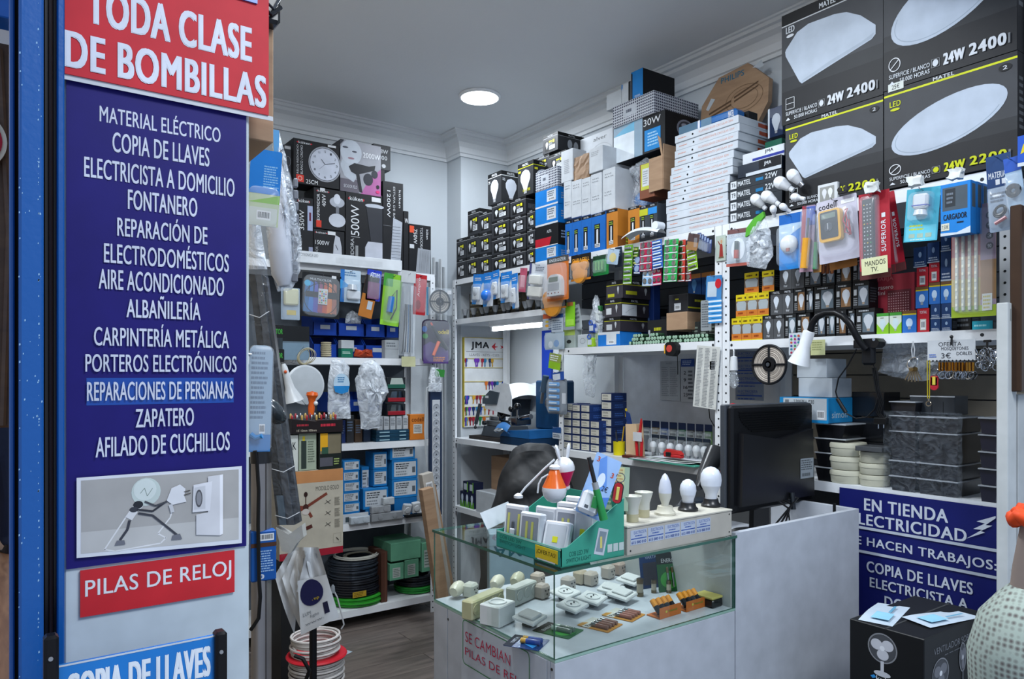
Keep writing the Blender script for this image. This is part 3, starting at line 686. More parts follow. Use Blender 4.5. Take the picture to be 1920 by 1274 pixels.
def bag(name,label,pts,d,key,parent=None,seed=1,cat='bag',inner=None,loc=(0,0,0),rot=-PI/2,group=None):
 """inflated pouch: outline pts [(x,z)...] around a centre, thickness d; local front faces -y"""
 r=random.Random(seed);n=len(pts);cx=sum(p[0]for p in pts)/n;cz=sum(p[1]for p in pts)/n
 P=[]
 for i in range(n):
  a,b=pts[i],pts[(i+1)%n]
  for k in range(3):P.append((a[0]+(b[0]-a[0])*k/3,a[1]+(b[1]-a[1])*k/3))
 m=len(P);vs=[];R_=5
 for s_ in(-1,1):
  for j in range(R_+1):
   f=j/R_;dd=d*.5*math.sqrt(max(0,1-f*f))
   for(x,z)in P:vs.append((cx+(x-cx)*f+r.uniform(-1,1)*d*.06,s_*dd+r.uniform(-1,1)*d*.14*(1 if j<R_ else 0),cz+(z-cz)*f+r.uniform(-1,1)*d*.06))
 fs=[]
 for s_ in(0,1):
  o=s_*m*(R_+1)
  for j in range(R_):
   for i in range(m):k=(i+1)%m;fs.append((o+j*m+i,o+j*m+k,o+(j+1)*m+k,o+(j+1)*m+i))
 mb=MB();mb.add(vs,fs,key)
 if label is None:return mb.build(name,parent,True,loc=loc)
 t=thing(name,label,cat,loc,rot,group);mb.build('film',t,True)
 if inner:inner(t)
 return t
L0=atX(1171,375,XS+.05)
def inn(t):
 mb=MB()
 for k,(x,z,s_)in enumerate([(.0,-.02,.05),(.04,.0,.045),(.03,-.06,.045),(.055,.05,.035),(.06,.10,.03)]):
  mb.ball((x,.03,z),s_,'#2b7cc4:.4' if k%2==0 else '#c8b8a8:.5',10)
 mb.build('wrapped_fitting',t,True)
bag('plastic_bag','clear bag of blue wrapped fittings beside the opened cardboard box',[(-.05,-.10),(.10,-.09),(.12,.06),(.11,.17),(.04,.19),(-.06,.17),(-.02,.08)],.10,'bag_film',inner=inn,loc=L0+Vector((.10,-.01,.03)))
t=thing('opened_box','opened brown cardboard box with yellow labelled lamp packs inside','box',atX(1199,368,XS+.03),-PI/2)
mb=MB();mb.box(.0,.10,0,.10,-.02,.155,'#7a4a36',.002);c=Cv(mb,(0,0,-.02),(1,0,0),(0,0,1),.10,.175)
c.r(.1,.25,.75,.98,'#b9bd4a');c.r(.2,.35,.65,.85,'#c6ccd2');c.mic(.25,.4,.6,.8,6,'#8a9094');mb.build('lamp_pack',t)
mb=MB();mb.box(.075,.165,-.012,-.008,-.0,.165,'cardboard',.001);mb.box(.165,.169,-.01,.12,-.0,.22,'cardboard',.001);mb.prism([(.165,.165),(.15,.25),(.13,.27),(.155,.165)],.004,'cardboard',(0,-.01,0));mb.build('flap',t)
GS='flat white lamp boxes in the tall stack'
y1,y2=atX(1248,400,XS+.0).y,atX(1364,400,XS).y
z=ZTOP+.001;hh=.0357
rnd=random.Random(3)
for i in range(13):
 def f(c,i=i):
  c.t('FLUORESCENTE CIRCULAR 32W',.40,.38,.93,.66,'#c9917f',.0);c.mic(.06,.4,.24,.62,1,'#c9917f')
  if i>3:c.el(.30,.5,.014,.14,'#0c0c0e')
 sh=rnd.uniform(-.006,.006)+(i*.003 if i>5 else 0)
 carton('flat_white_box',f'flat white circular lamp box, {"top" if i == 12 else ("bottom" if i == 0 else ordn(i)+" from the bottom")} of the tall stack',(Vector((XS+.004+rnd.uniform(0,.006),y1-sh-(.02 if i>8 else 0),z)),y1-y2,hh-.0012,-PI/2),.33,'#bcc3cb:.5',f,(lambda c:c.r(.42,.25,.7,.75,'#a5492f'))if i>8 else None,group=GS,seam=False)
 z+=hh
zs=z
t=thing('tube_lamp_pack','clear and blue lamp tube pack lying on the flat white stack','lamp pack',(XS+.03,y1-.05,zs+.002),-PI/2)
mb=MB();mb.box(0,.33,0,.07,0,.045,'#1d5c9c:.25',.012);c=Cv(mb,(0,0,0),(1,0,0),(0,0,1),.33,.045);c.r(.02,.05,.35,.95,'#4c6a80');c.r(.36,.05,.40,.95,'#c9ced6');c.r(.42,.1,.6,.9,'#5f7c92');c.t('MATEL',.88,.2,.97,.8,WH,.03);mb.build('pack',t)
mb=MB();mb.box(.22,.34,.075,.14,0,.042,'#17181b',.002);mb.build('end_carton',t)
t=thing('lamp_packaging','octagonal brown cardboard packaging with ring lamp cut-outs leaning on wall','packaging',(3.03,atX(1312,240,3.03).y,2.55),-PI/2)
A=[(1312,240),(1316,200),(1348,146),(1402,118),(1442,146),(1440,190),(1415,240),(1380,262)]
o0=atX(1312,240,3.03)
t.location=o0
pts=[]
for u,v in A:
 p=atX(u,v,3.03);pts.append((o0.y-p.y,p.z-o0.z))
mb=MB();mb.prism(pts[::-1],.03,'cardboard',(0,0,0));mb.build('card_body',t)
mb=MB();xs=[p[0]for p in pts];zs_=[p[1]for p in pts];W_,H_=max(xs),max(zs_)
c=Cv(mb,(0,0,0),(1,0,0),(0,0,1),W_,H_)
c.t('PHILIPS',.33,.78,.66,.90,'#2a6a86',.03);c.ring(.66,.30,.26,.27,.004,'#7c644c',32);c.ring(.66,.30,.19,.20,.003,'#7c644c',32)
c.p([(.1,.34),(.18,.55),(.24,.5),(.14,.3)],'#b7bfc7');c.p([(.78,.86),(.9,.95),(.93,.82),(.88,.8)],'#b7bfc7')
for yy in(.12,.2):c.p([(.15,yy),(.48,yy+.12),(.48,yy+.16),(.15,yy+.04)],'#5b4634');c.p([(.52,yy+.16),(.86,yy+.32),(.86,yy+.35),(.52,yy+.2)],'#5b4634')
mb.build('printed_artwork',t)
p=Rp(1440,1468,196,252,XS+.2);carton('reflector_lamp_box','dark blue lamp box printed with a white reflector bulb',p,.1,'#162a4c:.3',lambda c:(c.r(0,0,.12,1,'#c9d2dc'),c.bulb(.55,.45,.3,.34,'#b7bfca')),child=True)
p=Rp(1434,1466,258,300,XS+.14);carton('green_carton','dark green carton wedged behind the flat white stack',p,.1,'#1c5a48')
def mt(s_,w=''):
 def f(c):
  c.r(0,0,1,1,'#2b3036');c.r(.02,.12,.14,.88,'#c9ced4');c.t(s_,.04,.3,.12,.72,'#2b3036',.03);c.t('MATEL',.17,.28,.42,.76,WH,.04)
  c.r(.52,.35,.66,.65,'#1c6a9a')
  if w:c.t(w,.7,.35,.92,.85,WH,.03)
 return f
ym1,ym2=atX(1367,400,XS).y,atX(1465,400,XS).y;z=ZTOP+.001
for i,(s_,w,h)in enumerate([('T9','',.046),('T9','',.047),('T9','22W',.047),('T6','22W',.043)]):
 carton('circular_lamp_box',f'dark slim lamp box, {["bottom", "second from bottom", "third from bottom", "top"][i]} of the four beside the white stack',(Vector((XS+.004,ym1,z)),ym1-ym2,h-.001,-PI/2),.28,'#2b3036:.35',mt(s_,w),group='dark slim circular lamp boxes',seam=False,child=True);z+=h
yj=atX(1383,330,XS).y
carton('key_blank_box','dark blue key blank box with white lettering on the slim lamp boxes',(Vector((XS+.0,yj,z)),yj-ym2-.0,.055,-PI/2),.16,'#152130:.25',lambda c:(c.r(.5,.0,1,1,'#10141b'),c.r(.2,0,1,.25,'#b6bec6'),c.t('JMA',.62,.45,.78,.78,WH,.04)),seam=False,child=True)
carton('key_blank_box','white key blank box with blue stripe, topmost above the slim lamp boxes',(Vector((XS+.02,yj-.01,z+.055)),yj-ym2-.01,.05,-PI/2),.14,'#c3c9d0:.3',lambda c:(c.r(.25,.2,1,.42,'#26348c'),c.t('JMA',.55,.55,.75,.88,'#1d2130',.04)),seam=False,child=True)
def fan30(c):
 c.r(0,0,1,1,'#1a1c20');c.r(0,0,.58,1,'#8fa9bd');c.r(0,0,.42,.75,'#e2ecf4');c.p([(.0,.75),(.42,.75),(.42,1),(.2,.9)],'#6fb6d8');c.t('30W',.6,.74,.92,.92,'#d8dce2',.0)
 c.r(.62,.05,.92,.62,'#1787d0');c.mic(.68,.15,.88,.55,5,'#9fd0f0')
def fanside(c):
 c.r(0,0,1,1,'#111317');c.el(.45,.62,.2,.26,'#7a7c88');c.el(.45,.62,.165,.215,'#3a3b44')
 for a in range(4):c.el(.45+.08*math.cos(a*1.57+.4),.62+.10*math.sin(a*1.57+.4),.07,.06,'#9d9fac')
 c.r(.42,.2,.48,.38,'#7a7c88')
Xt=XS+.12
p=Rp(1151,1247,205,276,Xt);p=(p[0],p[1],p[2]*1.0,p[3]);carton('fan_carton','dark fan carton with blue panel and shiny white film at left',p,.34,'#17191d',fan30,fanside,child=True);zt=p[0].z+p[2]
p2=Rp(1149,1226,163,207,Xt-.01);p2=(Vector((p2[0].x,p2[0].y,zt+.001)),p2[1],.115,-PI/2)
carton('patterned_box','large houndstooth patterned box on top of the fan carton',p2,.34,'#c3c8d0',hound,hound0,seam=False,child=True);zt+=.116
p3=Rp(1131,1164,168,190,Xt-.005);p4=Rp(1164,1181,145,178,Xt)
yA,yB2,yC2,yD=[atX(u,160,Xt).y for u in(1137,1165,1183,1205)]
carton('white_box','small white box at the top left of the pile near the ceiling',(Vector((Xt,yA,zt)),yA-yB2,.085,-PI/2),.12,'#aeb4ba',seam=False)
carton('blue_white_box','white and blue box beside the topmost blue and black box',(Vector((Xt,yB2-.002,zt)),yB2-yC2-.003,.105,-PI/2),.14,'#b4bac0',lambda c:(c.r(.75,0,1,1,'#15171b'),c.p([(0,.7),(.12,.8),(.12,1),(0,1)],'#1b78be')),child=True)
carton('blue_black_box','blue and black box topmost on the houndstooth box',(Vector((Xt,yC2-.002,zt)),yC2-yD,.145,-PI/2),.24,'#14161a',lambda c:(c.r(0,0,1,1,'#1b78be'),c.r(0,0,.12,.95,'#15171b'),c.mic(.3,.05,.8,.12,2,WH)),child=True)
p=Rp(1088,1149,238,290,XS+.2);carton('ring_lamp_box','flat white box printed with a thin ring, standing by the wall',p,.06,'#b9bfc6',lambda c:(c.t('alver',.42,.72,.82,.86,'#2f3338',.0),c.ring(.65,.15,.34,.42,.0015,'#8a9098',32)),seam=False,child=True)
GC='big grey ceiling lamp cartons'
def lampbox(shape,yel,num,wl):
 def f(c):
  K='#b9bf14' if yel else '#c3c8ce'
  c.r(0,0,1,1,'#3a3c40');c.r(0,0,1,.42,'#2d2f32');c.r(0,0,1,.3,'#222326')
  if yel:c.r(0,.955,1,1,'#26272a');c.r(0,.935,1,.955,'#c4ca1c');c.t('MATEL',.4,.958,.56,.993,WH,.04)
  else:c.r(0,.90,1,1,'#111214');c.r(0,.89,1,.90,'#b9bcc0');c.t('MATEL',.4,.92,.56,.965,WH,.04)
  if shape=='sq':
   c.p([(.195,.345),(.22,.323),(.51,.39),(.90,.48),(.935,.51),(.935,.585),(.80,.712),(.667,.79),(.55,.816),(.29,.83),(.17,.797),(.05,.68),(.04,.66),(.045,.62)],'#a9b4c2')
   c.p([(.22,.335),(.51,.402),(.90,.49),(.925,.53),(.80,.49),(.5,.43),(.22,.35)],'#9ba6b4')
  else:
   n=36;pts=[(.5+.41*math.cos(2*PI*i/n)+.15*math.sin(2*PI*i/n),.535+.255*math.sin(2*PI*i/n)+.02*math.cos(2*PI*i/n))for i in range(n)]
   c.p(pts,'#a9b4c2')
   pts=[(.5+.38*math.cos(a)+.14*math.sin(a),.54+.235*math.sin(a)+.02*math.cos(a))for a in[PI+PI*i/18 for i in range(19)]]
   c.ln(pts,.003,'#929eac')
  c.t('LED',.05,.82,.14,.875,K,.05);c.el(.095,.79,.04,.014,K)
  c.el(.92,.88,.045,.034,'#17181a');c.t('2',.905,.862,.935,.896,WH,.03)
  if shape=='sq':c.ln([(.05,.13),(.14,.13),(.14,.23),(.05,.23),(.05,.13)],.002,'#c9ccd0');c.ln([(.05,.18),(.14,.18)],.002,'#c9ccd0')
  else:c.ring(.095,.18,.047,.05,.003,'#c9ccd0');c.ln([(.06,.15),(.13,.21)],.003,'#c9ccd0')
  c.t('SUPERFICIE / BLANCO',.05,.075,.38,.108,WH,.015);c.t('50.000 HORAS',.14,.028,.38,.06,WH,.015);c.p([(.05,.03),(.075,.055),(.1,.03)],WH)
  c.ln([(.395,.06),(.455,.06),(.455,.12),(.395,.12),(.395,.06)],.0012,'#8b8e92');c.el(.425,.09,.022,.026,K)
  c.t(wl,.49,.055,.64,.135,K,.09);c.t(num,.68,.06,.93,.14,K,.09);c.r(.945,.06,.96,.13,'#6a6d71')
 return f
def lsd(c):c.r(0,0,1,1,'#26272a');c.mic(.1,.3,.4,.8,8,'#55585c')
Xg=XS-.005
def gbox(u1,u2,z0,h,lb,f):
 y1,y2=atX(u1,300,Xg).y,atX(u2,300,Xg).y
 carton('ceiling_lamp_carton',lb,(Vector((Xg,y1,z0)),y1-y2,h,-PI/2),.12,'#2f3134:.4',f,lsd,group=GC,child=True)
zj=atX(1475,234,Xg).z;zj2=atX(1658,172,Xg).z
gbox(1473,1656,ZTOP+.005,zj-ZTOP-.008,'grey carton with square lamp and yellow stripe, lower left of the four',lampbox('sq',True,'2200','24W'))
gbox(1466,1656,zj+.0,.445,'grey carton with square lamp and black top band, upper left of the four',lampbox('sq',False,'2400','24W'))
gbox(1658,1908,ZTOP+.005,zj2-ZTOP-.008,'grey carton with oval lamp, yellow stripe and yellow numbers, lower right',lampbox('ov',True,'2200','24W'))
gbox(1657,1907,zj2,.46,'grey carton with oval lamp and white numbers, cut by the top edge',lampbox('ov',False,'2400','24W'))
t=carton('price_tag','small white handwritten price tag stuck on the lamp cartons',Rp(1665,1694,150,165,Xg-.004),.002,'#c9cfc9',lambda c:c.t('25€',.25,.2,.75,.8,'#35383c',.0),cat='tag',seam=False)
mb=MB();mb.box(0,.05,-.4,0,0,.75,'#0d0f14:.3',.003);o=mb.build('black_upright',loc=(2.66,.935,2.0));tag(o,'black upright panel at the right edge beside the lamp cartons','panel')
# = THINGS THAT HANG
def rr(w_,h_,r=.006,n=3,x=0,y=0):
 pts=[]
 for cx,cy,a0 in((w_-r,r,-PI/2),(w_-r,h_-r,0),(r,h_-r,PI/2),(r,r,PI)):
  for i in range(n+1):a=a0+PI/2*i/n;pts.append((x+cx+r*math.cos(a),y+cy+r*math.sin(a)))
 return pts
def card(name,label,pl,bg='#2a62b0',fr=None,bub=None,item=None,cat='pack',group=None,roll=0,yaw=0,hook=True,dpt=.022,rad=.005,th=.0012,bkey='clear_plastic',parts=None,hk=True):
 """hanging card pack: card, clear blister over region bub=(x0,y0,x1,y1) fractions, item(mb,w,h) inside"""
 loc,w_,h_,r_=pl
 t=thing(name,label,cat,loc,(0,roll,r_+yaw),group)
 mb=MB();mb.prism(rr(w_,h_,min(rad,w_*.3)),th,bg)
 c=Cv(mb,(0,0,0),(1,0,0),(0,0,1),w_,h_)
 if hook:c.el(.5,.955,.05,.012,'#14161a',10)
 if fr:fr(c)
 mb.build('card',t)
 if item:
  mb=MB();item(mb,w_,h_);mb.build('contents',t,True)
 if parts:parts(t,w_,h_)
 if bub:
  x0,y0,x1,y1=bub;x0*=w_;x1*=w_;y0*=h_;y1*=h_
  mb=MB();W_,H_=x1-x0,y1-y0;P0=rr(W_,H_,min(W_,H_)*.2,3,x0,y0);k=len(P0);cx,cy=(x0+x1)/2,(y0+y1)/2
  vs=[]
  for f,d in((1,-.001),(.97,-dpt*.8),(.88,-dpt),(.3,-dpt*1.05)):
   vs+=[(cx+(a-cx)*f,d,cy+(b-cy)*f)for a,b in P0]
  fs=[(j*k+i,j*k+(i+1)%k,(j+1)*k+(i+1)%k,(j+1)*k+i)for j in range(3)for i in range(k)]+[tuple(3*k+i for i in range(k))]
  mb.add(vs,fs,bkey);mb.build('blister',t,True)
 if hk:
  mb=MB();mb.tube([(w_*.5,.004,h_*.955),(w_*.5,-.012-dpt*.5,h_*.955),(w_*.5,-.018-dpt*.5,h_*.955+.006)],.0014,'#9a9ea4:.3:1',6);mb.build('hook',t,True)
 return t
def bulb_mb(mb,c,s=1,key='#dfe4ea:.2',base='#c9ccd0:.3',cap='#8e9094:.3:1',ax=(0,0,1),kind='pear'):
 """LED bulb: cap at c, axis ax"""
 ax=Vector(ax).normalized();c=Vector(c)
 mb.lathe([(.006*s,0),(.013*s,.004*s),(.013*s,.026*s)],cap,c,12,ax)
 if kind=='pear':
  mb.lathe([(.015*s,.026*s),(.018*s,.03*s),(.024*s,.055*s),(.029*s,.068*s)],base,c,16,ax)
  mb.lathe([(.029*s,.068*s),(.0305*s,.078*s),(.029*s,.09*s),(.024*s,.102*s),(.014*s,.111*s),(0,.114*s)],key,c,16,ax)
 elif kind=='candle':
  mb.lathe([(.011*s,.026*s),(.017*s,.04*s),(.018*s,.055*s)],base,c,14,ax)
  mb.lathe([(.018*s,.055*s),(.018*s,.065*s),(.013*s,.085*s),(.005*s,.103*s),(0,.108*s)],key,c,14,ax)
 else:
  mb.lathe([(.012*s,.026*s),(.016*s,.036*s),(.021*s,.046*s)],base,c,16,ax)
  mb.lathe([(.021*s,.046*s),(.0235*s,.06*s),(.02*s,.075*s),(.011*s,.084*s),(0,.086*s)],key,c,16,ax)
XH=XS-.012
# ---- bay A
GA='blue and clear packs hanging on the upper shelf edge near the corner'
def bluepk(k):
 def f(c):c.r(0,.72,1,1,'#1d78cc');c.p([(0,0),(.35,0),(.9,.72),(0,.72)],'#2e86d4');c.mic(.15,.78,.8,.9,2,WH)
 def it(mb,w_,h_):
  if k==1:mb.ball((w_*.5,-.014,h_*.32),w_*.34,'#1c6fd0:.3',12)
  else:mb.box(w_*.22,w_*.78,-.022,-.003,h_*.14,h_*.58,'#d6dbe0:.4',.006);mb.lathe([(w_*.2,0),(w_*.16,.004)],'#b4bac2',(w_*.5,-.022,h_*.4),16,(0,-1,0))
 return f,it
for i,(a,b,vt,vb,k,l,ro)in enumerate([(885,905,511,568,0,'leftmost',.10),(906,924,509,573,1,'with a round blue item, second',.04),(925,938,506,560,0,'narrow third',-.06),(939,960,508,566,0,'fourth',.0),(961,973,512,578,0,'last',-.06)]):
 f,it=bluepk(k);card('fitting_pack',f'{l} of the blue and clear packs below the bulb cartons',Rp(a,b,vt,vb,XH-.004*i),'#cfd5dc',f,(.08,.05,.92,.68),it,group=GA,roll=ro,dpt=.026)
card('pink_pack','slim pink pack hanging between blue packs and timer pack',Rp(972,985,500,545,XH-.03),'#b6546c',lambda c:c.r(.2,.2,.8,.7,'#cf8f9c'),(.1,.1,.9,.7),roll=.15)
def timer(mb,w_,h_):mb.box(w_*.16,w_*.84,-.028,-.003,h_*.08,h_*.36,'#d3d2cb:.4',.006);mb.box(w_*.22,w_*.8,-.032,-.003,h_*.42,h_*.68,'#cfcfc9:.4',.006)
card('timer_pack','clear pack with two white devices left of the orange charger',Rp(988,1024,487,556,XH-.03),'#c7ccd4',lambda c:(c.r(.0,0,.12,1,'#474a78'),c.r(.3,.74,.9,.95,'#b4bac4'),c.mic(.35,.78,.85,.92,3,'#5a6070')),(.1,.04,.92,.72),timer,roll=.14,dpt=.034)
def charger(mb,w_,h_):
 mb.prism([(w_*(.5+.32*a),h_*b)for a,b in((-1,.10),(1,.10),(1,.42),(.8,.52),(.4,.58),(-.4,.58),(-.8,.52),(-1,.42))],-.03,'#b9bcc0:.3')
 mb.box(w_*.3,w_*.7,-.034,-.03,h_*.42,h_*.52,'#4c5a48')
 for i in range(4):mb.cyl((w_*(.26+.16*i),-.03,h_*.16),(w_*(.26+.16*i),-.034,h_*.16),.003,'#7a2a20',8)
 mb.box(w_*.24,w_*.76,-.0315,-.03,h_*.22,h_*.38,'#8e9196')
card('charger_pack','orange card with grey battery charger and small screen',Rp(1026,1066,477,561,XH-.06),'#c26a2a',lambda c:(c.r(0,.86,1,1,'#4a4a48'),c.t('ENERGIZER',.12,.89,.88,.96,WH,.04),c.r(.08,.05,.92,.82,'#cf7434')),(.06,.04,.94,.84),charger,dpt=.04)
def duraf(c):c.r(0,0,1,1,'#1c1a1a');c.t('DURACELL',.08,.72,.92,.86,'#d8a040',.05);c.r(.0,.0,1,.08,'#c47a22')
def duraf2(mb,w_,h_):
 for x,z,r in((.3,.55,.2),(.72,.55,.2),(.5,.26,.34)):mb.lathe([(w_*r,0),(w_*r*.95,.014),(w_*r*.4,.018)],'#d18a28:.3',(w_*x,-.002,h_*z),18,(0,-1,0))
card('battery_pack','black and gold battery pack hanging right of the orange charger',Rp(1071,1108,473,523,XH-.03),'#1c1a1a',duraf,(.05,.05,.95,.68),duraf2,dpt=.024)
card('battery_pack','black and gold battery pack half hidden below the orange charger',Rp(1016,1062,540,577,XH-.02),'#1c1a1a',duraf,(.05,.05,.95,.68),duraf2,dpt=.024)
def greenb(mb,w_,h_):
 for i in range(3):mb.cyl((w_*(.3+.2*i),-.012,h_*.25),(w_*(.3+.2*i),-.012,h_*.7),.006,'#5c9a52:.3',10)
card('battery_pack','green battery pack hanging right of the gold ones',Rp(1112,1141,476,514,XH),'#1f7a3c',lambda c:(c.r(0,.8,1,1,'#22402c'),c.r(.15,.15,.85,.75,'#3f9a52')),(.12,.1,.88,.76),greenb)
for i in range(11):
 u=872+i*13.5;y=atX(u,590,XS+.035).y
 mb=MB();mb.lathe([(.009,0),(.010,.022),(.014,.03),(.024,.062),(.024,.066),(.018,.066),(.002,.055)],'#8b8f94:.35',(0,0,0),14)
 mb.lathe([(.011,.0),(.0115,.022)],'#22262a',(0,0,0),14)
 o=mb.build('spotlight_bulb',smooth=True,loc=(XS+.035+(i%3)*.012,y,ZA2+.0005));tag(o,f'small grey cone spotlight bulb, {ordn(i)} from left in the row under the blue packs','bulb','spotlight bulbs on the upper corner shelf')
for i in range(4):
 u=880+i*26;p=Rp(u,u+22,548,590,XS+.12,z=ZA2+.0005);carton('bulb_box',f'dim bulb box behind the spotlight bulbs, {["leftmost","second from left","third from left","rightmost"][i]} of four',p,.1,'#4b4438',lambda c:c.mic(.1,.2,.9,.8,4,'#8d8670'),group='dim bulb boxes on the upper corner shelf',seam=False)
t=thing('tube_lamp','glowing white fluorescent tube lamp mounted under the corner shelf','lamp',(2.75,3.49,1.862))
mb=MB();mb.box(-.035,.035,.0,.58,.014,.06,'#dfe4e8:.3',.008);mb.build('housing',t)
mb=MB();mb.cyl((0,.02,0),(0,.56,0),.0135,'tube_white',16);mb.build('tube',t,True)
mb=MB();mb.box(-.016,.016,.0,.02,-.016,.014,'#e6e9ec:.3',.003);mb.box(-.016,.016,.56,.58,-.016,.014,'#e6e9ec:.3',.003);mb.build('end_holder',t)
mb=MB();mb.cyl((0,.5,.06),(0,.5,.062),.01,WM,8);mb.build('fixing',t)
Yk2=4.395;kx=lambda u:atY(u,700,Yk2).x;kz=lambda u,v:atY(u,v,Yk2).z
t=thing('key_board','white key display board with yellow rails in the corner behind the post','board',(0,0,0))
x0,x1=2.725,3.10;zb,zt=kz(900,800),kz(900,634)
mb=MB();mb.box(x0,x1,Yk2-.004,4.405,zb,zt,'#cfd3d6:.35');mb.build('panel',t)
for v in(634,673,690,716,742,763,782):
 z=kz(900,v);mb=MB();mb.box(x0,x1,Yk2-.010,Yk2-.004,z-.002,z+.002,'#b9a63c:.4');mb.build('rail',t)
for x in(x0-.006,x1):mb=MB();mb.box(x,x+.006,Yk2-.010,4.405,zb,zt,'#b9a63c:.4');mb.build('side_rail',t)
mb=MB();zz0,zz1=kz(900,671),kz(900,637);c=Cv(mb,(x0,Yk2-.0042,zz0),(1,0,0),(0,0,1),x1-x0,zz1-zz0)
c.t('JMA',.16,.42,.56,.86,'#22242a',.08);c.p([(.62,.62),(.72,.85),(.70,.66),(.78,.62),(.70,.56),(.72,.4)],'#c23a44');c.p([(.82,.7),(.94,.62),(.82,.5),(.86,.6)],'#c23a44')
c.ln([(.04,.32),(.98,.32)],.002,'#5a5d64');c.t('LLAVES - KEYS - CLES',.12,.08,.8,.22,'#6c7076',.0);mb.build('lettering',t)
KC=['#a02c3c','#234aa0','#6a35a8','#1f7a4a','#c79a35','#22386a','#c2672a','#8c2434','#2f7aa8','#51306e']
KN={'#a02c3c':'red','#234aa0':'blue','#6a35a8':'purple','#1f7a4a':'green','#c79a35':'yellow','#22386a':'navy','#c2672a':'orange','#8c2434':'dark red','#2f7aa8':'light blue','#51306e':'violet'}
rnd=random.Random(8);kme={}
rows_=[(673,[866,871,890,895,903,908,917,921,947,951],'top'),(716,[910,916,921,926,931,942,948],'second'),(742,[856,863,869,876,887,893,899,907,914,921],'third'),(763,[856,864,871,879,886,893,900,908,916,923],'fourth'),(782,[850,857,864,869,874,880,886,899,906],'bottom')]
for v,us,rn_ in rows_:
 for j,u in enumerate(us):
  k=KC[(j*3+v)%len(KC)]if rn_!='top' else[KC[0],KC[1],KC[2],KC[2],KC[0],KC[8],KC[5],KC[4],KC[4],KC[4]][j]
  if k not in kme:
   mb=MB();mb.prism([(-.012,-.004),(-.006,.006),(.006,.006),(.012,-.004),(.009,-.022),(-.009,-.022)],.004,k+':.35',(0,-.002,0));mb.box(-.004,.004,-.001,.001,-.055,-.022,k+':.35');mb.box(-.001,.005,-.001,.001,-.048,-.044,k+':.35');kme[k]=mb.build('coloured_key');kme[k].location=(0,0,-5);first=True
  x=kx(u)
  if x<x0+.01 or x>x1-.004:x=min(max(x,x0+.012),x1-.01)
  o=kme[k].copy()if kme[k].get('used')else kme[k]
  if kme[k].get('used'):COL.objects.link(o)
  kme[k]['used']=1
  if 'used' in o.keys()and o is not kme[k]:del o['used']
  o.location=(x,Yk2-.012,kz(900,v)-.004);o.rotation_euler=(.08,rnd.uniform(-.12,.12),rnd.uniform(-.3,.3))
  tag(o,f'{KN[k]} key blank, {ordn(j)} from left in the {rn_} row of the key board','key','coloured keys on the board')
for o in kme.values():
 if 'used' in o.keys():del o['used']
mb=MB();mb.box(3.10,3.118,atX(1035,660,3.11).y,atX(1018,660,3.11).y,1.50,1.86,'#1b3fae:.4');tag(mb.build('blue_banner'),'plain blue vertical banner strip on the bright wall behind the hanging packs','banner')
# ---- key cutting machines on shelf A (z 1.12)
zsh=1.1205
t=thing('key_machine','grey and white electronic key cutting machine with curved cover','machine',(2.80,4.13,zsh),-PI/2)
t.scale=(.74,.78,.80)
mb=MB();mb.box(-.16,.40,-.16,.20,0,.028,'#25211f:.6',.002);mb.build('base_board',t)
mb=MB();mb.prism([(-.05,.03),(.34,.03),(.30,.115),(.0,.115)],.26,'#454c54:.45',(0,-.10,0));mb.build('base',t,True)
mb=MB();mb.box(.02,.24,-.09,.02,.116,.165,'#a9adb1:.3:1',.006);mb.box(.05,.2,-.08,.0,.166,.20,'#bfc3c6:.25:1',.005);mb.cyl((.03,-.1,.14),(.03,-.13,.14),.018,'#23262a:.3',16);mb.build('vice_carriage',t,True)
mb=MB();mb.prism([(.12,.20),(.30,.20),(.32,.34),(.14,.34)],.22,'#2f353c:.4',(0,-.04,0));mb.cyl((.24,-.06,.24),(.24,.0,.24),.03,'#16181b:.2',16);mb.tube([(.2,-.07,.22),(.27,-.09,.19),(.31,-.07,.23)],.012,'#111316:.2');mb.build('motor_block',t,True)
mb=MB()
def cov(a,b):
 y=-.10+.32*b;x=.02+.42*a;z=.34+.14*math.sin(min(1,a*1.35)*PI/2)-(.10*max(0,a-.75)*4 if a>.75 else 0)-.03*(2*b-1)**2
 return(x,y,z)
mb.sheet(cov,16,8,'#cfd6dc:.25')
mb.prism([(.02,.26),(.44,.22),(.44,.37),(.40,.47),(.33,.48),(.2,.455),(.10,.40),(.02,.34)],.004,'#d5dbe0:.25',(0,-.104,0));mb.prism([(.02,.26),(.44,.22),(.44,.37),(.40,.47),(.33,.48),(.2,.455),(.10,.40),(.02,.34)],.004,'#d5dbe0:.25',(0,.22,0))
mb.build('cover',t,True)
mb=MB();mb.prism([(.0,.30),(.22,.30),(.26,.40),(.12,.415),(.0,.345)],.012,'#3f4a54:.3',(0,-.118,0));mb.box(.05,.10,-.12,-.118,.35,.37,'#cfd3d6');mb.build('front_panel',t,True)
mb=MB();mb.cyl((-.0,-.14,.30),(-.04,-.16,.13),.016,'#2f343a:.5',14);mb.ball((-.045,-.163,.10),.014,'#1b1d20:.3',10);mb.cyl((-.04,-.16,.13),(-.045,-.163,.1),.006,'#777a80:.3:1',8);mb.build('lever',t,True)
t=thing('key_machine','dark blue key cutting machine with chrome clamps beside the jacket','machine',(2.75,3.76,zsh),-PI/2)
mb=MB();mb.box(-.05,.26,-.12,.24,0,.05,'#10304f:.4',.004);mb.prism([(-.05,.05),(.26,.05),(.26,.10),(.0,.085)],.34,'#1c5a94:.4',(0,-.12,0));mb.build('base',t,True)
mb=MB();mb.box(.03,.26,.10,.24,.09,.40,'#12395c:.4',.01);mb.build('housing',t,True)
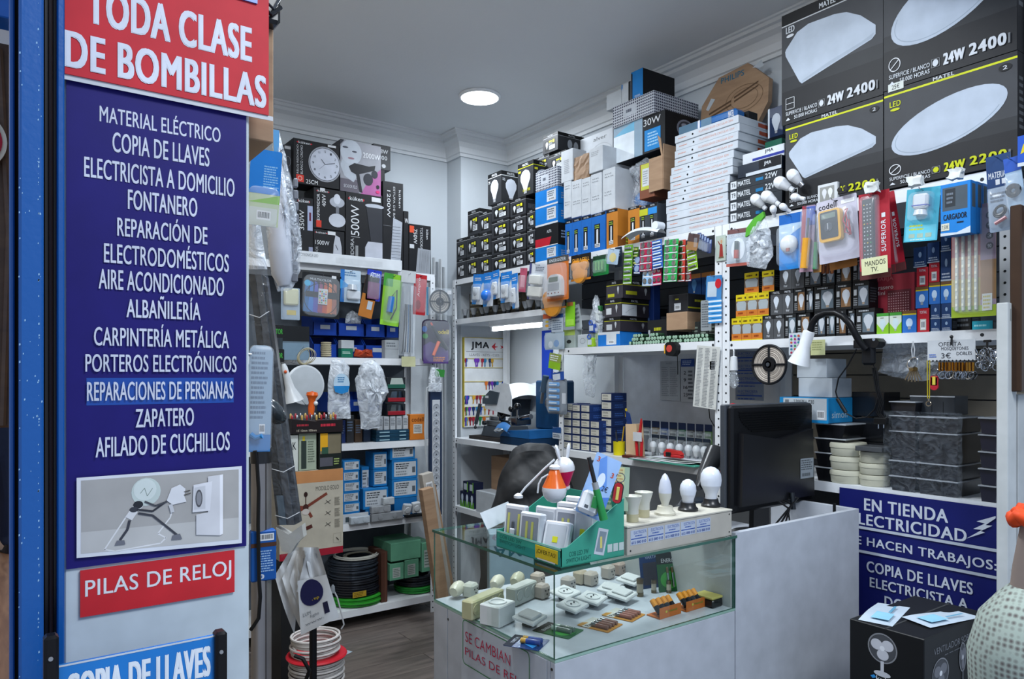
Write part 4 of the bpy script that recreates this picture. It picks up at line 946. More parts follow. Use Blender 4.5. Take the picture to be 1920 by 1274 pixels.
mb=MB();mb.lathe([(.04,0),(.04,.012),(.02,.014),(.02,.03)],'#c3c6ca:.2:1',(.20,.09,.26),24,(0,-1,0));mb.build('cutter_wheel',t,True)
mb=MB();mb.cyl((-.02,-.06,.15),(.2,-.06,.18),.016,'#9a9ea3:.15:1',14);mb.box(.04,.10,-.10,.02,.12,.17,'#6c7278:.25:1',.006);mb.ball((.02,-.08,.22),.02,'#101215:.15',12);mb.ball((.10,-.09,.24),.022,'#101215:.15',12);mb.cyl((.02,-.08,.17),(.02,-.08,.22),.006,'#c3c6ca:.2:1',8);mb.cyl((.10,-.09,.17),(.10,-.09,.24),.006,'#c3c6ca:.2:1',8);mb.build('clamp',t,True)
mb=MB();mb.sheet(lambda a,b:(-.06+.14*a+.02*math.sin(b*3),-.13-.04*math.sin(b*PI),.07+.05*b*b+.02*math.sin(a*PI)),8,6,'#2c5f94:.4');mb.lathe([(.03,0),(.036,.008),(.02,.014)],'#d0d3d6:.2:1',(.02,-.17,.09),16,(0,-.3,1));mb.build('handle_plate',t,True)
mb=MB();mb.cyl((.24,.0,.33),(.27,.0,.43),.02,'#3f5468:.4',14);mb.cyl((.225,0,.26),(.24,0,.33),.01,'#8a8d92:.3:1',10);mb.build('lever',t,True)
zl=.6505
def bb2(c):c.r(0,.4,1,1,'#1d2440');c.r(0,0,1,.4,'#4f8a2e');c.bulb(.5,.5,.28,.36,'#c5d2e0')
GL='blue and green bulb boxes on the lowest corner shelf'
for i,(a,b,vt,vb,l)in enumerate([(863,871,925,952,'leftmost at the bottom'),(872,880,925,955,'middle at the bottom'),(881,889,926,958,'rightmost at the bottom')]):
 y1,y2=atX(a,940,XS+.03).y,atX(b,940,XS+.03).y;carton('bulb_box',f'blue and green bulb box, {l}, lowest corner shelf',(Vector((XS+.03,min(y1,YA-.05),zl)),(y1-y2)*.97,.105,-PI/2),.08,'#1d2440',bb2,group=GL,seam=False)
for i,(a,b,l)in enumerate([(868,878,'left'),(879,888,'right')]):
 y1,y2=atX(a,910,XS+.03).y,atX(b,910,XS+.03).y;carton('bulb_box',f'blue and green bulb box on the second layer, {l}, lowest corner shelf',(Vector((XS+.03,min(y1,YA-.06),zl+.106)),(y1-y2)*.97,.07,-PI/2),.08,'#1d2440',lambda c:(c.r(.2,.2,.8,.8,'#b8c2cc'),c.r(.8,0,1,1,'#6aa83a')),group=GL,seam=False)
carton('cardboard_carton','brown cardboard carton at the back of the lowest corner shelf',(Vector((XS+.14,4.1,zl)),.36,.36,-PI/2),.25,'cardboard')
carton('white_carton','grey white carton at the front of the lowest corner shelf',(Vector((XS+.006,atX(891,930,XS).y,zl)),.22,.14,-PI/2),.12,'#b3bac0',seam=False)
for i,(x,y)in enumerate([(XS+.15,3.68),(XS+.20,3.58)]):carton('navy_bulb_box',f'navy box with a bulb picture beside the brown carton, {["left", "right"][i]} one',(Vector((x-.0,y,zl)),.09,.2,-PI/2),.09,'#1b2446',bb2,group='navy bulb boxes beside brown carton',seam=False)
cxy=Vector((2.0,2.60,0))
t=thing('office_chair','dark office chair behind the counter, mostly covered by a jacket','chair',cxy,-.6)
mb=MB()
for i in range(5):
 a=i*2*PI/5;mb.tube([(0,0,.10),(.26*math.cos(a),.26*math.sin(a),.07)],.016,'#17181a:.4',8)
mb.build('base',t,True)
for i in range(5):
 a=i*2*PI/5;mb=MB();mb.lathe([(.026,-.012),(.026,.012)],'#101112',(.27*math.cos(a),.27*math.sin(a),.027),14,(math.sin(a),-math.cos(a),0));mb.build('castor',t,True)
mb=MB();mb.cyl((0,0,.08),(0,0,.44),.025,'#2a2c30:.3:1',12);mb.build('column',t,True)
mb=MB();mb.box(-.23,.23,-.22,.2,.44,.51,'#14202a:.8',.03);mb.build('seat',t,True)
mb=MB();mb.box(-.11,.11,.19,.235,.60,1.13,'#123036:.8',.02);mb.box(-.03,.03,.2,.23,.44,.62,'#17181a',.004);mb.build('backrest',t,True)
import mathutils
nzs=mathutils.noise
def jk(a,b):
 th_=PI*(-.12+1.24*a);wd=.12+.115*min(1,b*1.6)**.6
 x=-math.cos(th_)*wd*(1+.10*b);zt_=1.135+.065*math.sin(th_)
 y=.22-.13*math.sin(th_)*(.35+.65*b)-.02*b
 z=zt_-.62*b
 n_=nzs.noise(Vector((a*5,b*6,1)))*.022;q_=.016*abs(math.sin((b*3.6+a*1.6)*PI))**.5+.010*abs(math.sin((b*2.5-a*3)*PI))**.5
 return(x+n_,y-q_-n_,z+n_*.5)
mb=MB();mb.sheet(jk,40,30,'quilt')
def jk2(a,b):
 x,y,z=jk(a,b*.7);return(x*.98,.44-y+.02,z)
mb.sheet(jk2,40,16,'quilt')
mb.sheet(lambda a,b:((lambda p,q_:tuple(p[i]*(1-b)+q_[i]*b+(0,0,.03*math.sin(b*PI))[i]for i in range(3)))(jk(a,0),jk2(a,0))),40,6,'quilt')
o=mb.build('quilted_jacket',smooth=True,loc=cxy,rot=-.6);tag(o,'black quilted jacket draped over the chair back behind the counter','jacket')
# = BAY B
def strip(name,label,pl,bg,cell,n,cols_=1,group=None,roll=0,kind='cell',yaw=0):
 loc,w_,h_,r_=pl;t=thing(name,label,'battery strip',loc,(0,roll,r_+yaw),group)
 mb=MB();mb.box(0,w_,-.0006,.0006,0,h_,bg);c=Cv(mb,(0,-.0006,0),(1,0,0),(0,0,1),w_,h_)
 for j in range(n):c.r(.04,(j+.05)/n,.96,(j+.2)/n,'#c9cdd2')
 mb.build('card',t)
 mb=MB()
 for j in range(n):
  for i in range(cols_):
   x=w_*(i+.5)/cols_;z=h_*(j+.6)/n
   if kind=='cell':mb.lathe([(min(w_/cols_,h_/n)*.38,0),(min(w_/cols_,h_/n)*.38,.004),(min(w_/cols_,h_/n)*.28,.0045)],cell,(x,-.0006,z),12,(0,-1,0))
   else:mb.box(w_*.12,w_*.88,-.008,-.0006,z-h_/n*.14,z+h_/n*.14,cell,.002)
 mb.build('cells',t,True)
 mb=MB();mb.tube([(w_*.5,.003,h_-.004),(w_*.5,-.02,h_-.004),(w_*.5,-.024,h_+.002)],.0012,'#9a9ea4:.3:1',6);mb.build('hook',t)
 return t
XD=XS-.04
strip('battery_strip','long green and silver battery strip, leftmost of the hanging strips',Rp(1168,1184,458,531,XD),'#5d8f2a','#d8dce0:.2:1',5,roll=.06,kind='bar')
strip('battery_strip','short green strip just behind the leftmost one',Rp(1186,1195,462,500,XD+.02),'#48701f','#aab060',3,roll=.1,kind='bar')
strip('battery_strip','navy strip between the green and the red hanging strips',Rp(1188,1200,480,512,XD+.015),'#1c3f88','#8fa4c4:.3',2,roll=.12)
strip('button_cell_strip','red and white button cell strip, upper left of the hanging strips',Rp(1199,1222,452,506,XD),'#a82648','#d6d9dd:.2:1',4,2,roll=.05)
strip('button_cell_strip','white and blue button cell strip hanging low under the red one',Rp(1204,1224,503,534,XD+.012),'#8fb6da','#d6d9dd:.2:1',2,2,roll=.08)
strip('button_cell_strip','blue and white striped strip right of the red and white one',Rp(1224,1243,449,503,XD-.01),'#2f5fb0','#cfe0ee:.3',5,kind='bar',roll=-.05)
strip('button_cell_strip','small crimson strip below the blue and white striped one',Rp(1224,1240,500,534,XD+.01),'#b02850','#c9b4bc:.2:1',2,2)
strip('button_cell_strip','green card of silver button cells in two columns',Rp(1243,1269,446,526,XD-.02),'#2a9a4c','#e0e6e4:.2:1',6,2,roll=.06)
strip('button_cell_strip','red strip with silver cells right of the green card, left one',Rp(1270,1284,449,527,XD),'#b03a30','#d6c8b8:.2:1',6,roll=.03)
strip('button_cell_strip','red and black strip with silver cells, right of the red one',Rp(1285,1296,460,527,XD+.01),'#8f2a2a','#c9cdd2:.2:1',5)
strip('battery_strip','yellow green strip with silver bars, rightmost of the strips',Rp(1291,1309,456,507,XD-.01),'#7aa428','#d8dce0:.2:1',4,roll=-.12,kind='bar')
card('brown_card','small brown card hanging over the rightmost green strip',Rp(1286,1307,433,464,XD-.03),'#8f6a44',lambda c:c.r(0,.5,1,1,'#4a3a3a'),roll=.25)
for i in range(5):card('navy_pack',f'navy foil pack in the small bunch beside the saint card, {ordn(i)} from left',Rp(1305+i*5,1313+i*5,436+i*3,466+i*2,XD+.004*i-.01),'#26396e',lambda c:c.r(.1,.7,.9,.95,'#8a9ab8'),(.1,.05,.9,.7),group='navy foil packs in a bunch',roll=.1,hk=False)
card('key_ring_pack','small blue white pack with a round trinket hanging over orange cartons',Rp(1137,1158,462,491,XD-.02),'#9fb4c8',lambda c:c.el(.5,.45,.3,.3,'#c9b860'),(.1,.1,.9,.85),roll=.2)
card('dark_pack','dark pack hanging just left of the green battery strip',Rp(1153,1166,462,500,XD+.02),'#1f2a3a',lambda c:c.mic(.1,.5,.9,.9,3,'#7d8a9c'),hk=False)
t=thing('cable_cover','white curved plastic cover lying on the shelf edge above the strips','cover',(XS-.036,atX(1173,455,XS-.036).y,ZTOP+.004),(0,-.12,-PI/2))
mb=MB();mb.sheet(lambda a,b:(.24*a,-.03+.06*b,.0+.045*math.sin(PI*min(1,.25+.75*a))-.02*(2*b-1)**2),14,6,'#c6ccd2:.35');mb.cyl((.22,-.02,.02),(.22,.03,.02),.02,'#d2d8de:.35',16);mb.build('shell',t,True)
# ---- shelf ZMID of bay B
zm=ZMID+.0006
def mat3(w=0):
 def f(c):
  c.r(0,0,1,1,'#3c3a40');c.r(0,.74,1,1,'#17181a');c.r(0,.72,1,.76,'#a8a822');c.t('MATEL',.35,.82,.6,.93,WH,.03);c.bulb(.72,.45,.06,.22,'#b5b9be')
  if w==0:c.r(.1,.1,.5,.28,'#b4b42a')
  elif w==1:c.r(.1,.15,.42,.5,'#c4c8cc')
  else:c.r(.15,.1,.5,.5,'#b8bcc0')
 return f
def mats(w=0):
 def f(c):
  c.r(0,0,1,1,'#322f36');c.r(0,.74,1,1,'#17181a');c.r(0,.72,1,.76,'#a8a822');c.t('MATEL',.35,.82,.6,.93,WH,.03)
  if w==0:c.r(.1,.2,.5,.4,'#b4b42a')
  if w==1:c.r(.02,.05,.55,.66,'#c8ced4');c.ln([(.15,.2),(.3,.4),(.45,.5)],.001,'#3a3f48')
  c.bulb(.82,.42,.05,.2,'#9da1a6')
 return f
carton('blue_white_box','blue box with white label under the three striped black cartons',Rp(1121,1162,636,654,XS+.03,z=zm,hh=.075),.16,'#1c6cba',lambda c:(c.r(0,.82,1,1,'#c2c8ce'),c.r(.4,.1,.85,.95,'#c4cacf'),c.bars(.5,.15,.75,.4)),child=True)
z=zm+.0765;y1=atX(1132,600,XS+.03).y
for i,(a,b,h,w)in enumerate([(1133,1163,.075,2),(1134,1165,.095,1),(1137,1168,.095,0)]):
 y1,y2=atX(a,600,XS+.03).y,atX(b,600,XS+.03).y
 carton('striped_carton',f'black carton with yellow stripe, {["lowest", "middle", "top"][i]} of the three stacked above the blue box',(Vector((XS+.03,y1,z)),y1-y2,h-.001,-PI/2),.2,'#2b292e',mat3(w),mats(w),group='black cartons with yellow stripe',child=True);z+=h
p=Rp(1200,1214,547,600,XS+.3);carton('blue_box','dark blue box standing behind the striped black cartons',(p[0].xyz,p[1],p[2],p[3]),.05,'#16306a',lambda c:c.el(.5,.4,.2,.1,'#5a86c0'))if False else None
carton('blue_box','tall dark blue box standing behind the striped black cartons',(Vector((XS+.235,atX(1200,600,XS+.235).y,zm)),.10,.34,-PI/2),.05,'#16306a',lambda c:c.el(.5,.4,.2,.1,'#5a86c0'))
p=Rp(1214,1250,572,626,XS+.10,z=zm);carton('striped_carton','dark carton with yellow lettering between the stacks on the middle shelf',(p[0],p[1],.125,-PI/2),.16,'#232427',lambda c:(c.r(0,.05,1,.12,'#8c8c22'),c.mic(.35,.5,.85,.75,1,'#b4b42a'),c.r(.05,.3,.15,.6,'#aab0b6')))
t_b=Rp(1248,1287,598,624,XS+.04);yb1=t_b[0].y;wb=t_b[1]
zc_=zm+.062
carton('cardboard_carton','brown cardboard carton propped on the small packed batteries',(Vector((XS+.045,yb1,zc_)),wb,.085,-PI/2),.17,'cardboard')
carton('striped_carton','black carton with white label standing on the brown carton',(Vector((XS+.05,yb1-.01,zc_+.086)),wb-.01,.085,-PI/2),.16,'#26272b',lambda c:(c.r(.3,.1,.65,.5,'#b9bec4'),c.bars(.35,.14,.6,.4),c.mic(.35,.65,.6,.8,1,'#b4b42a')),lambda c:(c.r(0,.18,1,.26,'#a8a822'),c.mic(.3,.5,.8,.75,1,'#b4b42a')))
for i in range(2):carton('blue_bulb_box',f'dark blue and orange bulb box at the back above the brown carton, {["left","right"][i]} one',(Vector((XS+.20,yb1-.0-.085*i,zc_+.172 if False else zm+.235)),.08,.11,-PI/2),.08,'#173a6a',lambda c:(c.r(0,.8,1,1,'#8a5a30'),c.bulb(.5,.45,.2,.3,'#4a7aa8')),group='dark blue and orange bulb boxes')
rnd=random.Random(21)
mb=MB();mb.cyl((0,0,.009),(0,.045,.009),.0088,'#24452f:.4',10);mb.lathe([(.0088,0),(.0065,.0012),(.003,.002)],'#8fae98:.3',(0,0,.009),10,(0,-1,0));mb.cyl((0,.012,.009),(0,.03,.009),.009,'#39503c:.4',10)
bat=mb.build('packed_battery',smooth=True);nb=0
ya,yz=atX(1183,640,XS+.02).y,atX(1345,640,XS+.02).y;n=int((ya-yz)/.0195)
for lay in range(3):
 for j in range(n):
  yy=ya-.0195*j-.01*(lay%2)
  if yy<yz+.045:continue
  if lay==2 and(yy<yb1+.01 and yy>yb1-wb-.03 or yy<yb1):continue
  if lay==2 and rnd.random()<.3:continue
  o=bat if nb==0 else bat.copy()
  if nb:COL.objects.link(o)
  nb+=1;o.location=(XS+.012+rnd.uniform(0,.012),yy,zm+lay*.0178+.0002);o.rotation_euler=(0,0,-PI/2)
  tag(o,f'small green and black battery, {["bottom", "middle", "top"][lay]} layer of the heap, {j+1}th from left','battery','packed batteries heaped on the middle shelf')
for i in range(3):carton('small_dark_box',f'small dark box at the end of the battery heap, {["left", "middle", "right"][i]} one',(Vector((XS+.10+.005*i,atX(1296+15*i,640,XS+.1).y,zm)),.05,.10+.02*(i%2),-PI/2),.06,'#2c3030',lambda c:c.mic(.1,.3,.9,.8,3,'#7d8a80'),group='small dark boxes near the right post')
card('green_card_pack','bright green card pack hanging by the left post of the middle bay',Rp(1060,1078,566,612,XS-.0),'#7fc22a',lambda c:(c.r(.1,.05,.9,.3,'#9fd44a'),c.r(.2,.85,.8,1,'#b06a3a')),hk=False)
card('white_pack','white pack behind the bright green card',Rp(1078,1092,572,618,XS+.04),'#aab2b8',lambda c:c.mic(.1,.2,.9,.9,4,'#6a7278'),roll=-.2,hk=False)
carton('grey_box','clear grey pack with a small dark item on the left end of the middle shelf',Rp(1056,1078,618,655,XS+.03,z=zm),.05,'#9aa6a2',lambda c:(c.r(0,.7,1,1,'#a8c060'),c.el(.5,.35,.2,.1,'#2c3030')),seam=False)
carton('white_box','white box with a small ring print on the middle shelf left end',Rp(1083,1102,627,654,XS+.03,z=zm),.06,'#b5bdc2',lambda c:c.ring(.5,.5,.25,.2,.0015,'#4a5258'),seam=False)
for i,(u,v,k,l)in enumerate([(1103,600,'#2c4a9c','upper blue'),(1100,634,'#8fb52a','lower green')]):
 t=thing('adapter_pack',f'{l} pack with plug handle beside the blue box on the middle shelf','pack',atX(u,v+16,XS+.02),-PI/2);t.location.z=zm if i else zm+.075
 mb=MB();mb.box(0,.05,0,.03,0,.05,k+':.4',.006);mb.torus((.02,0,.055),.012,.004,'#3a5ca8:.4',(0,1,0),16,6);mb.build('body',t,True)
 mb=MB();mb.box(.01,.04,-.002,0,.012,.04,'#b9c2cc');mb.build('sticker',t)
t=thing('small_parts_bag','clear bag of small green and dark parts left of the black cartons','bag',(XS+.05,atX(1108,600,XS+.05).y,zm+.001),-PI/2)
bag('film',None,[(0,0),(.09,0),(.095,.16),(.05,.28),(.03,.28),(.0,.15)],.05,'bag_film',parent=t,seed=5)
mb=MB();rnd=random.Random(2)
for i in range(9):mb.box(*(lambda x,z:(x,x+.022,-.01,.012,z,z+.03))(rnd.uniform(.01,.065),rnd.uniform(.01,.2)),rnd.choice(['#2c6a3a','#1c2224','#c2c8c4','#8fb52a']),.003)
mb.build('small_parts',t)
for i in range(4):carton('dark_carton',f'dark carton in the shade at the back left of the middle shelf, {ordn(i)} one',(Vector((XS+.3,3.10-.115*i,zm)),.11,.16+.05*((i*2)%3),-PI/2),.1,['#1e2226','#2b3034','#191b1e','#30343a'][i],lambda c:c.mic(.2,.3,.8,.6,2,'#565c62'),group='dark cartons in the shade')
t=thing('tape_measure','black and yellow tape measure with red badge hanging on the shelf edge','tape measure',atX(1246,667,XS-.03),-PI/2)
mb=MB();mb.prism([(.0,.02),(.01,.0),(.05,-.005),(.068,.012),(.07,.045),(.055,.062),(.015,.062),(.0,.05)],.032,'#17181a:.4');mb.build('case',t,True)
mb=MB();mb.box(-.003,.004,-.002,.03,.008,.05,'#c9962a:.4',.002);mb.build('yellow_side',t)
mb=MB();mb.lathe([(.017,0),(.017,.002)],'#b8433a',(.030,0,.032),20,(0,-1,0));mb.build('badge',t)
mb=MB();mb.tube([(.068,.01,.03),(.072,.01,-.03),(.071,.012,-.09)],.002,'#101114');mb.tube([(.035,.016,.06),(.035,.016,.07),(.035,.03,.074)],.0015,'#8a8e92:.3:1');mb.build('strap',t)
# ---- packs on the posts
def postpack(label,u1,u2,vt,vb,bg,fr,X=XS-.008,**k):return card('post_pack',label,Rp(u1,u2,vt,vb,X),bg,fr,**k)
def bright(c):c.r(0,.7,1,1,'#c05a34');c.r(0,0,1,.7,'#aab4be');c.el(.45,.25,.22,.09,'#d09a38');c.el(.45,.5,.18,.07,'#c9b23a');c.r(.6,0,1,.7,'#5a6a80');c.mic(.62,.1,.98,.6,4,WH)
postpack('colourful pack with orange top on the left post of the middle bay',1018,1036,588,618,'#8a95a2',bright)
postpack('navy topped clear pack on the left post of the middle bay',1034,1056,588,622,'#aab6c2',lambda c:(c.r(0,.78,1,1,'#20407c'),c.mic(.1,.1,.9,.7,5,'#5c6a7c')),X=XS-.014)
postpack('clear pack of white rings below the navy topped pack',1022,1058,622,655,'#9fb0bd',lambda c:(c.el(.3,.3,.12,.2,'#c9d2da'),c.el(.6,.35,.14,.2,'#5a86b8')),X=XS-.012,bub=(.05,.05,.95,.9))
postpack('green and white card hanging low on the left post of the middle bay',1028,1050,660,690,'#8a9a4c',lambda c:(c.r(0,0,1,.45,'#86b428'),c.mic(.1,.5,.9,.9,3,'#dadfe2')),X=XS-.03,roll=.15)
postpack('small blue and white tag above the battery organiser',1035,1058,700,716,'#2a4f9c',lambda c:c.r(.1,.1,.7,.8,'#c9d2dc'),X=XS-.02,roll=-.1)
def org(t,w_,h_):
 mb=MB()
 for j in range(5):mb.box(w_*.15,w_*.68,-.018,-.002,h_*(.08+.175*j),h_*(.2+.175*j),'#2a84c4:.3',.005);mb.box(w_*.2,w_*.6,-.019,-.018,h_*(.12+.175*j),h_*(.16+.175*j),'#c9dae6')
 mb.build('blue_packet',t)
card('battery_organiser','grey rounded tray pack of five blue packets on the left post',Rp(1027,1063,711,778,XS-.01),'#6d7680',lambda c:c.r(.75,.3,.95,.6,'#c9cdd2'),(.04,.03,.96,.97),parts=org,rad=.012)
postpack('blue topped small pack near the bottom of the left post',1036,1052,802,824,'#b5bec8',lambda c:(c.r(0,.5,1,1,'#1f4a84'),c.mic(.1,.1,.9,.4,2,'#5a6470')))
card('post_pack','blue and white pack with red disc on the thick post',Rp(1323,1352,514,560,XS-.012),'#3e7ab0',lambda c:(c.r(.1,.1,.7,.75,'#aebcc8'),c.el(.78,.66,.2,.2,'#b8202c'),c.r(.1,0,.7,.12,'#2a6cb0')),roll=.05)
for i in range(5):
 card('blue_strip_pack',f'blue and white strip pack on the thick post, {["topmost", "second from top", "middle one", "fourth from top", "lowest"][i]}',Rp(1328,1353,560+i*9.2,568.5+i*9.2,XS-.014),'#2f86c8',lambda c:(c.r(0,.35,1,.75,'#cfdbe4')),group='blue strip packs on the thick post',hook=False,hk=False)
card('white_card','white printed card behind the blue strip packs',Rp(1314,1334,562,620,XS+.01),'#8e9599',lambda c:c.mic(.1,.1,.9,.9,10,'#5f666c'),hk=False)
def saint(c):c.r(0,0,1,1,'#a9b5ac');c.p([(.35,.15),(.75,.15),(.68,.6),(.6,.68),(.42,.65)],'#8f2f2a');c.el(.57,.76,.09,.07,'#b58a66');c.ring(.57,.78,.16,.11,.001,'#b89a4a');c.p([(.38,.62),(.2,.8),(.24,.82),(.44,.68)],'#7a3a30');c.r(.3,.1,.8,.16,'#6a5a44')
card('picture_card','small religious picture card of a robed figure taped on the post',Rp(1342,1361,440,488,XS-.006),'#a9b5ac',saint,hk=False,hook=False)
# ---- behind the desk of bay B
mb=MB();mb.box(3.085,3.10,2.04,3.165,1.14,1.68,'#c6ccd4:.3:.3',.001);struct(mb.build('trim_7'))
def sheetobj(name,label,u1,u2,vt,vb,X,key,fr,cat='paper',roll=0,bend=.0,th=.0006):
 loc,w_,h_,r_=Rp(u1,u2,vt,vb,X);t=thing(name,label,cat,loc,(0,roll,r_))
 mb=MB();mb.box(0,w_,0,th,0,h_,key);c=Cv(mb,(0,0,0),(1,0,0),(0,0,1),w_,h_);fr(c);mb.build('sheet',t);return t
def cal(c):
 c.r(0,.82,1,1,'#26458c');c.mic(.1,.85,.9,.97,3,'#9fb0d0')
 for i,s_ in enumerate(['2','9','16','23']):c.t(s_,.2,.64-.17*i,.5 if i>1 else .38,.72-.17*i,'#2a2e34',.02)
 c.mic(.55,.05,.95,.75,8,'#5a6068')
sheetobj('calendar','wall calendar with blue header and big day numbers behind the price list',1277,1302,673,755,3.07,'#aab0b8',cal,'calendar')
sheetobj('notice','pale printed notice stuck on the grey metal panel',1238,1275,677,752,3.08,'#a4abb3',lambda c:(c.t('AVISO',.3,.92,.6,.96,'#70777f',0),c.mic(.08,.1,.45,.86,16,'#80868e'),c.mic(.5,.1,.9,.86,16,'#868c94')))
t=sheetobj('price_list','long white price list sheet hanging from the shelf beside the thick post',1299,1342,646,764,XS-.012,'#c2c4c0',lambda c:[c.mic(.08+.3*i,.02,.3+.3*i,.97,40,'#7c8084',i)for i in range(3)],roll=.09)
bag('hanging_bag','crumpled clear bag pinned to the wall above the navy boxes',[(0,0),(.08,-.02),(.10,.08),(.08,.2),(.12,.3),(.05,.28),(.0,.3),(-.03,.12)],.04,'bag_film',loc=(3.04,atX(1098,755,3.04).y,1.43),seed=9)
carton('socket_plate','small white socket plate on the thick post with cable',Rp(1330,1341,677,694,XS-.012),.012,'#c4c8c4:.4',lambda c:c.ln([(0,.5),(1,.5)],.001,'#6a6e72'),cat='socket',seam=False)
t=thing('cable','thin black cable hanging down beside the thick post','cable',(0,0,0));mb=MB()
mb.tube([atX(u,v,XS+.02)for u,v in((1341,690),(1337,720),(1332,750),(1329,765),(1331,785),(1341,803))],.0022,'#15171a:.4',8);mb.build('wire',t,True)
zd=ZLOW-.0045;GN='small navy boxes with cream labels on the desk shelf'
def nb_(c):c.r(.08,.12,.95,.9,'#c2c0b4');c.mic(.15,.55,.7,.8,2,'#6a6a66');c.mic(.2,.2,.85,.4,1,'#8a8880')
cols4=[(1057,1072),(1072.6,1088),(1089,1106),(1106.6,1124)]
for ci,(a,b)in enumerate(cols4):
 y1,y2=atX(a,800,XS+.05).y,atX(b,800,XS+.05).y
 for r_ in range(6 if ci<3 else 4):
  h=.0425;sh=.0 if r_<4 else .02*(r_-3)
  if ci==0 and r_==5:continue
  carton('navy_box',f'navy box with cream label, {["leftmost", "second", "third", "fourth"][ci]} column, {["bottom", "second", "third", "fourth", "fifth", "sixth"][r_]} row',(Vector((XS+.05,y1,zd+h*r_)),(y1-y2)-.001,h-.001,-PI/2),.13,'#1b2a52',nb_,lambda c:(c.r(0,0,1,1,'#1c3468'),c.mic(.2,.2,.8,.7,2,'#3a5a9a')),group=GN,seam=False)
y1,y2=atX(1127,760,XS+.10).y,atX(1147,760,XS+.10).y
for r_ in range(7):carton('navy_box',f'navy box with cream label in the tall right stack, {ordn(r_)} from the bottom',(Vector((XS+.10,y1,zd+.046*r_)),y1-y2,.0445,-PI/2),.11,'#1b2a52',nb_,lambda c:(c.r(0,0,1,1,'#16264e'),c.mic(.2,.2,.8,.7,2,'#31508c')),group=GN,seam=False)
carton('navy_box','navy box lying alone on top of the left columns',(Vector((XS+.06,atX(1063,750,XS+.06).y,zd+.0425*5+.001)),.09,.045,-PI/2),.1,'#1b2a52',nb_,group=GN,seam=False)
def onshelf(u,X,z):a,b=ray(u);return Vector((X,b*X/a,z))
t=thing('yellow_cup','yellow cup with black pens on the desk shelf','cup',onshelf(1161,XS+.06,zd),-PI/2)
mb=MB();mb.lathe([(.03,0),(.032,.07),(.029,.07),(.027,.004),(0,.004)],'#c9bc1a:.35',n=24);mb.build('cup',t,True)
for k,(x,y,h)in enumerate([(-.012,.0,.13),(.01,.008,.15),(.0,-.012,.12)]):mb=MB();mb.cyl((x*.5,y*.5,.006),(x*2,y*2,h),.0035,['#15171a','#b9962a','#3a3f46'][k]+':.35',8);mb.build('pen',t,True)
t=thing('wooden_holder','pale wooden block holder with tools standing on the desk shelf','holder',onshelf(1174,XS+.05,zd),-PI/2)
mb=MB();mb.prism([(-.0,0),(.085,0),(.07,.17),(-.005,.165)],.05,'pale_wood');mb.build('block',t)
mb=MB();mb.prism([(.0,.15),(.03,.15),(.01,.22),(-.02,.235)],.008,'#22386e:.4',(0,.01,0));mb.box(-.02,-.01,.01,.02,.2,.245,'#b9a02a',.002);mb.build('cutter',t)
t=thing('red_pliers','red handled pliers with a white tag on the desk shelf','pliers',onshelf(1190,XS+.04,zd),-PI/2)
mb=MB();mb.tube([(.02,0,.0),(.012,0,.08),(.03,0,.13)],.008,'#b8242a:.35');mb.tube([(.045,0,.0),(.05,0,.08),(.034,0,.13)],.008,'#b8242a:.35');mb.build('handles',t,True)
mb=MB();mb.prism([(.026,.125),(.04,.125),(.048,.18),(.042,.2),(.034,.17)],.008,'#b02a2a:.35');mb.build('jaw',t)
mb=MB();mb.box(.0,.06,-.012,-.010,.085,.13,'#c4c8cc');mb.build('tag',t)
GBB='bulbs in clear blisters along the back of the desk'
def bulbpack(c):c.r(0,0,1,1,'#2a2d2c');c.r(.0,.86,1,1,'#1b2634');c.mic(.1,.04,.9,.2,2,'#9aa09c')
us=[1222,1238,1254,1271,1288,1303,1318]
for i,u in enumerate(us):
 a=Rp(u,u+14,812,852,XS+.14,z=zd);cands=['#3c4a40','#5a3a34','#2a6a34','#4a3430','#54301f','#6a5c24','#3a3c34']
 t=card('bulb_pack',f'clear bulb blister on the desk shelf, {ordn(i)} from left in the front row',(a[0],a[1],.115,a[3]),cands[i],bulbpack,(.06,.06,.94,.86),lambda mb,w_,h_:bulb_mb(mb,(w_*.5,-.016,.012),.62,'#d5dade:.25','#c2c4c4:.4'),dpt=.036,group=GBB,hk=False)
for i in range(8):
 u=1206+i*16.5;a=Rp(u,u+14,795,830,XS+.30,z=zd);card('bulb_pack',f'clear bulb blister on the desk shelf, {ordn(i)} from left in the back row',(a[0],a[1],.17,a[3]),['#22262a','#5a4a2a','#203a6a','#2c2f2c','#1f4a30','#33302c','#2a2d2f','#3a5a2a'][i],lambda c:(c.r(0,.8,1,1,'#15203a'),c.mic(.1,.5,.9,.75,2,'#8a908c')),(.06,.06,.94,.78),group=GBB,hk=False,dpt=.03)
t=thing('paper_stack','loose stack of papers with a green folder on the desk shelf','papers',(XS-.035,2.62,zd+.0005),-PI/2)
mb=MB();mb.box(.0,.42,0,.15,0,.004,'#3f8c7a:.5');mb.build('folder',t)
for k in range(4):
 mb=MB();mb.sheet(lambda a,b:(.03*k+.35*a,.0+.02*k+.14*b,.0045+k*.0035+.004*math.sin(a*6+k)*a),10,2,['#c6cacd','#d2d6da','#bfc9c4','#ccd0d6'][k]);mb.build('sheet',t,True,rot=.02*k)
t.rotation_euler=(0,0,-PI/2)
t=thing('red_stapler','red and black stapler lying on the papers','stapler',onshelf(1243,XS+.03,zd+.022),-PI/2)
mb=MB();mb.box(0,.11,0,.03,0,.018,'#b0262a:.35',.005);mb.prism([(.0,.018),(.11,.018),(.09,.034),(.02,.04)],.028,'#b8302e:.35',(0,.001,0));mb.build('body',t);mb=MB();mb.box(.02,.05,-.004,.034,.004,.026,'#17181a',.002);mb.build('clip',t)
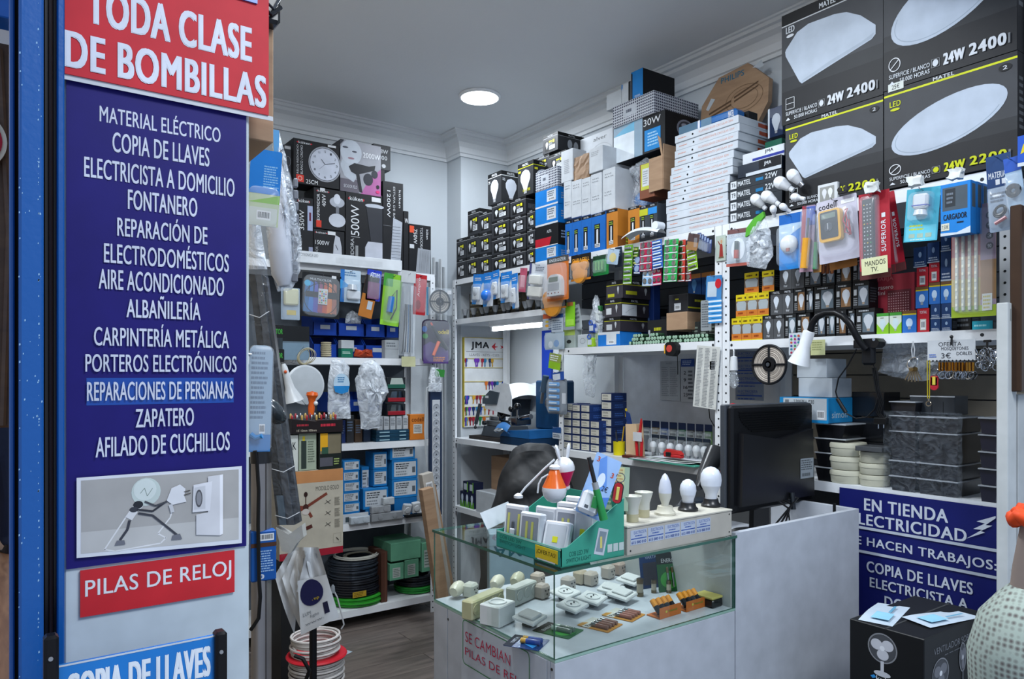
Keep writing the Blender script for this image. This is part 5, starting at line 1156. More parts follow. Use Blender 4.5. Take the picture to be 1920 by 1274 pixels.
t=thing('yellow_sponge','pale yellow sponge shaped holder at the end of the desk shelf','holder',onshelf(1314,XS+.02,zd),-PI/2)
mb=MB();mb.box(0,.085,0,.05,0,.045,'#c2c060:.7',.014);mb.box(.01,.075,.01,.05,.046,.07,'#b5ae50:.7',.008)
mb.cyl((.03,-.001,.025),(.03,.001,.025),.005,'#5a5a2a',8);mb.cyl((.055,-.001,.025),(.055,.001,.025),.005,'#5a5a2a',8);mb.build('body',t)
t=thing('red_cutter','red oval plastic tool hanging at the foot of the thick post','tool',onshelf(1350,XS-.02,1.17),-PI/2)
mb=MB();mb.lathe([(0,-.045),(.012,-.04),(.02,0),(.014,.036),(0,.044)],'#a8202c:.3',(0,0,0),16,(0,0,1),(1,.6));mb.build('body',t,True);mb=MB();mb.tube([(0,0,.04),(.004,.0,.07),(.01,.012,.09)],.0012,'#8a8e92:.3:1');mb.build('wire',t)
card('wood_ruler','small reddish brown wooden tray at the front of the desk shelf',(onshelf(1166,XS+.0,zd),.17,.012,-PI/2),'#5c2f28',hk=False,hook=False,th=.04,cat='tray')
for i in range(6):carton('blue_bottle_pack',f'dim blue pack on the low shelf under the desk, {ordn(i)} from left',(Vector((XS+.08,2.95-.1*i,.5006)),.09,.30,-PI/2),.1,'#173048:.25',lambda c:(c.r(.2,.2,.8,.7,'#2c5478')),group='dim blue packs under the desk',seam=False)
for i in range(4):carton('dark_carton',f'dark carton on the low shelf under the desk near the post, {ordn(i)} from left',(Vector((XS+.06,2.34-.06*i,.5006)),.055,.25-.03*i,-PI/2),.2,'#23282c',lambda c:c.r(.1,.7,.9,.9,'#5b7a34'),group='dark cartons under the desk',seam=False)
# = BAY C, middle shelf: rows of bulb boxes
zc=ZMID-.0035
def yellowbox(c):c.r(0,0,1,1,'#c9b51c');c.r(0,.05,1,.72,'#6f5f50');c.r(0,.05,1,.3,'#c0702c');c.p([(.12,.3),(.88,.3),(.95,.6),(.8,.7),(.2,.7),(.05,.6)],'#9aa2a6');c.mic(.15,.78,.7,.92,1,'#5a3c10');c.el(.85,.85,.06,.05,'#2a2418');c.mic(.2,.1,.8,.26,1,'#8a3a14')
def matelbox(c):c.r(0,0,1,1,'#4a4c4f');c.r(0,.84,1,1,'#1a1b1d');c.t('MATEL',.22,.88,.78,.96,WH,.03);c.bulb(.5,.5,.24,.27,'#c3cbd4');c.t('9W',.35,.08,.65,.18,WH,.03)
def winbox(k=0):
 def f(c):
  c.r(0,0,1,1,'#1b1d1f');c.mic(.15,.86,.85,.96,1,'#a8acb0');c.r(.35,.1,.95,.84,['#5c6a74','#7a5a3c','#56616c'][k%3]);c.bulb(.66,.46,.26,.32,'#b9bfc6','#9a8a78');c.r(.07,.5,.25,.72,'#b0b4b8');c.mic(.05,.1,.32,.42,4,'#8e9296')
 return f
def greenbulb(c):c.r(0,0,1,1,'#c2ccc0');c.r(0,.85,1,1,'#3f8c34');c.p([(0,0),(1,0),(1,.55),(.7,.35),(.5,.15),(0,.5)],'#7fb62c');c.bulb(.5,.42,.26,.3,'#b9ccd0');c.mic(.3,.74,.7,.8,1,'#4a5a44')
def bluebulb(c):c.r(0,0,1,1,'#2a6ab8');c.r(0,.86,1,1,'#6a4a2c');c.r(0,.8,1,.86,'#c9b51c');c.el(.5,.45,.24,.2,'#b9d0e6');c.r(.4,.15,.6,.3,'#8a98a6')
def redbox(c):c.r(0,0,1,1,'#b0202e');c.t('TOTAL',.2,.78,.8,.9,WH,.03);c.r(.25,.08,.75,.55,'#b8bcb0');c.bars(.3,.12,.7,.5)
def navybox(c):c.r(0,0,1,1,'#1c3a66');c.el(.5,.62,.12,.14,'#8fa8c4');c.mic(.1,.08,.9,.3,2,'#b0bccb');c.r(0,0,1,.06,'#aab4c0')
def darkside(c):c.r(0,0,1,1,'#1a1b1e');c.mic(.1,.2,.8,.8,6,'#5f6368')
def rowbox(name,label,u1,u2,h,z,X,fn,body,dp=.07,group=None,side=darkside):
 y1,y2=atX(u1,600,X).y,atX(u2,600,X).y
 return carton(name,label,(Vector((X,y1,z)),y1-y2-.001,h,-PI/2),dp,body,fn,side,group=group,seam=False)
RW=['bottom','second','third']
GY,GM,GWn='yellow and orange bulb boxes on the middle shelf','grey bulb boxes with white bulb print','black window bulb boxes on the middle shelf'
for r_,us in enumerate([[1372,1391,1410,1430],[1380,1401,1421,1442],[]]):
 for i in range(len(us)-1):rowbox('yellow_bulb_box',f'yellow and orange bulb box, {["left", "middle", "right"][i]} one in the {RW[r_]} row',us[i],us[i+1],.098,zc+.0995*r_,XS+.012,yellowbox,'#b8651f',group=GY)
rowbox('yellow_bulb_box','yellow and orange bulb box alone in the third row at left',1396,1423,.09,zc+.199,XS+.02,yellowbox,'#b8651f',group=GY)
rowbox('yellow_bulb_box','tilted yellow bulb box in the third row beside the grey boxes',1429,1452,.088,zc+.199,XS+.02,yellowbox,'#c9b51c',group=GY)
for r_,us in enumerate([[1431,1451,1471],[1445,1467,1488],[1462,1485,1508]]):
 for i in range(2):rowbox('grey_bulb_box',f'grey bulb box with white bulb print, {["left", "right"][i]} one in the {RW[r_]} row',us[i],us[i+1],.098,zc+.0995*r_,XS+.012,matelbox,'#2c2d30',group=GM)
wins=[[(1472,1494),(1495,1520),(1527,1549),(1550,1567),(1568,1588),(1590,1604),(1605,1642)],[(1489,1511),(1512,1526),(1527,1566),(1567,1598),(1599,1631)],[(1509,1541),(1542,1567),(1568,1598),(1599,1630)]]
for r_,us in enumerate(wins):
 for i,(a,b)in enumerate(us):rowbox('window_bulb_box',f'black bulb box with a clear window, {ordn(i)} from left in the {RW[r_]} row',a,b-1,.098 if r_<2 else .085,zc+.0995*r_,XS+.012+.002*((i*3)%4),winbox(i+r_),'#17181a',group=GWn)
def marj(c):c.r(0,0,1,1,'#8c2434');c.t('MARJA',.06,.84,.5,.95,'#b45a64',.03);c.t('Brasero',.06,.66,.5,.76,'#d8c8c8',.01);c.t('Mini',.06,.53,.3,.62,'#d8c8c8',.01);c.r(.36,.08,.92,.62,'#5f2630');[c.el(.4+.06*i,.12+.06*j,.016,.016,'#a88088',6)for i in range(9)for j in range(8)]
p=Rp(1633,1711,524,595,XS+.06);carton('heater_box','dark red heater box with white lettering and mesh print',(Vector((XS+.075,p[0].y,zc+.066)),p[1],.155,-PI/2),.1,'#7a1e2c',marj,child=True,seam=False)
carton('support_box','dark box under the red heater box behind the green bulb boxes',(Vector((XS+.10,p[0].y,zc)),p[1],.065,-PI/2),.1,'#22262a')
for i,(a,b)in enumerate([(1644,1667),(1668,1691)]):rowbox('green_bulb_box',f'green and white bulb box, {["left", "right"][i]} of the two in front of the red box',a,b,.075,zc,XS+.012,greenbulb,'#5f9a34',dp=.06,group='green and white bulb boxes')
rowbox('blue_bulb_box','blue and yellow bulb box right of the green ones',1692,1719,.078,zc,XS+.012,bluebulb,'#1f5aa0')
rowbox('red_bulb_box','red bulb box with barcode, bottom row beside the blue one',1720,1743,.082,zc,XS+.012,redbox,'#8f1c28')
for r_ in range(2):
 for i,(a,b)in enumerate([(1745,1764),(1765,1785)]):rowbox('navy_bulb_box',f'navy bulb box at the right, {["left", "right"][i]} one in the {["bottom", "second"][r_]} layer',a,b,.042 if r_==0 else .05,zc+.043*r_,XS+.012,navybox,'#1c3a66',group='navy bulb boxes at the right end')
for i,(a,b)in enumerate([(1717,1741),(1742,1763),(1764,1785)]):rowbox('blue_bulb_box',f'blue and yellow bulb box, {["left", "middle", "right"][i]} one in the upper blue row',a,b,.074,zc+.094 if i else zc+.0835,XS+.012,bluebulb,'#1f5aa0',group='blue and yellow bulb boxes in a row')
for i,(a,b)in enumerate([(1719,1741),(1742,1762)]):rowbox('red_bulb_box',f'red bulb box with barcode above the blue row, {["left", "right"][i]} one',a,b,.066,zc+(.169 if i else .1585),XS+.012,redbox,'#8f1c28',group='red bulb boxes above the blue row')
rowbox('navy_bulb_box','tall navy bulb box right of the red pair',1764,1785,.10,zc+.169,XS+.012,navybox,'#1c3a66')
for i,(a,b)in enumerate([(1713,1738),(1739,1762),(1764,1784)]):rowbox('navy_bulb_box',f'navy bulb box on the very top layer, {["left", "middle", "right"][i]} one',a,b,.07,zc+([.226,.236,.270][i]),XS+.012,navybox,'#17294a',group='navy bulb boxes on the top layer')
t=rowbox('turquoise_box','low turquoise box under the led stick pack',1823,1862,.03,zc,XS+.05,lambda c:(c.r(0,0,1,1,'#2a9ab0'),c.mic(.1,.3,.9,.7,1,'#9fd8e0')),'#1d7f94')
rowbox('black_box','black box beside the low turquoise box',1788,1822,.055,zc,XS+.05,lambda c:c.mic(.1,.2,.9,.8,2,'#565b60'),'#101214')
# = BAY C, packs hanging from the top shelf
def rod(mb,w_,h_):mb.cyl((w_*.5,-.012,h_*.2),(w_*.5,-.012,h_*.42),w_*.09,'#9a3428:.3',12);mb.cyl((w_*.5,-.012,h_*.42),(w_*.5,-.012,h_*.66),w_*.08,'#1c3030:.3',12)
card('torch_pack','silver card with a small red and dark torch by the thick post',Rp(1362,1405,424,495,XS-.06),'#aab4bf',lambda c:(c.r(0,.88,1,1,'#6a4a4a'),c.t('CONNECT',.12,.78,.88,.86,WH,.02),c.r(0,0,1,.08,'#a85a50'),c.el(.5,.45,.3,.3,'#d5dde5')),(.1,.1,.9,.75),rod,roll=.04)
t=thing('fitting_bag','clear bag of white plastic fittings with a green header','bag',atX(1400,500,XS-.08),-PI/2)
bag('film',None,[(0,.0),(.09,-.02),(.125,.03),(.11,.13),(.085,.19),(.03,.17),(.0,.1)],.05,'bag_film',parent=t,seed=3)
mb=MB();mb.prism([(.0,.12),(.03,.13),(.09,.19),(.085,.21),(.04,.19),(.005,.155)],.012,'#4f9a34:.4',(0,-.01,0));mb.build('header',t)
mb=MB()
for x,z,a in((.03,.05,.4),(.06,.03,1.2),(.09,.07,2.2),(.05,.085,1.9),(.08,.025,.2)):bulb_mb(mb,(x,0,z),.42,'#d5d9dd:.3','#ccd0d4','#c9ccd0:.3',(math.cos(a),0,math.sin(a)),'g')
mb.build('white_fitting',t,True)
GBL='white bulbs with plugs heaped on the shelf edge'
for i,(u,v,s_,ax)in enumerate([(1437,393,1.0,(-.6,-.3,.75)),(1462,385,1.05,(-.7,-.3,.65)),(1489,358,1.1,(-.75,-.25,.6)),(1506,350,1.0,(-.5,-.4,.8)),(1510,374,.9,(-.8,-.3,.3)),(1452,408,.8,(.2,-.5,.85)),(1482,398,.8,(-.3,-.5,.4))]):
 t=thing('white_bulb',f'white round plug bulb in the heap, {["far left", "second from left", "large upper one", "topmost with metal plug", "right side one", "lowest left one", "lowest right one"][i]}','bulb',atX(u,v,XS-.03-.006*i),-PI/2,GBL)
 mb=MB();axx=Vector(ax);bulb_mb(mb,(0,0,0),.75*s_,'#dfe3e8:.2','#d3d6da:.3','#b0b3b8:.3:1' if i==3 else '#cfd2d6:.4',axx,'pear' if i<4 else 'g');mb.build('bulb',t,True)
card('alarm_pack','blue and clear pack with a white dome alarm',Rp(1461,1506,396,502,XS-.07),'#3a7cc0',lambda c:(c.r(0,.82,1,1,'#1c5ca8'),c.p([(0,.5),(0,.2),(.4,0),(1,0),(1,.3)],'#2a84d0'),c.p([(0,.5),(1,.75),(1,.82),(0,.82)],'#9fb6cc')),(.04,.05,.96,.78),lambda mb,w_,h_:(mb.lathe([(w_*.34,0),(w_*.34,.01),(w_*.24,.026),(w_*.1,.03)],'#d3d6d8:.3',(w_*.45,-.002,h_*.45),24,(0,-1,0)),mb.box(w_*.5,w_*.62,-.034,-.026,h_*.3,h_*.36,'#8a4a40')),dpt=.034)
card('tester_pack','long clear pack with a yellow handled screwdriver tester',Rp(1499,1524,383,508,XS-.09),'#8f7f98',lambda c:(c.r(0,.3,.3,1,'#8c3040'),c.r(.35,.7,1,.98,'#4a5ca0'),c.r(0,0,1,.1,'#a88a9c')),(.08,.03,.95,.95),lambda mb,w_,h_:(mb.cyl((w_*.5,-.015,h_*.05),(w_*.6,-.015,h_*.5),w_*.26,'#d0942a:.25',14),mb.cyl((w_*.6,-.013,h_*.5),(w_*.65,-.013,h_*.8),w_*.08,'#30363c:.3',10)),roll=.05)
card('tester_pack','long clear pack with a green handled screwdriver tester',Rp(1525,1540,393,510,XS-.075),'#b0713a',lambda c:(c.r(0,.5,1,1,'#7a88b0'),c.r(0,0,1,.25,'#b8864a')),(.05,.03,.95,.95),lambda mb,w_,h_:(mb.cyl((w_*.4,-.012,h_*.05),(w_*.5,-.012,h_*.48),w_*.26,'#1f7a44:.25',12),mb.cyl((w_*.5,-.012,h_*.48),(w_*.55,-.012,h_*.7),w_*.07,'#30363c:.3',8)),roll=.03)
for i in range(3):card('copper_pack',f'slim copper coloured rod pack behind the tool card, {ordn(i)} from left',Rp(1540+8*i,1547+8*i,470,513,XS-.02),'#7a4630',lambda c:c.r(.3,.05,.7,.9,'#a8683c'),group='slim copper rod packs',roll=.06,hk=False)
carton('white_box','small white box with a window standing above the tool card',Rp(1533,1570,340,376,XS-.02),.06,'#c5c9cc',lambda c:(c.r(.12,.1,.85,.85,'#8a8c88'),c.bulb(.35,.45,.12,.3,'#c9ccd0'),c.bulb(.65,.45,.12,.3,'#d5d8db')),lambda c:c.mic(.3,.4,.7,.6,2,'#9a9ea2'))
def mm(t,w_,h_):
 def pr_(o,k,x0,z0,x1,z1,y0,y1,r_):mb=MB();mb.prism(rr(x1-x0,z1-z0,r_,4,x0,z0),y1-y0,k,(0,y0,0));return mb.build(o,t)
 pr_('yellow_case','#cf9c1c:.35',w_*.12,h_*.32,w_*.66,h_*.82,-.024,-.001,.012)
 pr_('face','#23262c:.4',w_*.17,h_*.37,w_*.6,h_*.79,-.026,-.024,.006)
 pr_('screen','#5d6c60:.2',w_*.21,h_*.68,w_*.56,h_*.76,-.0275,-.026,.002)
 mb=MB();mb.lathe([(w_*.11,0),(w_*.10,.004),(w_*.03,.004)],'#3a3e46:.4',(w_*.38,-.026,h_*.54),20,(0,-1,0));mb.box(w_*.37,w_*.39,-.034,-.03,h_*.5,h_*.6,'#a9adb2');mb.build('dial',t,True)
 mb=MB()
 for i in range(3):mb.tube([(w_*(.74+.03*i),-.01,h_*.78),(w_*(.8-.05*i),-.016,h_*.6),(w_*(.72+.06*i),-.014,h_*.42),(w_*(.86-.02*i),-.012,h_*.36),(w_*.84,-.015,h_*.6)],.0022,['#a8202c','#141518','#b02838'][i]+':.35',6)
 mb.build('test_leads',t,True)
card('multimeter_pack','white card with yellow multimeter and red test leads',Rp(1537,1613,364,487,XS-.10),'#b4b3c2',lambda c:(c.t('codell',.06,.86,.5,.95,'#1d1d26',.03),c.r(.62,.88,.95,.94,'#d5d8dc')),(.04,.1,.98,.84),parts=mm,roll=-.06,dpt=.03)
t=thing('black_clip','black spring clip gripping the top of the multimeter card','clip',atX(1572,366,XS-.12),-PI/2)
mb=MB();mb.box(0,.034,-.006,.006,0,.012,'#131416:.3',.003);mb.lathe([(.009,-.003),(.009,.003)],'#1a1b1e:.3',(.005,0,.018),10,(0,1,0));mb.lathe([(.009,-.003),(.009,.003)],'#1a1b1e:.3',(.028,0,.018),10,(0,1,0));mb.build('jaw',t,True)
card('orange_card','orange card showing below the multimeter card',Rp(1556,1608,440,502,XS-.06),'#a8703a',lambda c:c.r(.05,.3,.6,.9,'#b9b4ac'),hk=False,hook=False,roll=-.08)
def remote(t,w_,h_):
 mb=MB();mb.prism(rr(w_*.34,h_*.74,.004,3,w_*.18,h_*.18),.014,'#202327:.4',(0,-.015,0));o=mb.build('remote',t)
 mb=MB();r=random.Random(4)
 for j in range(15):
  for i in range(3):mb.lathe([(w_*.022,0),(w_*.02,.0015)],'#b3b6ba' if r.random()<.8 else r.choice(['#a8242c','#2f8c4a','#c9a52a']),(w_*(.25+.10*i),-.015,h_*(.24+.044*j)),8,(0,-1,0))
 k=mb.build('button',o);k['kind']='stuff'
def supf(c):c.r(0,0,1,1,'#9c1c2c');c.r(0,0,.12,1,'#a82436');c.r(.12,.12,.62,.95,'#8a3440');c.t('SUPERIOR',.72,.3,.86,.66,WH,.05,90);c.mic(.15,.93,.5,.95,1,'#c99aa0');c.r(.74,.69,.86,.74,'#c9ccd0');c.r(0,0,1,.1,'#5a3030')
card('remote_pack','red card with black television remote, frontmost of the three',Rp(1613,1671,354,520,XS-.14),'#9c1c2c',supf,(.1,.1,.68,.97),parts=remote,roll=-.02,dpt=.024)
for i in range(2):card('remote_pack',f'red remote control card tucked behind the front one, {["nearer", "farther"][i]}',Rp(1640+i*22,1680+i*20,356,515-i*4,XS-.11+.035*i),'#8c1a28',supf,(.1,.1,.68,.97),roll=-.10-.05*i,dpt=.02,group='red remote cards behind the front one')
sheetobj('note','cream sticky note with handwriting stuck on the red remote card',1616,1665,480,512,XS-.172,'#c8c9a0',lambda c:(c.t('MANDOS',.14,.52,.92,.82,'#2c2e30',.0),c.t('TV.',.36,.14,.64,.42,'#2c2e30',.0)),'note',-.04)
def hookset(label,u,v,X=XS-.06):
 t=thing('crumpled_tape',label,'tape',atX(u,v,X),-PI/2);mb=crump(-.02,.02,-.012,.012,-.015,.015,'#cdd1cf:.7',.006,3,int(u));mb.build('tape',t,True)
hookset('crumpled white tape wad holding the red remote cards',1635,352,XS-.165);hookset('crumpled white tape wad holding the turquoise card',1717,342,XS-.13);hookset('crumpled white tape wad holding the blue charger boxes',1793,326,XS-.13)
def usbf(c):c.r(0,0,1,1,'#4fb4cc');c.r(.05,.02,.95,.3,'#6ac4d8');c.mic(.15,.2,.6,.33,2,'#b8c84a');[c.r(.15+.25*i,.07,.33+.25*i,.15,'#9fb8a8')for i in range(3)];c.mic(.2,.02,.8,.05,1,'#d8eef2')
card('usb_charger_pack','turquoise card with white plug charger and blue ring',Rp(1694,1757,345,446,XS-.10),'#4fb4cc',usbf,(.15,.35,.85,.92),lambda mb,w_,h_:(mb.box(w_*.28,w_*.72,-.024,-.002,h_*.6,h_*.88,'#c5cad0:.3',.006),mb.box(w_*.27,w_*.73,-.025,-.002,h_*.65,h_*.67,'#1c3aa0:.3'),mb.lathe([(w_*.2,0),(w_*.16,h_*.1)],'#c5cad0:.3',(w_*.5,-.012,h_*.48),16)),roll=.07,dpt=.03)
def cargf(c):c.r(0,0,1,1,'#1a78c4');c.r(.06,.48,.9,.93,'#46525c');c.r(.15,.55,.5,.9,'#2c3238');c.mic(.2,.6,.46,.84,3,'#6a7480');c.t('CARGADOR',.1,.30,.88,.41,'#15202c',.04);c.mic(.55,.2,.85,.26,1,'#15202c');c.r(.02,.1,.3,.24,'#c8c9b8');c.t('7.50€',.05,.13,.27,.21,'#22252a',0);c.p([(0,0),(1,0),(1,.13),(.55,.04),(0,.06)],'#c2ccd4')
for i in range(3):
 p=Rp(1764+17*i,1820+11*i,337+3*i,436,XS-.135+.045*i)
 carton('charger_box',f'bright blue charger box with clear window, {["frontmost", "middle", "rearmost"][i]} of three',p,.04,'#1a78c4',cargf,lambda c:(c.r(0,0,1,1,'#1466ac'),c.r(.2,.5,.8,.95,'#3a4650')),child=True,group='bright blue charger boxes',seam=False)
def ledf(c):
 c.r(0,0,1,1,'#b0a060');c.r(0,.55,1,1,'#a05a58');c.r(0,.35,1,.55,'#b48a68');c.r(0,.0,1,.1,'#8aa02c');c.r(.66,0.1,1,1,'#8c7c8c');c.r(.66,.15,1,.5,'#8a6a48')
 for i in range(4):c.el(.86,.62+.09*i,.08,.032,'#26242c');c.t(str(['90','3','9','80'][i]),.82,.605+.09*i,.9,.635+.09*i,WH,0)
 c.r(.7,.05,.92,.2,'#b9bcb8');c.mic(.72,.06,.9,.19,4,'#a8a04a')
def sticks(mb,w_,h_):
 for i in range(4):
  x=w_*(.10+.145*i);mb.box(x,x+w_*.075,-.008,-.002,h_*.06,h_*.94,'#b9bfb9:.2',.002)
  for j in range(12):mb.box(x+w_*.015,x+w_*.06,-.0095,-.008,h_*(.1+.07*j),h_*(.125+.07*j),'#d5d9c9:.3')
card('led_stick_pack','large colourful card with four clear led strips',Rp(1784,1868,378,592,XS-.05),'#b0a060',ledf,(.04,.03,.96,.97),sticks,dpt=.014)
card('cable_pack','dark blue topped clear pack with coiled black cable',Rp(1856,1903,284,431,XS-.10),'#8fa0b4',lambda c:(c.r(0,.58,1,1,'#1a3a68'),c.t('MATERIAL',.08,.7,.85,.78,WH,.02),c.r(.35,.61,.52,.68,WH),c.r(.6,.61,.77,.68,WH),c.mic(.1,.38,.8,.52,3,'#5a6878')),(.05,.03,.95,.56),lambda mb,w_,h_:(mb.torus((w_*.52,-.012,h_*.25),w_*.26,.004,'#111215:.3',(0,1,0),20,6,(1,.8)),mb.torus((w_*.54,-.016,h_*.26),w_*.22,.004,'#111215:.3',(0,1,0),20,6,(1,.8)),mb.cyl((w_*.3,-.012,h_*.1),(w_*.75,-.012,h_*.16),.006,'#a82434:.3',8)),roll=-.05)
card('ear_phone_pack','clear pack with black coil at the far right edge',Rp(1893,1925,290,400,XS-.17),'#8fa6bc',lambda c:c.r(0,.75,1,1,'#2a52a8'),(.05,.05,.95,.7),lambda mb,w_,h_:mb.torus((w_*.5,-.014,h_*.4),w_*.3,.008,'#0d0e10:.2',(0,1,0),20,8),roll=-.1)
sheetobj('blue_leaflet','small blue and yellow leaflet at the right photo edge',1908,1935,250,308,XS-.18,'#1f4fb0',lambda c:(c.r(0,0,1,.12,'#c2c8cc'),c.p([(.2,.4),(.8,.5),(.7,.8),(.4,.7)],'#c9b51c')),'leaflet')
# = BAY C, lower shelf
zl=ZLOW+.0006
def reel(name,label,loc,R,rot,group=None,clear=False,fill='#9a928a'):
 t=thing(name,label,'reel',loc,rot,group);nrm=(0,-1,0)
 mb=MB();mb.torus((0,0,0),R*.95,R*.06,'#15161a:.35',nrm,40,8);mb.build('rim',t,True)
 mb=MB();mb.lathe([(R*.34,-.006),(R*.34,.007),(R*.18,.008),(R*.18,-.006)],'#15161a:.35',n=28,ax=nrm)
 for i in range(4):a=PI/2*i;mb.tube([(R*.25*math.cos(a),-.002,R*.25*math.sin(a)),(R*.93*math.cos(a),-.002,R*.93*math.sin(a))],R*.055,'#15161a:.35',6)
 mb.build('spokes',t,True)
 mb=MB();n=60;vs=[]
 for k in range(6):mb.torus((0,.004,0),R*(.42+.09*k),R*.047,fill if k%2 else '#b3aaa0',nrm,40,6)
 mb.build('led_tape',t,True)
 mb=MB();mb.lathe([(R*.1,0),(R*.1,.002)],'#3c4046:.4',(0,-.008,0),16,nrm);mb.build('hub',t,True)
 return t
reel('led_reel','large black reel of led tape hanging left of the white lamp',atX(1442,684,XS-.03),.083,-PI/2)
t=thing('desk_lamp','clip lamp with white conical shade on a black gooseneck','lamp',(0,0,0))
Xl=XS-.10;A=lambda u,v,X=Xl:atX(u,v,X)
mb=MB();pts=[(1519,624),(1523,607),(1533,594),(1549,587),(1566,587),(1581,594),(1593,607),(1603,625),(1612,642),(1624,655)]
mb.tube([A(u,v)if i<7 else A(u,v,Xl+.012*(i-6))for i,(u,v)in enumerate(pts)],.0125,'#121316:.35',12);mb.build('gooseneck',t,True)
a_,b_=A(1517,622),A(1498,682);d_=(b_-a_);L_=d_.length
mb=MB();mb.lathe([(.012,-.004),(.021,0),(.022,.01),(.021,L_*.45),(.026,L_*.6),(.041,L_*.98),(.042,L_),(.039,L_),(.019,L_*.45),(.0,L_*.4)],'#d9dde1:.25',a_,28,d_);mb.build('shade',t,True)
mb=MB();bulb_mb(mb,a_+d_*.4,.45,'#c9ccd0',kind='g',ax=d_);mb.build('bulb',t,True)
mb=MB();c0,c1=A(1607,652,XS-.03),A(1640,634,XS-.03)
mb.prism([(0,0),(.0,.028),(.01,.034),(.085,.034),(.094,.022),(.09,.008),(.08,0)],.05,'#17181b:.35',(XS-.055,c0.y,c0.z-.004),(0,-1,0),(0,0,1),(1,0,0));mb.cyl(A(1638,637,XS-.056),A(1638,637,XS-.058),.005,'#b9bcc0:.3:1',10);mb.build('clamp',t,True)
mb=MB();c2=A(1629,672,XS-.04);mb.box(c2.x-.015,c2.x+.015,c2.y-.022,c2.y+.022,c2.z-.025,c2.z+.06,'#14161a:.4',.008);mb.build('switch_box',t)
mb=MB();mb.tube([A(u,v,XS-.03)for u,v in((1606,655),(1590,685),(1572,710),(1567,735),(1571,750),(1577,765))],.0028,'#101114:.4');mb.tube([A(u,v,XS-.03)for u,v in((1587,776),(1605,785),(1625,783),(1640,768),(1648,740),(1645,700),(1636,680))],.0028,'#101114:.4');mb.cyl(A(1570,748,XS-.03),A(1586,774,XS-.03),.007,'#1d1e20:.4',10);mb.build('power_cord',t,True)
mb=MB()
for k in range(3):mb.tube([A(u+k*3,v,XS-.03)for u,v in((1636,690),(1642,730),(1650,755),(1644,775),(1652,785))],.0028,'#0e0f11:.4')
mb.box(*(lambda p:(p.x-.01,p.x+.01,p.y-.025,p.y+.025,p.z-.012,p.z+.012))(A(1652,790,XS-.03)),'#0e0f11:.4',.004);mb.cyl(A(1647,792,XS-.03),A(1647,804,XS-.03),.0025,'#c3c6ca:.2:1',8);mb.cyl(A(1657,791,XS-.03),A(1657,803,XS-.03),.0025,'#c3c6ca:.2:1',8);mb.build('plug',t,True)
sheetobj('remote_card','colour button card hanging behind the white lamp shade',1479,1504,624,666,XS-.02,'#b8c0c8',lambda c:[c.el(.2+.28*i,.12+.15*j,.09,.05,['#a82c4c','#2a7a8c','#3a3a8c','#b04a30','#2a8c5a','#8a3aa0'][(i*2+j)%6],10)for i in range(3)for j in range(6)],'card')
sheetobj('note','pale yellow sticky note behind the white lamp shade',1520,1547,637,666,XS-.008,'#b9bc8c',lambda c:c.mic(.1,.3,.9,.9,4,'#8f9464'),'note')
def stick(c):
 c.r(0,0,1,1,'#7f8896')
 for j in range(4):c.t('ELECTRICISTA',.1,.9-.25*j,.8,.95-.25*j,'#2a4a98',.0);c.r(.05,.83-.25*j,.95,.855-.25*j,'#2a4a98');c.mic(.1,.76-.25*j,.9,.80-.25*j,1,'#2a4a98');c.mic(.2,.865-.25*j,.8,.885-.25*j,1,'#2a4a98')
sheetobj('sticker_sheet','sheet of grey and blue electrician stickers behind the led reel',1379,1432,655,752,XS+.30,'#7f8896',stick,'stickers')
t=thing('hanging_bulb','white bulb holder with a faceted clear bulb hanging by the thick post','bulb',atX(1376,668,XS-.02),0)
mb=MB();mb.tube([(.0,0,.0),(0,0,.02),(.01,.01,.03),(.02,.012,.03)],.003,'#c9cdd0');mb.lathe([(.005,.0),(.014,-.004),(.016,-.03),(.017,-.062)],'#c9cdd1:.3',n=18);mb.build('holder',t,True)
mb=MB();mb.lathe([(.012,-.062),(.018,-.085),(.022,-.105),(.018,-.125),(.008,-.137),(0,-.14)],'clear_plastic',n=10)
rnd=random.Random(3)
for i in range(26):a=rnd.uniform(0,2*PI);z=rnd.uniform(-.13,-.07);mb.ball((.018*math.cos(a),.018*math.sin(a),z),.0018,'#dfe6ee:.05:1',5)
mb.build('glass',t,True)
t=thing('red_lever','red and black bar leaning behind the monitor by the thick post','tool',(0,0,0));mb=MB()
mb.tube([atX(1374,762,XS-.05),atX(1370,800,XS-.05)],.008,'#a8202c:.3');mb.tube([atX(1370,800,XS-.05),atX(1349,868,XS-.05)],.004,'#17181b:.3');mb.lathe([(.014,0),(.012,.01),(0,.014)],'#a8202c:.3',atX(1374,762,XS-.05),12);mb.build('bar',t,True)
GBC='black food trays stacked under the blue box'
y1,y2=atX(1529,850,XS+.02).y,atX(1585,850,XS+.02).y
for i in range(4):
 t=thing('black_container',f'black plastic container with pale rim, {["lowest", "second", "third", "top"][i]} of the stack under the blue box','container',(XS+.02,y1,zl+.0565*i),-PI/2,GBC)
 mb=MB();w_=y1-y2;mb.prism([(.012,0),(w_-.012,0),(w_,.05),(0,.05)],.16,'#111215:.25');mb.build('tub',t)
 mb=MB();mb.box(-.003,w_+.003,-.003,.163,.05,.055,'#9fa4a8:.25',.001);mb.build('rim',t)
zt=zl+.0565*4
def simf(c):c.r(0,0,1,1,'#1c80b8');c.r(.08,.12,.97,.97,'#b0b8be');c.t('2700751-030',.3,.74,.72,.9,'#23282c',.02);c.r(.12,.74,.2,.9,'#6a7074');c.bars(.78,.15,.93,.5);c.mic(.12,.2,.7,.6,4,'#8a9094')
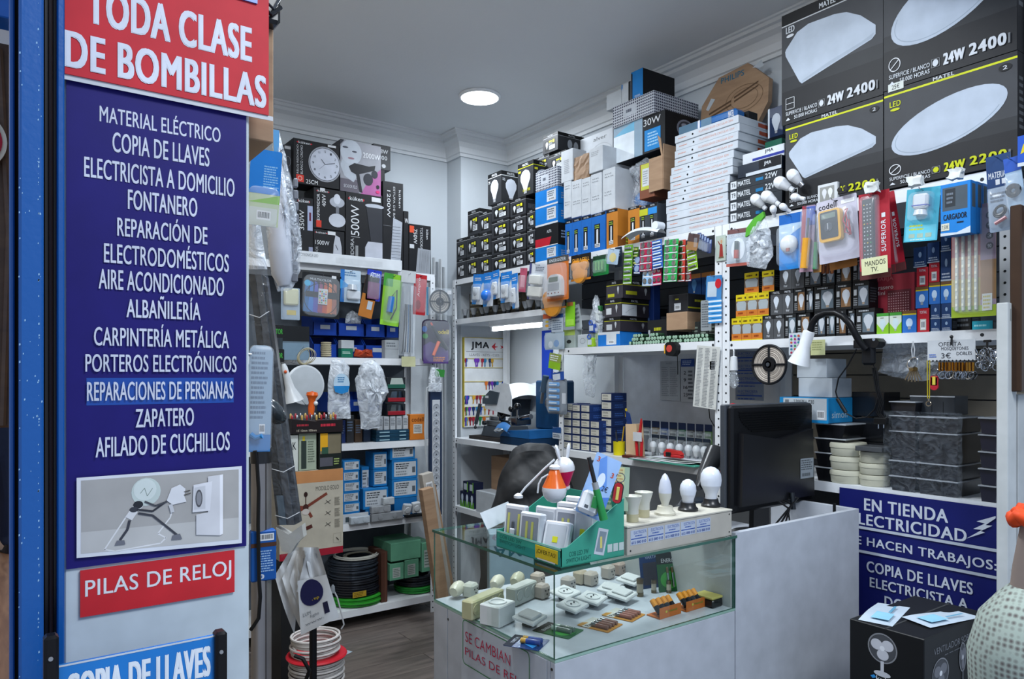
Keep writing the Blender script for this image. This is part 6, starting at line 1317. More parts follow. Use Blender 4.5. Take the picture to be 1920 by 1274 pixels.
carton('blue_switch_box','large blue box with white label and pale lettering on the black containers',(Vector((XS-.01,atX(1462,780,XS-.01).y,zt)),atX(1462,780,XS-.01).y-atX(1553,780,XS-.01).y,.098,-PI/2),.24,'#1c80b8',simf,lambda c:c.t('simon',.1,.2,.55,.45,'#a8c0cc',.03),child=True)
for i,(a,b,h)in enumerate([(1497,1560,.075),(1494,1550,.075)]):carton('foam_box',f'white polystyrene box wrapped in film, {["lower", "upper"][i]} of the two on the blue box',(Vector((XS+.02,atX(a,700,XS+.02).y,zt+.099+.076*i)),atX(a,700,XS+.02).y-atX(b,700,XS+.02).y,h,-PI/2),.14,'#a9b1b8:.6',group='white polystyrene boxes',seam=False)
for i,(u,n,R)in enumerate([(1590,3,.066),(1640,3,.052)]):
 for k in range(n):
  c0=onshelf(u,XS+.07,0);z=zl+k*(.052 if i==0 else .043);h=.05 if i==0 else .041
  mb=MB();mb.lathe([(R*.93,0),(R*.97,.004),(R,h*.6),(R*1.03,h*.62),(R*1.03,h*.86),(R*.99,h),(0,h)],'#b9b8a6:.4',n=36)
  o=mb.build('white_tub',smooth=True,loc=(c0.x,c0.y,z));tag(o,f'cream lidded round tub, {["bottom", "middle", "top"][k]} of the {["wider left", "narrower right"][i]} stack','tub','cream round tubs')
carton('grey_tray','flat dark grey metal tray lying across the narrower tub stack',(Vector((XS-.0,atX(1603,850,XS).y,zl+.131)),.10,.018,-PI/2),.1,'#46494c:.35',cat='tray',seam=False)
for i in range(2):carton('black_box',f'black film wrapped box behind the tubs, {["lower", "upper"][i]} one',(Vector((XS+.16,atX(1597,820,XS+.16).y,zl+.151+.0*i+.1*i)),.13,.095,-PI/2),.12,'#14161a:.15',group='black boxes behind the tubs',seam=False)
carton('dark_support','dark box low behind the cream tubs',(Vector((XS+.16,atX(1597,820,XS+.16).y,zl)),.13,.15,-PI/2),.12,'#1d1f22')
def trays(label,u1,u2,u3,n,h,key,hs=None):
 y1,y2=atX(u1,850,XS+.0).y,atX(u2,850,XS).y;a,b=ray(u3);dp=.2
 z=zl;t0=None
 for k in range(n):
  hh=hs[k]if hs else h
  t=thing('black_tray',f'{label}, {["bottom", "second from bottom", "third from bottom", "fourth from bottom", "fifth from bottom", "top"][k if k < n-1 else 5]} one','tray',(XS+.004,y1,z),-PI/2,label)
  w_=y1-y2;mb=MB();mb.prism([(.008,0),(w_-.008,0),(w_-.002,hh-.006),(.002,hh-.006)],dp-.02,key,(0,.01,0));mb.build('tub',t)
  mb=MB();mb.box(0,w_,.0,dp,hh-.006,hh-.0015,'#8f949a:.3',.001);mb.build('rim',t);z+=hh
 return y1,y2,z
y1,y2,z_=trays('film wrapped black tray in the middle stack',1665,1715,1722,5,.06,'#15161c:.3',[.055,.055,.105,.055,.05])
y3,y4,z_=trays('film wrapped black tray in the wide stack',1717,1795,1830,4,.06,'#15161c:.3',[.055,.055,.105,.055])
y5,y6,z_=trays('film wrapped black tray in the rightmost stack',1832,1868,1868,5,.055,'#17182a:.3')
carton('grey_drawer_box','dark grey slotted box standing on the wrapped trays',(Vector((XS+.06,atX(1706,760,XS+.06).y,zl+.274)),.15,.065,-PI/2),.1,'#33373c:.4',lambda c:[c.ln([(.25*i,0),(.25*i,.7)],.002,'#15171a')for i in range(1,4)]+[c.r(0,.94,1,1,'#b4b8bc')],seam=False)
mb=MB();rnd=random.Random(8)
import mathutils
def fw(y0,y1_,z0,z1):
 return lambda a,b:(XS-.012+.010*mathutils.noise.noise(Vector((a*7,b*7,2))),y0+(y1_-y0)*a,z0+(z1-z0)*b)
mb.sheet(fw(y1+.01,y4-.02,zl,zl+.285),24,16,'wrap_film');o=mb.build('wrapping_film',smooth=True);tag(o,'loose clear plastic film wrapped around the black tray stacks','film')
bag('loose_bag','crumpled clear bag lying high behind the hanging keys',[(0,0),(.16,-.03),(.3,.02),(.28,.12),(.12,.14),(.02,.09)],.08,'bag_film',loc=(XS+.09,atX(1648,740,XS+.09).y,1.56),seed=12)
t=thing('offer_sign','handwritten white card offering double carabiners for three euros','sign',Rp(1739,1829,632,676,XS-.012)[0],-PI/2)
w_,h_=Rp(1739,1829,636,676,XS-.012)[1:3]
mb=MB();mb.box(0,w_,0,.001,0,h_,'#babfc4');c=Cv(mb,(0,0,0),(1,0,0),(0,0,1),w_,h_);k='#2a2c34'
c.t('OFERTA',.24,.70,.72,.90,k,0);c.t('MOSQUETONES',.30,.48,.86,.66,k,0);c.t('3€',.3,.12,.5,.38,k,0);c.t('DOBLES',.62,.26,.93,.42,k,0);c.mic(.04,.15,.2,.35,2,'#4a6ab8')
for i in range(12):c.el(.04+.083*i,.0,.018,.05,'#15171b',10)
mb.build('card',t)
mb=MB();mb.tube([(w_*.53,-.004,h_+.01),(w_*.53,-.006,h_*.75)],.0035,'#101114:.3');mb.ball((w_*.53,-.006,h_+.01),.006,'#101114:.3',8);mb.build('pin',t,True)
GCb='spring carabiners hanging under the offer sign'
mb=MB();mb.cyl((0,0,-.005),(0,0,-.034),.0045,'#a8742c:.25:1',8);mb.torus((0,0,-.047),.0125,.0026,'#9a9ea4:.2:1',(0,1,0),18,6,(1.15,.85));mb.cyl((0,0,.002),(0,0,-.006),.0016,'#30343a',6)
cb=mb.build('carabiner',smooth=True)
for i in range(11):
 o=cb if i==0 else cb.copy()
 if i:COL.objects.link(o)
 q_=atX(1762+i*6.2,677,XS-.014-.006*(i%2));o.location=q_;o.rotation_euler=(0,0,-PI/2+rnd.uniform(-.5,.5));tag(o,f'brass and steel spring carabiner, {ordn(i)} from left under the offer sign','carabiner',GCb)
t=thing('key_fob','red oval key fob with yellow window hanging below the offer sign','key fob',atX(1752,700,XS-.016),-PI/2)
mb=MB();mb.lathe([(.013,-.0035),(.0145,0),(.013,.0035)],'#a8182c:.3',(0,0,-.025),20,(0,1,0),(1,1.0));mb.box(-.013,.013,-.0035,.0035,-.045,-.01,'#a8182c:.3',.003);mb.lathe([(.013,-.0035),(.013,.0035)],'#a8182c:.3',(0,0,-.045),20,(0,1,0));mb.build('tag',t,True)
mb=MB();mb.box(-.005,.005,-.0045,-.0035,-.04,-.012,'#c9b648');mb.build('window',t);mb=MB();mb.torus((0,0,.006),.012,.0015,'#8a8e94:.2:1',(0,1,0),20,6);mb.build('ring',t,True)
t=thing('lanyard','yellow cord loop with a metal clasp hanging below the offer sign','lanyard',atX(1741,676,XS-.02),-PI/2)
mb=MB();mb.tube([(-.004,0,0),(-.003,0,-.13)],.0016,'#b0a028:.5',6);mb.tube([(.004,0,0),(.003,0,-.13)],.0016,'#b0a028:.5',6);mb.build('cord',t,True)
mb=MB();mb.lathe([(.003,0),(.004,-.008)],'#9a9080:.3:1',(0,0,-.13),8);mb.torus((0,0,-.148),.008,.002,'#9a9080:.3:1',(0,1,0),16,6);mb.build('clasp',t,True)
t=thing('key_bunch','bunch of keys on a big steel ring hanging from a white tie','keys',atX(1711,640,XS-.016),-PI/2)
mb=MB();mb.tube([(.002,.0,.0),(-.003,0,-.03),(0,0,-.06)],.0018,'#b4b8bc');mb.tube([(.002,0,0),(.007,0,-.03),(.004,0,-.06)],.0018,'#b4b8bc');mb.build('tie',t,True)
mb=MB();mb.torus((0,0,-.075),.018,.0025,'#c9ccd0:.2:1',(.1,1,0),24,6,(1.2,.8));mb.build('ring',t,True)
for i in range(6):
 a=-.5+.2*i;mb=MB();x,z=math.sin(a),-math.cos(a);o0=Vector((0,.002*i,-.088));mb.lathe([(.008,-.001),(.008,.001)],'#8a7a58:.3:1',o0+Vector((x*.01,0,z*.01)),14,(0,1,0));mb.prism([(-.0025,0),(.0025,0),(.0025,.04),(-.0025,.04)],.0018,'#8a8478:.3:1',o0+Vector((x*.014,0,z*.014)),(z,0,-x),(x,0,z),(0,1,0));mb.build('key',t,True)
t=thing('ring_bunch','tangled bunch of silver key rings and chains at the right end','rings',atX(1852,640,XS-.02),-PI/2)
mb=MB();mb.box(-.012,.012,-.006,0,-.004,.004,'#101114:.3',.002);mb.box(-.003,.003,-.006,0,-.05,.0,'#101114:.3',.001);mb.build('hanger',t)
rnd=random.Random(6);mb=MB()
for i in range(34):mb.torus((rnd.uniform(-.03,.032),rnd.uniform(-.02,.012),rnd.uniform(-.085,-.03)),rnd.uniform(.008,.014),.0013,'#c3c6cb:.15:1',(rnd.uniform(-1,1),rnd.uniform(-1,1),rnd.uniform(-.6,.6)),14,5)
o=mb.build('key_ring',t,True);o['kind']='stuff'
# - purple sign, fan carton, right-hand frame
pz1,pz0=1.128,.45;py1,py0=atX(1574,912,XS-.004).y,YE+.0
t=thing('work_sign','purple sign with white art deco lettering fixed below the lowest shelf','sign',(XS-.004,py1,pz0),-PI/2)
w_,h_=py1-py0,pz1-pz0;mb=MB();mb.box(0,w_,0,.003,0,h_,'#161c60:.45');mb.build('panel',t)
mb=MB();c=Cv(mb,(0,0,0),(1,0,0),(0,0,1),w_,h_)
def W(u,v):p=atX(u,v,XS-.004);return((py1-p.y)/w_,(p.z-pz0)/h_)
def WT(s_,u1,u2,um,v1,v2,b=.06,k='#c3cad6'):x0,_=W(u1,900);x1,_=W(u2,900);_,y1=W(um,v1);_,y0=W(um,v2);c.t(s_,x0,y0,x1,y1,k+':.4',b)
WT('EN TIENDA',1621,1777,1700,946,969,.05);WT('ELECTRICIDAD',1596,1812,1704,977,999,.05)
WT('SE HACEN TRABAJOS:',1594,1869,1735,1028,1050,.045);WT('COPIA DE LLAVES',1626,1824,1726,1073,1094,.045);WT('ELECTRICISTA A',1632,1815,1726,1104,1123,.045);WT('DOMICILIO',1660,1790,1726,1134,1154,.045)
c.ln([W(1590,985),W(1870,1033)],.010,'#b4bcc8');c.ln([W(1590,1029),W(1870,1084)],.010,'#b4bcc8')
c.p([W(u,v)for u,v in((1813,1010),(1842,994),(1826,992),(1848,982),(1832,978),(1868,968),(1868,972),(1849,985),(1862,986),(1840,996),(1848,999))],'#c3cad6');mb.build('lettering',t)
Yb=.95;fx0=atY(1733,1200,Yb);fx1=atY(1850,1150,Yb);zt=1.55-495*(Yb/ray(1733)[1])/1370
fb=thing('fan_carton','black carton with white table fan picture in front of the purple sign','box',(fx0.x,Yb,zt-.40))
w_,dp=fx1.x-fx0.x,atX(1593,1155,fx0.x).y-Yb
mb=MB();mb.box(0,w_,0,dp,0,.40,'#151617:.4',.002);mb.build('carton',fb)
mb=MB();c=left(mb,dp,.40)
def fanpic(c,cx,cy,rx,ry,k='#b4b6bc'):
 c.ring(cx,cy,rx,ry,.004,'#7a7c80',30);c.el(cx,cy,rx*.93,ry*.93,'#44464a')
 for i in range(3):a=2*PI*i/3+.6;c.el(cx+rx*.45*math.cos(a),cy+ry*.45*math.sin(a),rx*.42,ry*.38,k)
 c.el(cx,cy,rx*.18,ry*.18,'#cdd0d4');c.r(cx-rx*.12,cy-ry*1.75,cx+rx*.12,cy-ry*.9,k);c.el(cx,cy-ry*1.8,rx*.6,ry*.2,k)
fanpic(c,.46,.855,.19,.10);c.p([(.30,.64),(.35,.655),(.38,.64),(.33,.625)],'#2a84c4');c.t('kuken',.38,.62,.66,.655,'#c3c6ca',.03)
c2=front(mb,w_,.40);c2.t('VENTILADOR SOBREMESA',.14,.86,.92,.905,'#6a6d72',.0);c2.mic(.3,.825,.85,.84,1,'#55585c');fanpic(c2,.24,.72,.12,.10,'#6a6c72');fanpic(c2,.58,.76,.05,.1,'#6a6c72')
c3=top(mb,w_,dp,.40);c3.r(0,.485,1,.515,'#3a3b3c');mb.build('printed_artwork',fb)
for i,(x,y,r_)in enumerate([(.03,.10,.25),(.10,.03,-.2)]):
 t=thing('leaflet',f'white and pale blue leaflet, {["rear", "front"][i]} one on the black fan carton','leaflet',(fx0.x+x,Yb+y-.0,zt+.001+.002*i),r_,'leaflets on the fan carton')
 mb=MB();mb.sheet(lambda a,b:(.22*a,.09*b,.004*math.sin(a*4+i)*b),6,3,'#bccad6:.3');c=Cv(mb,(0.01,.01,.006),(1,0,0),(0,1,0),.18,.06);c.r(.1,.1,.5,.9,'#8cc0d8');c.r(.55,.3,.95,.42,'#5f98b4');mb.build('sheet',t)
carton('support_carton','dark carton below the fan carton at the lower right',(Vector((fx0.x+.01,Yb+.01,0)),w_-.02,zt-.401,0),dp-.02,'#1b1c1e')
t=thing('front_frame','tall white painted metal frame post at the right edge','frame',(0,0,0));Yq=.885
xa,xb,xc=Xy(1868,Yq+.03),Xy(1906,Yq),Xy(1940,Yq)
mb=MB();z1=atY(1888,567,Yq).z;mb.box(xa,xb,Yq,Yq+.03,0,z1,'#b4b8b8:.45',.002);c=Cv(mb,(xa,Yq,0),(1,0,0),(0,0,1),xb-xa,z1);c.r(.25,1-.03,.75,1-.01,'#8a8e8c');c.t('ARI',.35,.52,.62,.56,'#a8acac',.0,-90);mb.build('post',t)
mb=MB();mb.box(xb+.002,xb+.012,Yq+.01,Yq+.03,0,z1,'#5d6266:.4');mb.box(xb+.014,xc,Yq,Yq+.03,0,atY(1915,740,Yq).z,'#a9adae:.45',.002);mb.build('side_strip',t)
mb=MB();mb.box(Xy(1893,.89),Xy(1950,.87),.86,.89,atY(1905,735,.87).z,atY(1905,383,.87).z,'#3a2a20:.35',.003);mb.build('brown_jamb',t)
nb0=atD(1935,1160,1.15)
t=thing('net_bag','grey crocheted round bag gathered under a bright orange tie','bag',(nb0.x,nb0.y,0))
zc0=nb0.z;mb=MB();mb.lathe([(0,zc0-.22),(.05,zc0-.21),(.085,zc0-.13),(.088,zc0-.06),(.072,zc0+.0),(.045,zc0+.035),(.03,zc0+.05)],'knit',n=40);mb.build('knitted_body',t,True)
mb=MB();mb.lathe([(.03,zc0+.04),(.026,zc0+.08),(.018,zc0+.13),(.014,zc0+.155)],'#8c7d74:.7',n=20);mb.build('cloth_neck',t,True)
mb=MB();mb.torus((0,0,zc0+.155),.024,.011,'#d8481c:.6',(.2,.1,1),26,10,(1,1),.004);mb.torus((0,0,zc0+.168),.02,.009,'#d8481c:.6',(-.2,.2,1),26,10,(1,1),.004);mb.build('orange_tie',t,True)
mb=MB();mb.lathe([(.05,0),(.05,.01),(.012,.02),(.012,zc0-.2)],'#2a2c30',n=20);mb.build('stand',t,True)
# = COUNTER, SHOWCASE AND DESK
CX0,CX1,CY0,CY1,DX1=1.133,1.832,1.402,2.005,2.527
ZB,ZG,ZD=.84,1.068,1.075
t=thing('counter_base','white counter base below the glass showcase with watch battery poster','counter',(CX0,CY0,0))
W_,D_=CX1-CX0,CY1-CY0;CM='#b5bac2:.35'
mb=MB();mb.box(0,W_-.002,0,.018,0,ZB,CM,.001);mb.build('front_panel',t)
mb=MB();mb.box(0,.018,.0195,D_-.085,0,ZB,CM,.001);mb.build('side_door',t)
mb=MB();mb.box(0,.018,D_-.082,D_,0,ZB,CM,.001);mb.build('side_strip',t)
mb=MB();mb.box(.019,W_-.002,.019,D_,ZB-.02,ZB,CM);mb.build('top_board',t)
mb=MB();mb.box(.02,W_-.002,D_-.018,D_,0,ZB-.021,CM);mb.build('rear_panel',t)
mb=MB()
for y,z in((.012,ZB-.018),(D_-.088,ZB-.03)):mb.lathe([(.004,0),(.004,.001)],'#5d5f62:.3:1',(0,y,z),10,(-1,0,0))
mb.build('screw',t)
py=lambda u,v:(lambda p:(CY1-p.y,p.z))(atX(u,v,CX0))
ps=thing('watch_battery_poster','white poster about watch batteries with pink letters and green outline','poster',(CX0-.001,CY1,0),-PI/2)
a0,z0_=py(866,1157);a1,z1_=py(1026,1250)
mb=MB();mb.box(a0,a1,-.001,0,.45,.839,'#b9bfc8:.4');mb.build('sheet',ps)
mb=MB();c=Cv(mb,(0,-.001,0),(1,0,0),(0,0,1),1,1);sx=a0;sw=a1-a0
zt_=.822
c.p([(a0+.27*sw,.45),(a1,.45),(a1,.69),(a0+.93*sw,.71),(a0+.55*sw,.66),(a0+.4*sw,.62)],'#1a4a98')
c.ln([(a0+.5*sw,.66),(a0+.78*sw,.725),(a1-.002,.70)],.003,'#c3ccd8');c.el(a0+.45*sw,.60,.06,.05,'#14306a');c.el(a0+.5*sw,.57,.05,.05,'#16181c');c.el(a0+.5*sw,.57,.038,.038,'#26282c')
for(x0_,z_,w_,tt)in((.06,.775,.56,'SE CAMBIAN'),(.06,.729,.78,'PILAS DE RELOJ')):
 for off,kk,e in(((.0006),'#d5d9de',.03),(0,'#b02448',.0)):c.t(tt,a0+x0_*sw,z_,a0+(x0_+w_)*sw,z_+.030,kk,e+.01)
q=rr(.80*sw,.128,.014,4,a0+.03*sw,.709);c.ln(q+[q[0]],.0026,'#2a7a3c');mb.build('lettering',ps)
gc=thing('glass_showcase','glass showcase box with green edges on the white counter base','showcase',(CX0,CY0,0))
EG='#2c5a4c:.15'
def pane(x0,x1,y0,y1,z0,z1,th_axis,name='pane'):
 mb=MB();mb.box(x0,x1,y0,y1,z0,z1,'glass');o=mb.build(name,gc);me=o.data;me.materials.append(mat(EG))
 ax='xyz'.index(th_axis)
 for p in me.polygons:
  if abs(p.normal[ax])<.5:p.material_index=1
 return o
pane(-.004,W_+.004,-.004,D_+.004,ZG-.008,ZG,'z','top_pane')
pane(0,.005,.006,D_,ZB+.009,ZG-.0085,'x');pane(0,W_,0,.005,ZB+.009,ZG-.0085,'y');pane(W_-.006,W_-.001,.006,D_,ZB+.009,ZG-.0085,'x')
mb=MB();mb.box(0,W_,0,D_,ZB+.001,ZB+.008,'#8fb0a2:.1');mb.box(.006,W_-.007,.006,D_,ZB+.0081,ZB+.0086,'#b3bbc2:.3');mb.build('base_pane',gc)
mb=MB();mb.box(W_-.012,W_-.0065,.008,D_,ZB+.009,ZG-.01,'#a9aeac:.5');mb.build('end_board',gc)
ds=thing('desk','white cash desk with raised front and side panels beside the showcase','desk',(CX1,CY0,0));w2=DX1-CX1;d2=.30
mb=MB();mb.box(.002,w2,0,.018,0,ZD,CM,.001);mb.build('front_panel',ds)
mb=MB();mb.box(w2-.018,w2,.019,d2+.05,0,ZD,CM,.001);mb.build('side_panel',ds)
mb=MB();mb.box(.002,w2-.019,.019,.62,.93,.948,CM,.001);mb.build('worktop',ds)
mb=MB();mb.box(.002,.02,.03,.62,0,.929,CM);mb.build('inner_panel',ds)
mb=MB();mb.box(w2-.05,w2-.046,.06,.07,.95,1.09,'#15171a');mb.build('edge_clip',ds)
mo=thing('monitor','black computer monitor seen from behind on the cash desk','monitor',(atY(1450,900,1.62).x,1.64,.9485),.0)
xa,xb=atY(1371,800,1.62).x-mo.location.x,atY(1526,800,1.62).x-mo.location.x;zt=atY(1450,757,1.62).z-.9485;zb=zt-.385
mb=MB();mb.box(xa,xb,.005,.03,zb,zt,'#3c4046:.4',.004);mb.build('bezel',mo)
mb=MB();mb.box(xa+.006,xb-.006,-.02,.005,zb+.004,zt-.004,'#131417:.35',.008);mb.prism([(xa+.03,zb+.03),(xb-.03,zb+.03),(xb-.04,zt-.1),((xa+xb)/2,zt-.13),(xa+.04,zt-.1)],-.022,'#15161a:.3',(0,-.02,0));mb.build('rear_shell',mo)
mb=MB()
for i in range(9):z=zt-.03-.0085*i;q_=.04+.0009*i*i*1.2;mb.box(xa+q_,xb-q_,-.0235,-.0205,z,z+.004,'#08090b:.4')
o=mb.build('vent',mo);o['kind']='stuff'
mb=MB();c=Cv(mb,(xb-.125,-.043,zb+.1),(1,0,0),(0,0,1),.085,.075);c.r(0,0,1,1,'#8f989f');c.mic(.06,.4,.94,.95,5,'#4a5056');c.bars(.06,.06,.8,.3,'#22262a','#8f989f');mb.build('rating_label',mo)
mb=MB();mb.prism([(-.05,0),(.05,0),(.04,.22),(-.04,.22)],.02,'#101113:.3',(0,.03,.01));mb.build('stand_neck',mo);mb=MB();mb.lathe([(.13,0),(.13,.01),(.11,.014),(0,.016)],'#101113:.25',(0,.05,0),32,sc=(1,.75));mb.build('stand_foot',mo,True)
mb=MB()
for k in range(4):mb.tube([(-.02+.02*k,-.01,.17),(.03+.02*k,-.06,.12+.01*k),(.0-.04*k,-.09,.06),(-.09+.01*k,-.05,.02),(-.12,.02,.01)],.0035,'#0b0c0e:.3',8)
mb.cyl((.07,-.05,.17),(.065,-.06,.11),.009,'#1b2026:.3',12);mb.build('cable',mo,True)
t=thing('card_reader','dark navy plastic case behind the display bulbs at the left of the monitor','device',(atY(1338,950,1.72).x,1.72,.9485),0)
mb=MB();mb.box(-.10,.06,0,.12,0,.15,'#1a222c:.35',.03);mb.box(-.05,-.01,-.003,0,.09,.1,'#5d666e:.3',.001);mb.build('body',t,True)
t=thing('barcode_reader','black angled plastic scanner head leaning behind the display bulbs','scanner',(atY(1330,900,1.9).x,1.9,.9485),.3)
mb=MB();mb.cyl((0,0,0),(0,0,.19),.02,'#121417:.35',12);mb.lathe([(.05,0),(.05,.012),(.02,.02)],'#121417:.35',n=20);mb.build('stand',t,True)
mb=MB();mb.lathe([(.012,-.13),(.03,-.06),(.042,.03),(.05,.09),(.044,.095),(.03,.085)],'#16181b:.3',(0,0,.235),20,(.85,0,.5));mb.build('head',t,True)
for i,k in enumerate(['#2a6ab0','#b9b53a','#c2c6ca']):carton('small_pack',f'small {["blue", "yellow", "white"][i]} pack lying on the desk under the monitor',(Vector((atY(1395+i*22,985,1.5).x,1.48,.9485)),.03,.05,0),.02,k,seam=False)
# - on the glass top
zg=ZG+.0008;o0=atZ(1052,1066,zg)
bx=thing('display_carton','green cardboard display tray with yellow offers sticker on the glass top','box',(o0.x,o0.y,zg))
dl=atX(931,1010,o0.x).y-o0.y;wr=atY(1170,1030,o0.y).x-o0.x;GRN='#3c9680:.4'
mb=MB();mb.box(0,wr,0,dl,0,.0025,'#2a7a68');mb.build('bottom',bx)
mb=MB();mb.box(0,.0025,0,dl,.003,.047,'#349a88:.4');c=Cv(mb,(0,dl,.003),(0,-1,0),(0,0,1),dl,.044);c.r(0,0,1,.5,'#278a80');c.r(0,.9,1,1,'#9cc8bc')
c.t('COB LED 3W',.06,.58,.42,.78,'#1d5a50',.0);c.t('SWITCH LIGHT',.06,.28,.48,.48,'#1d5a50',.0);mb.build('front_flap',bx)
mb=MB();mb.box(-.0015,-.0003,.012,.105,.006,.040,'#d5b91c:.3',.001);c=Cv(mb,(-.0015,.105,.006),(0,-1,0),(0,0,1),.093,.034);c.t('¡OFERTAS!',.08,.35,.94,.75,'#2c2c20',.01);c.r(.1,-.05,.9,.06,'#c9cdd0');mb.build('offer_sticker',bx)
sp=[(0,0),(wr,0),(wr,.152),(.02,.047),(0,.047)]
mb=MB();mb.prism(sp,.0025,GRN,(0,0,.002));c=Cv(mb,(0,0,.002),(1,0,0),(0,0,1),wr,.15);c.t('COB LED 3W',.12,.15,.42,.23,'#1d5a50',.0);c.t('SWITCH LIGHT',.08,.05,.46,.12,'#1d5a50',.0)
c.p([(.5,.12),(.66,.06),(.74,.50),(.58,.56)],'#b9c0c8');c.p([(.53,.16),(.64,.12),(.71,.46),(.60,.5)],'#7c8a94');c.r(.60,.2,.635,.4,'#c9c070')
for i in range(3):c.r(.72+.095*i,.1,.80+.095*i,.24,'#b5c2c0')
mb.build('right_flap',bx);mb=MB();mb.prism([(p[0],p[1])for p in sp],.0025,GRN,(0,dl-.0025,.002));mb.build('left_flap',bx)
mb=MB();mb.prism([(0,.0),(wr,.0),(wr,.05),(0,.05)],.0015,'#c3cad0',(-.03,dl+.002,.05),(.8,.5,0),(-.3,.3,.9),(0,0,1));mb.box(wr-.0025,wr,.003,dl-.003,.003,.152,'#2f8674');mb.build('back_flap',bx)
def wallight(label,x,y,w_,h_,dpt,tilt,rz,style,zb_=.003):
 t=thing('led_light',label,'light',(o0.x+x,o0.y+y,zg+zb_),(tilt,0,rz),'white led lights in the green display tray')
 mb=MB();mb.box(0,w_,0,dpt,0,h_,'#dde1e8:.25',.004);mb.build('case',t)
 mb=MB();mb.prism(rr(w_*.76,h_*.74,.003,3,w_*.12,h_*.16),-.001,'#8a909c:.2' if style!='sq' else '#bcc2cb:.25')
 if style=='two':
  for f in(.32,.58):mb.box(w_*f,w_*(f+.1),-.002,-.001,h_*.26,h_*.78,'#c3c46a:.3')
 elif style=='sq':mb.box(w_*.4,w_*.6,-.002,-.001,h_*.42,h_*.58,'#d5d42a:.3')
 else:
  mb.box(w_*.2,w_*.3,-.002,-.001,h_*.2,h_*.8,'#c3c46a:.3');mb.box(w_*.7,w_*.8,-.002,-.001,h_*.2,h_*.8,'#c3c46a:.3');mb.box(w_*.38,w_*.62,-.008,-.001,h_*.24,h_*.45,'#c9cdd2:.25',.003);mb.box(w_*.44,w_*.56,-.006,-.001,h_*.45,h_*.62,'#4a4e54:.25',.002)
 mb.build('face',t);return t
R9=-PI/2
wallight('narrow white led switch light at the left end of the tray',.012,dl-.01,.072,.118,.022,-.12,R9+.25,'sw')
wallight('white led light with two yellow strips second from left',.008,dl-.088,.074,.108,.026,-.12,R9+.25,'two')
wallight('white led light with a yellow square, front right in the tray',.022,.118,.078,.098,.02,-.35,R9+.35,'sq')
for i,(x,y)in enumerate([(.062,.20),(.078,.13),(.095,.08),(.112,.17),(.14,.10),(.16,.19)]):wallight(f'plain white led light in the rear of the tray, {ordn(i)} from front',x,y,.07,.118+.004*i,.015,-.12,R9+.3,'two' if i%2 else 'sq')
def at_(u,v,d):return atD(u,v,d)
def usbulb(name,label,c,ax,s,k,ears=False):
 t=thing(name,label,'lamp',c);ax=Vector(ax).normalized()
 mb=MB();mb.lathe([(.013*s,0),(.017*s,.006*s),(.022*s,.02*s),(.033*s,.045*s),(.04*s,.06*s)],k,(0,0,0),26,ax);mb.build('coloured_shell',t,True)
 mb=MB();mb.lathe([(.0402*s,.06*s),(.041*s,.072*s),(.036*s,.09*s),(.024*s,.104*s),(.01*s,.11*s),(0,.111*s)],'#d8dbe0:.15',(0,0,0),26,ax);mb.build('globe',t,True)
 mb=MB();mb.lathe([(.012*s,-.014*s),(.018*s,-.008*s),(.018*s,0)],'#d5d8dc:.2',(0,0,0),20,ax);mb.build('cap',t,True)
 return t
usbulb('orange_bulb_lamp','orange and white plastic bulb lamp hanging head down on the tray',at_(1040,880,1.88),(-.02,.0,-1),.78,'#d6601c:.2')
t=usbulb('pink_bulb_lamp','pink and white bunny ear bulb lamp behind the orange one',at_(1060,912,1.93),(-.1,0,1),.70,'#d01f5c:.2')
mb=MB()
for s_ in(-1,1):mb.lathe([(.004,0),(.009,.012),(.011,.028),(.007,.042),(0,.046)],'#d8dbe0:.2',(-.006+s_*.012,0,.068),14,(-.1+s_*.25,0,1),(1,.5))
mb.build('ear',t,True)
t=thing('usb_cable','white cord arching from the led lights up to the bulb lamps','cord',(0,0,0));mb=MB();mb.tube([at_(u,v,d)for u,v,d in((972,932,1.90),(985,915,1.9),(1000,900,1.9),(1020,880,1.9),(1040,862,1.9))],.0028,'#c5c9cd:.4');mb.tube([at_(u,v,1.87)for u,v in((1008,925),(1010,908),(1016,897),(1028,890))],.0022,'#c5c9cd:.4');mb.lathe([(.012,0),(.012,.006),(.004,.012)],'#c5c9cd:.4',at_(972,934,1.90),14);mb.build('cord',t,True)
t=thing('blue_pattern_pack','blue and white patterned card with two tiny sockets tilted in the tray','pack',at_(1078,958,1.86),(-.25,.42,-.55))
w_,h_=.072,.165;mb=MB();mb.prism(rr(w_,h_,.004),.0012,'#8fb0dc:.3');c=Cv(mb,(0,0,0),(1,0,0),(0,0,1),w_,h_)
c.p([(0,.2),(.5,0),(1,.1),(1,.4)],'#4a7ac8');c.p([(.2,.9),(.4,1),(.8,.5),(.5,.4)],'#5c8ad0');c.el(.5,.6,.14,.12,'#d0dcec');c.t('3',.1,.86,.2,.94,'#c2502a',.03);c.t('3',.78,.7,.88,.78,'#c2502a',.03);c.t('2€',.62,.45,.85,.54,'#2a2c34',.01);mb.build('card',t)
mb=MB();mb.box(.0,.052,-.026,-.001,.002,.06,'#d2d6da:.2',.008);mb.box(.012,.022,-.0275,-.026,.014,.022,'#4a5058',.001);mb.build('plug_light',t)
t=thing('gas_lighter','green handled gas lighter with black barrel standing in the tray','lighter',at_(1132,975,1.84));mb=MB()
A_,B_,C2=Vector((0,0,0)),at_(1118,918,1.84)-at_(1132,975,1.84),at_(1104,858,1.84)-at_(1132,975,1.84)
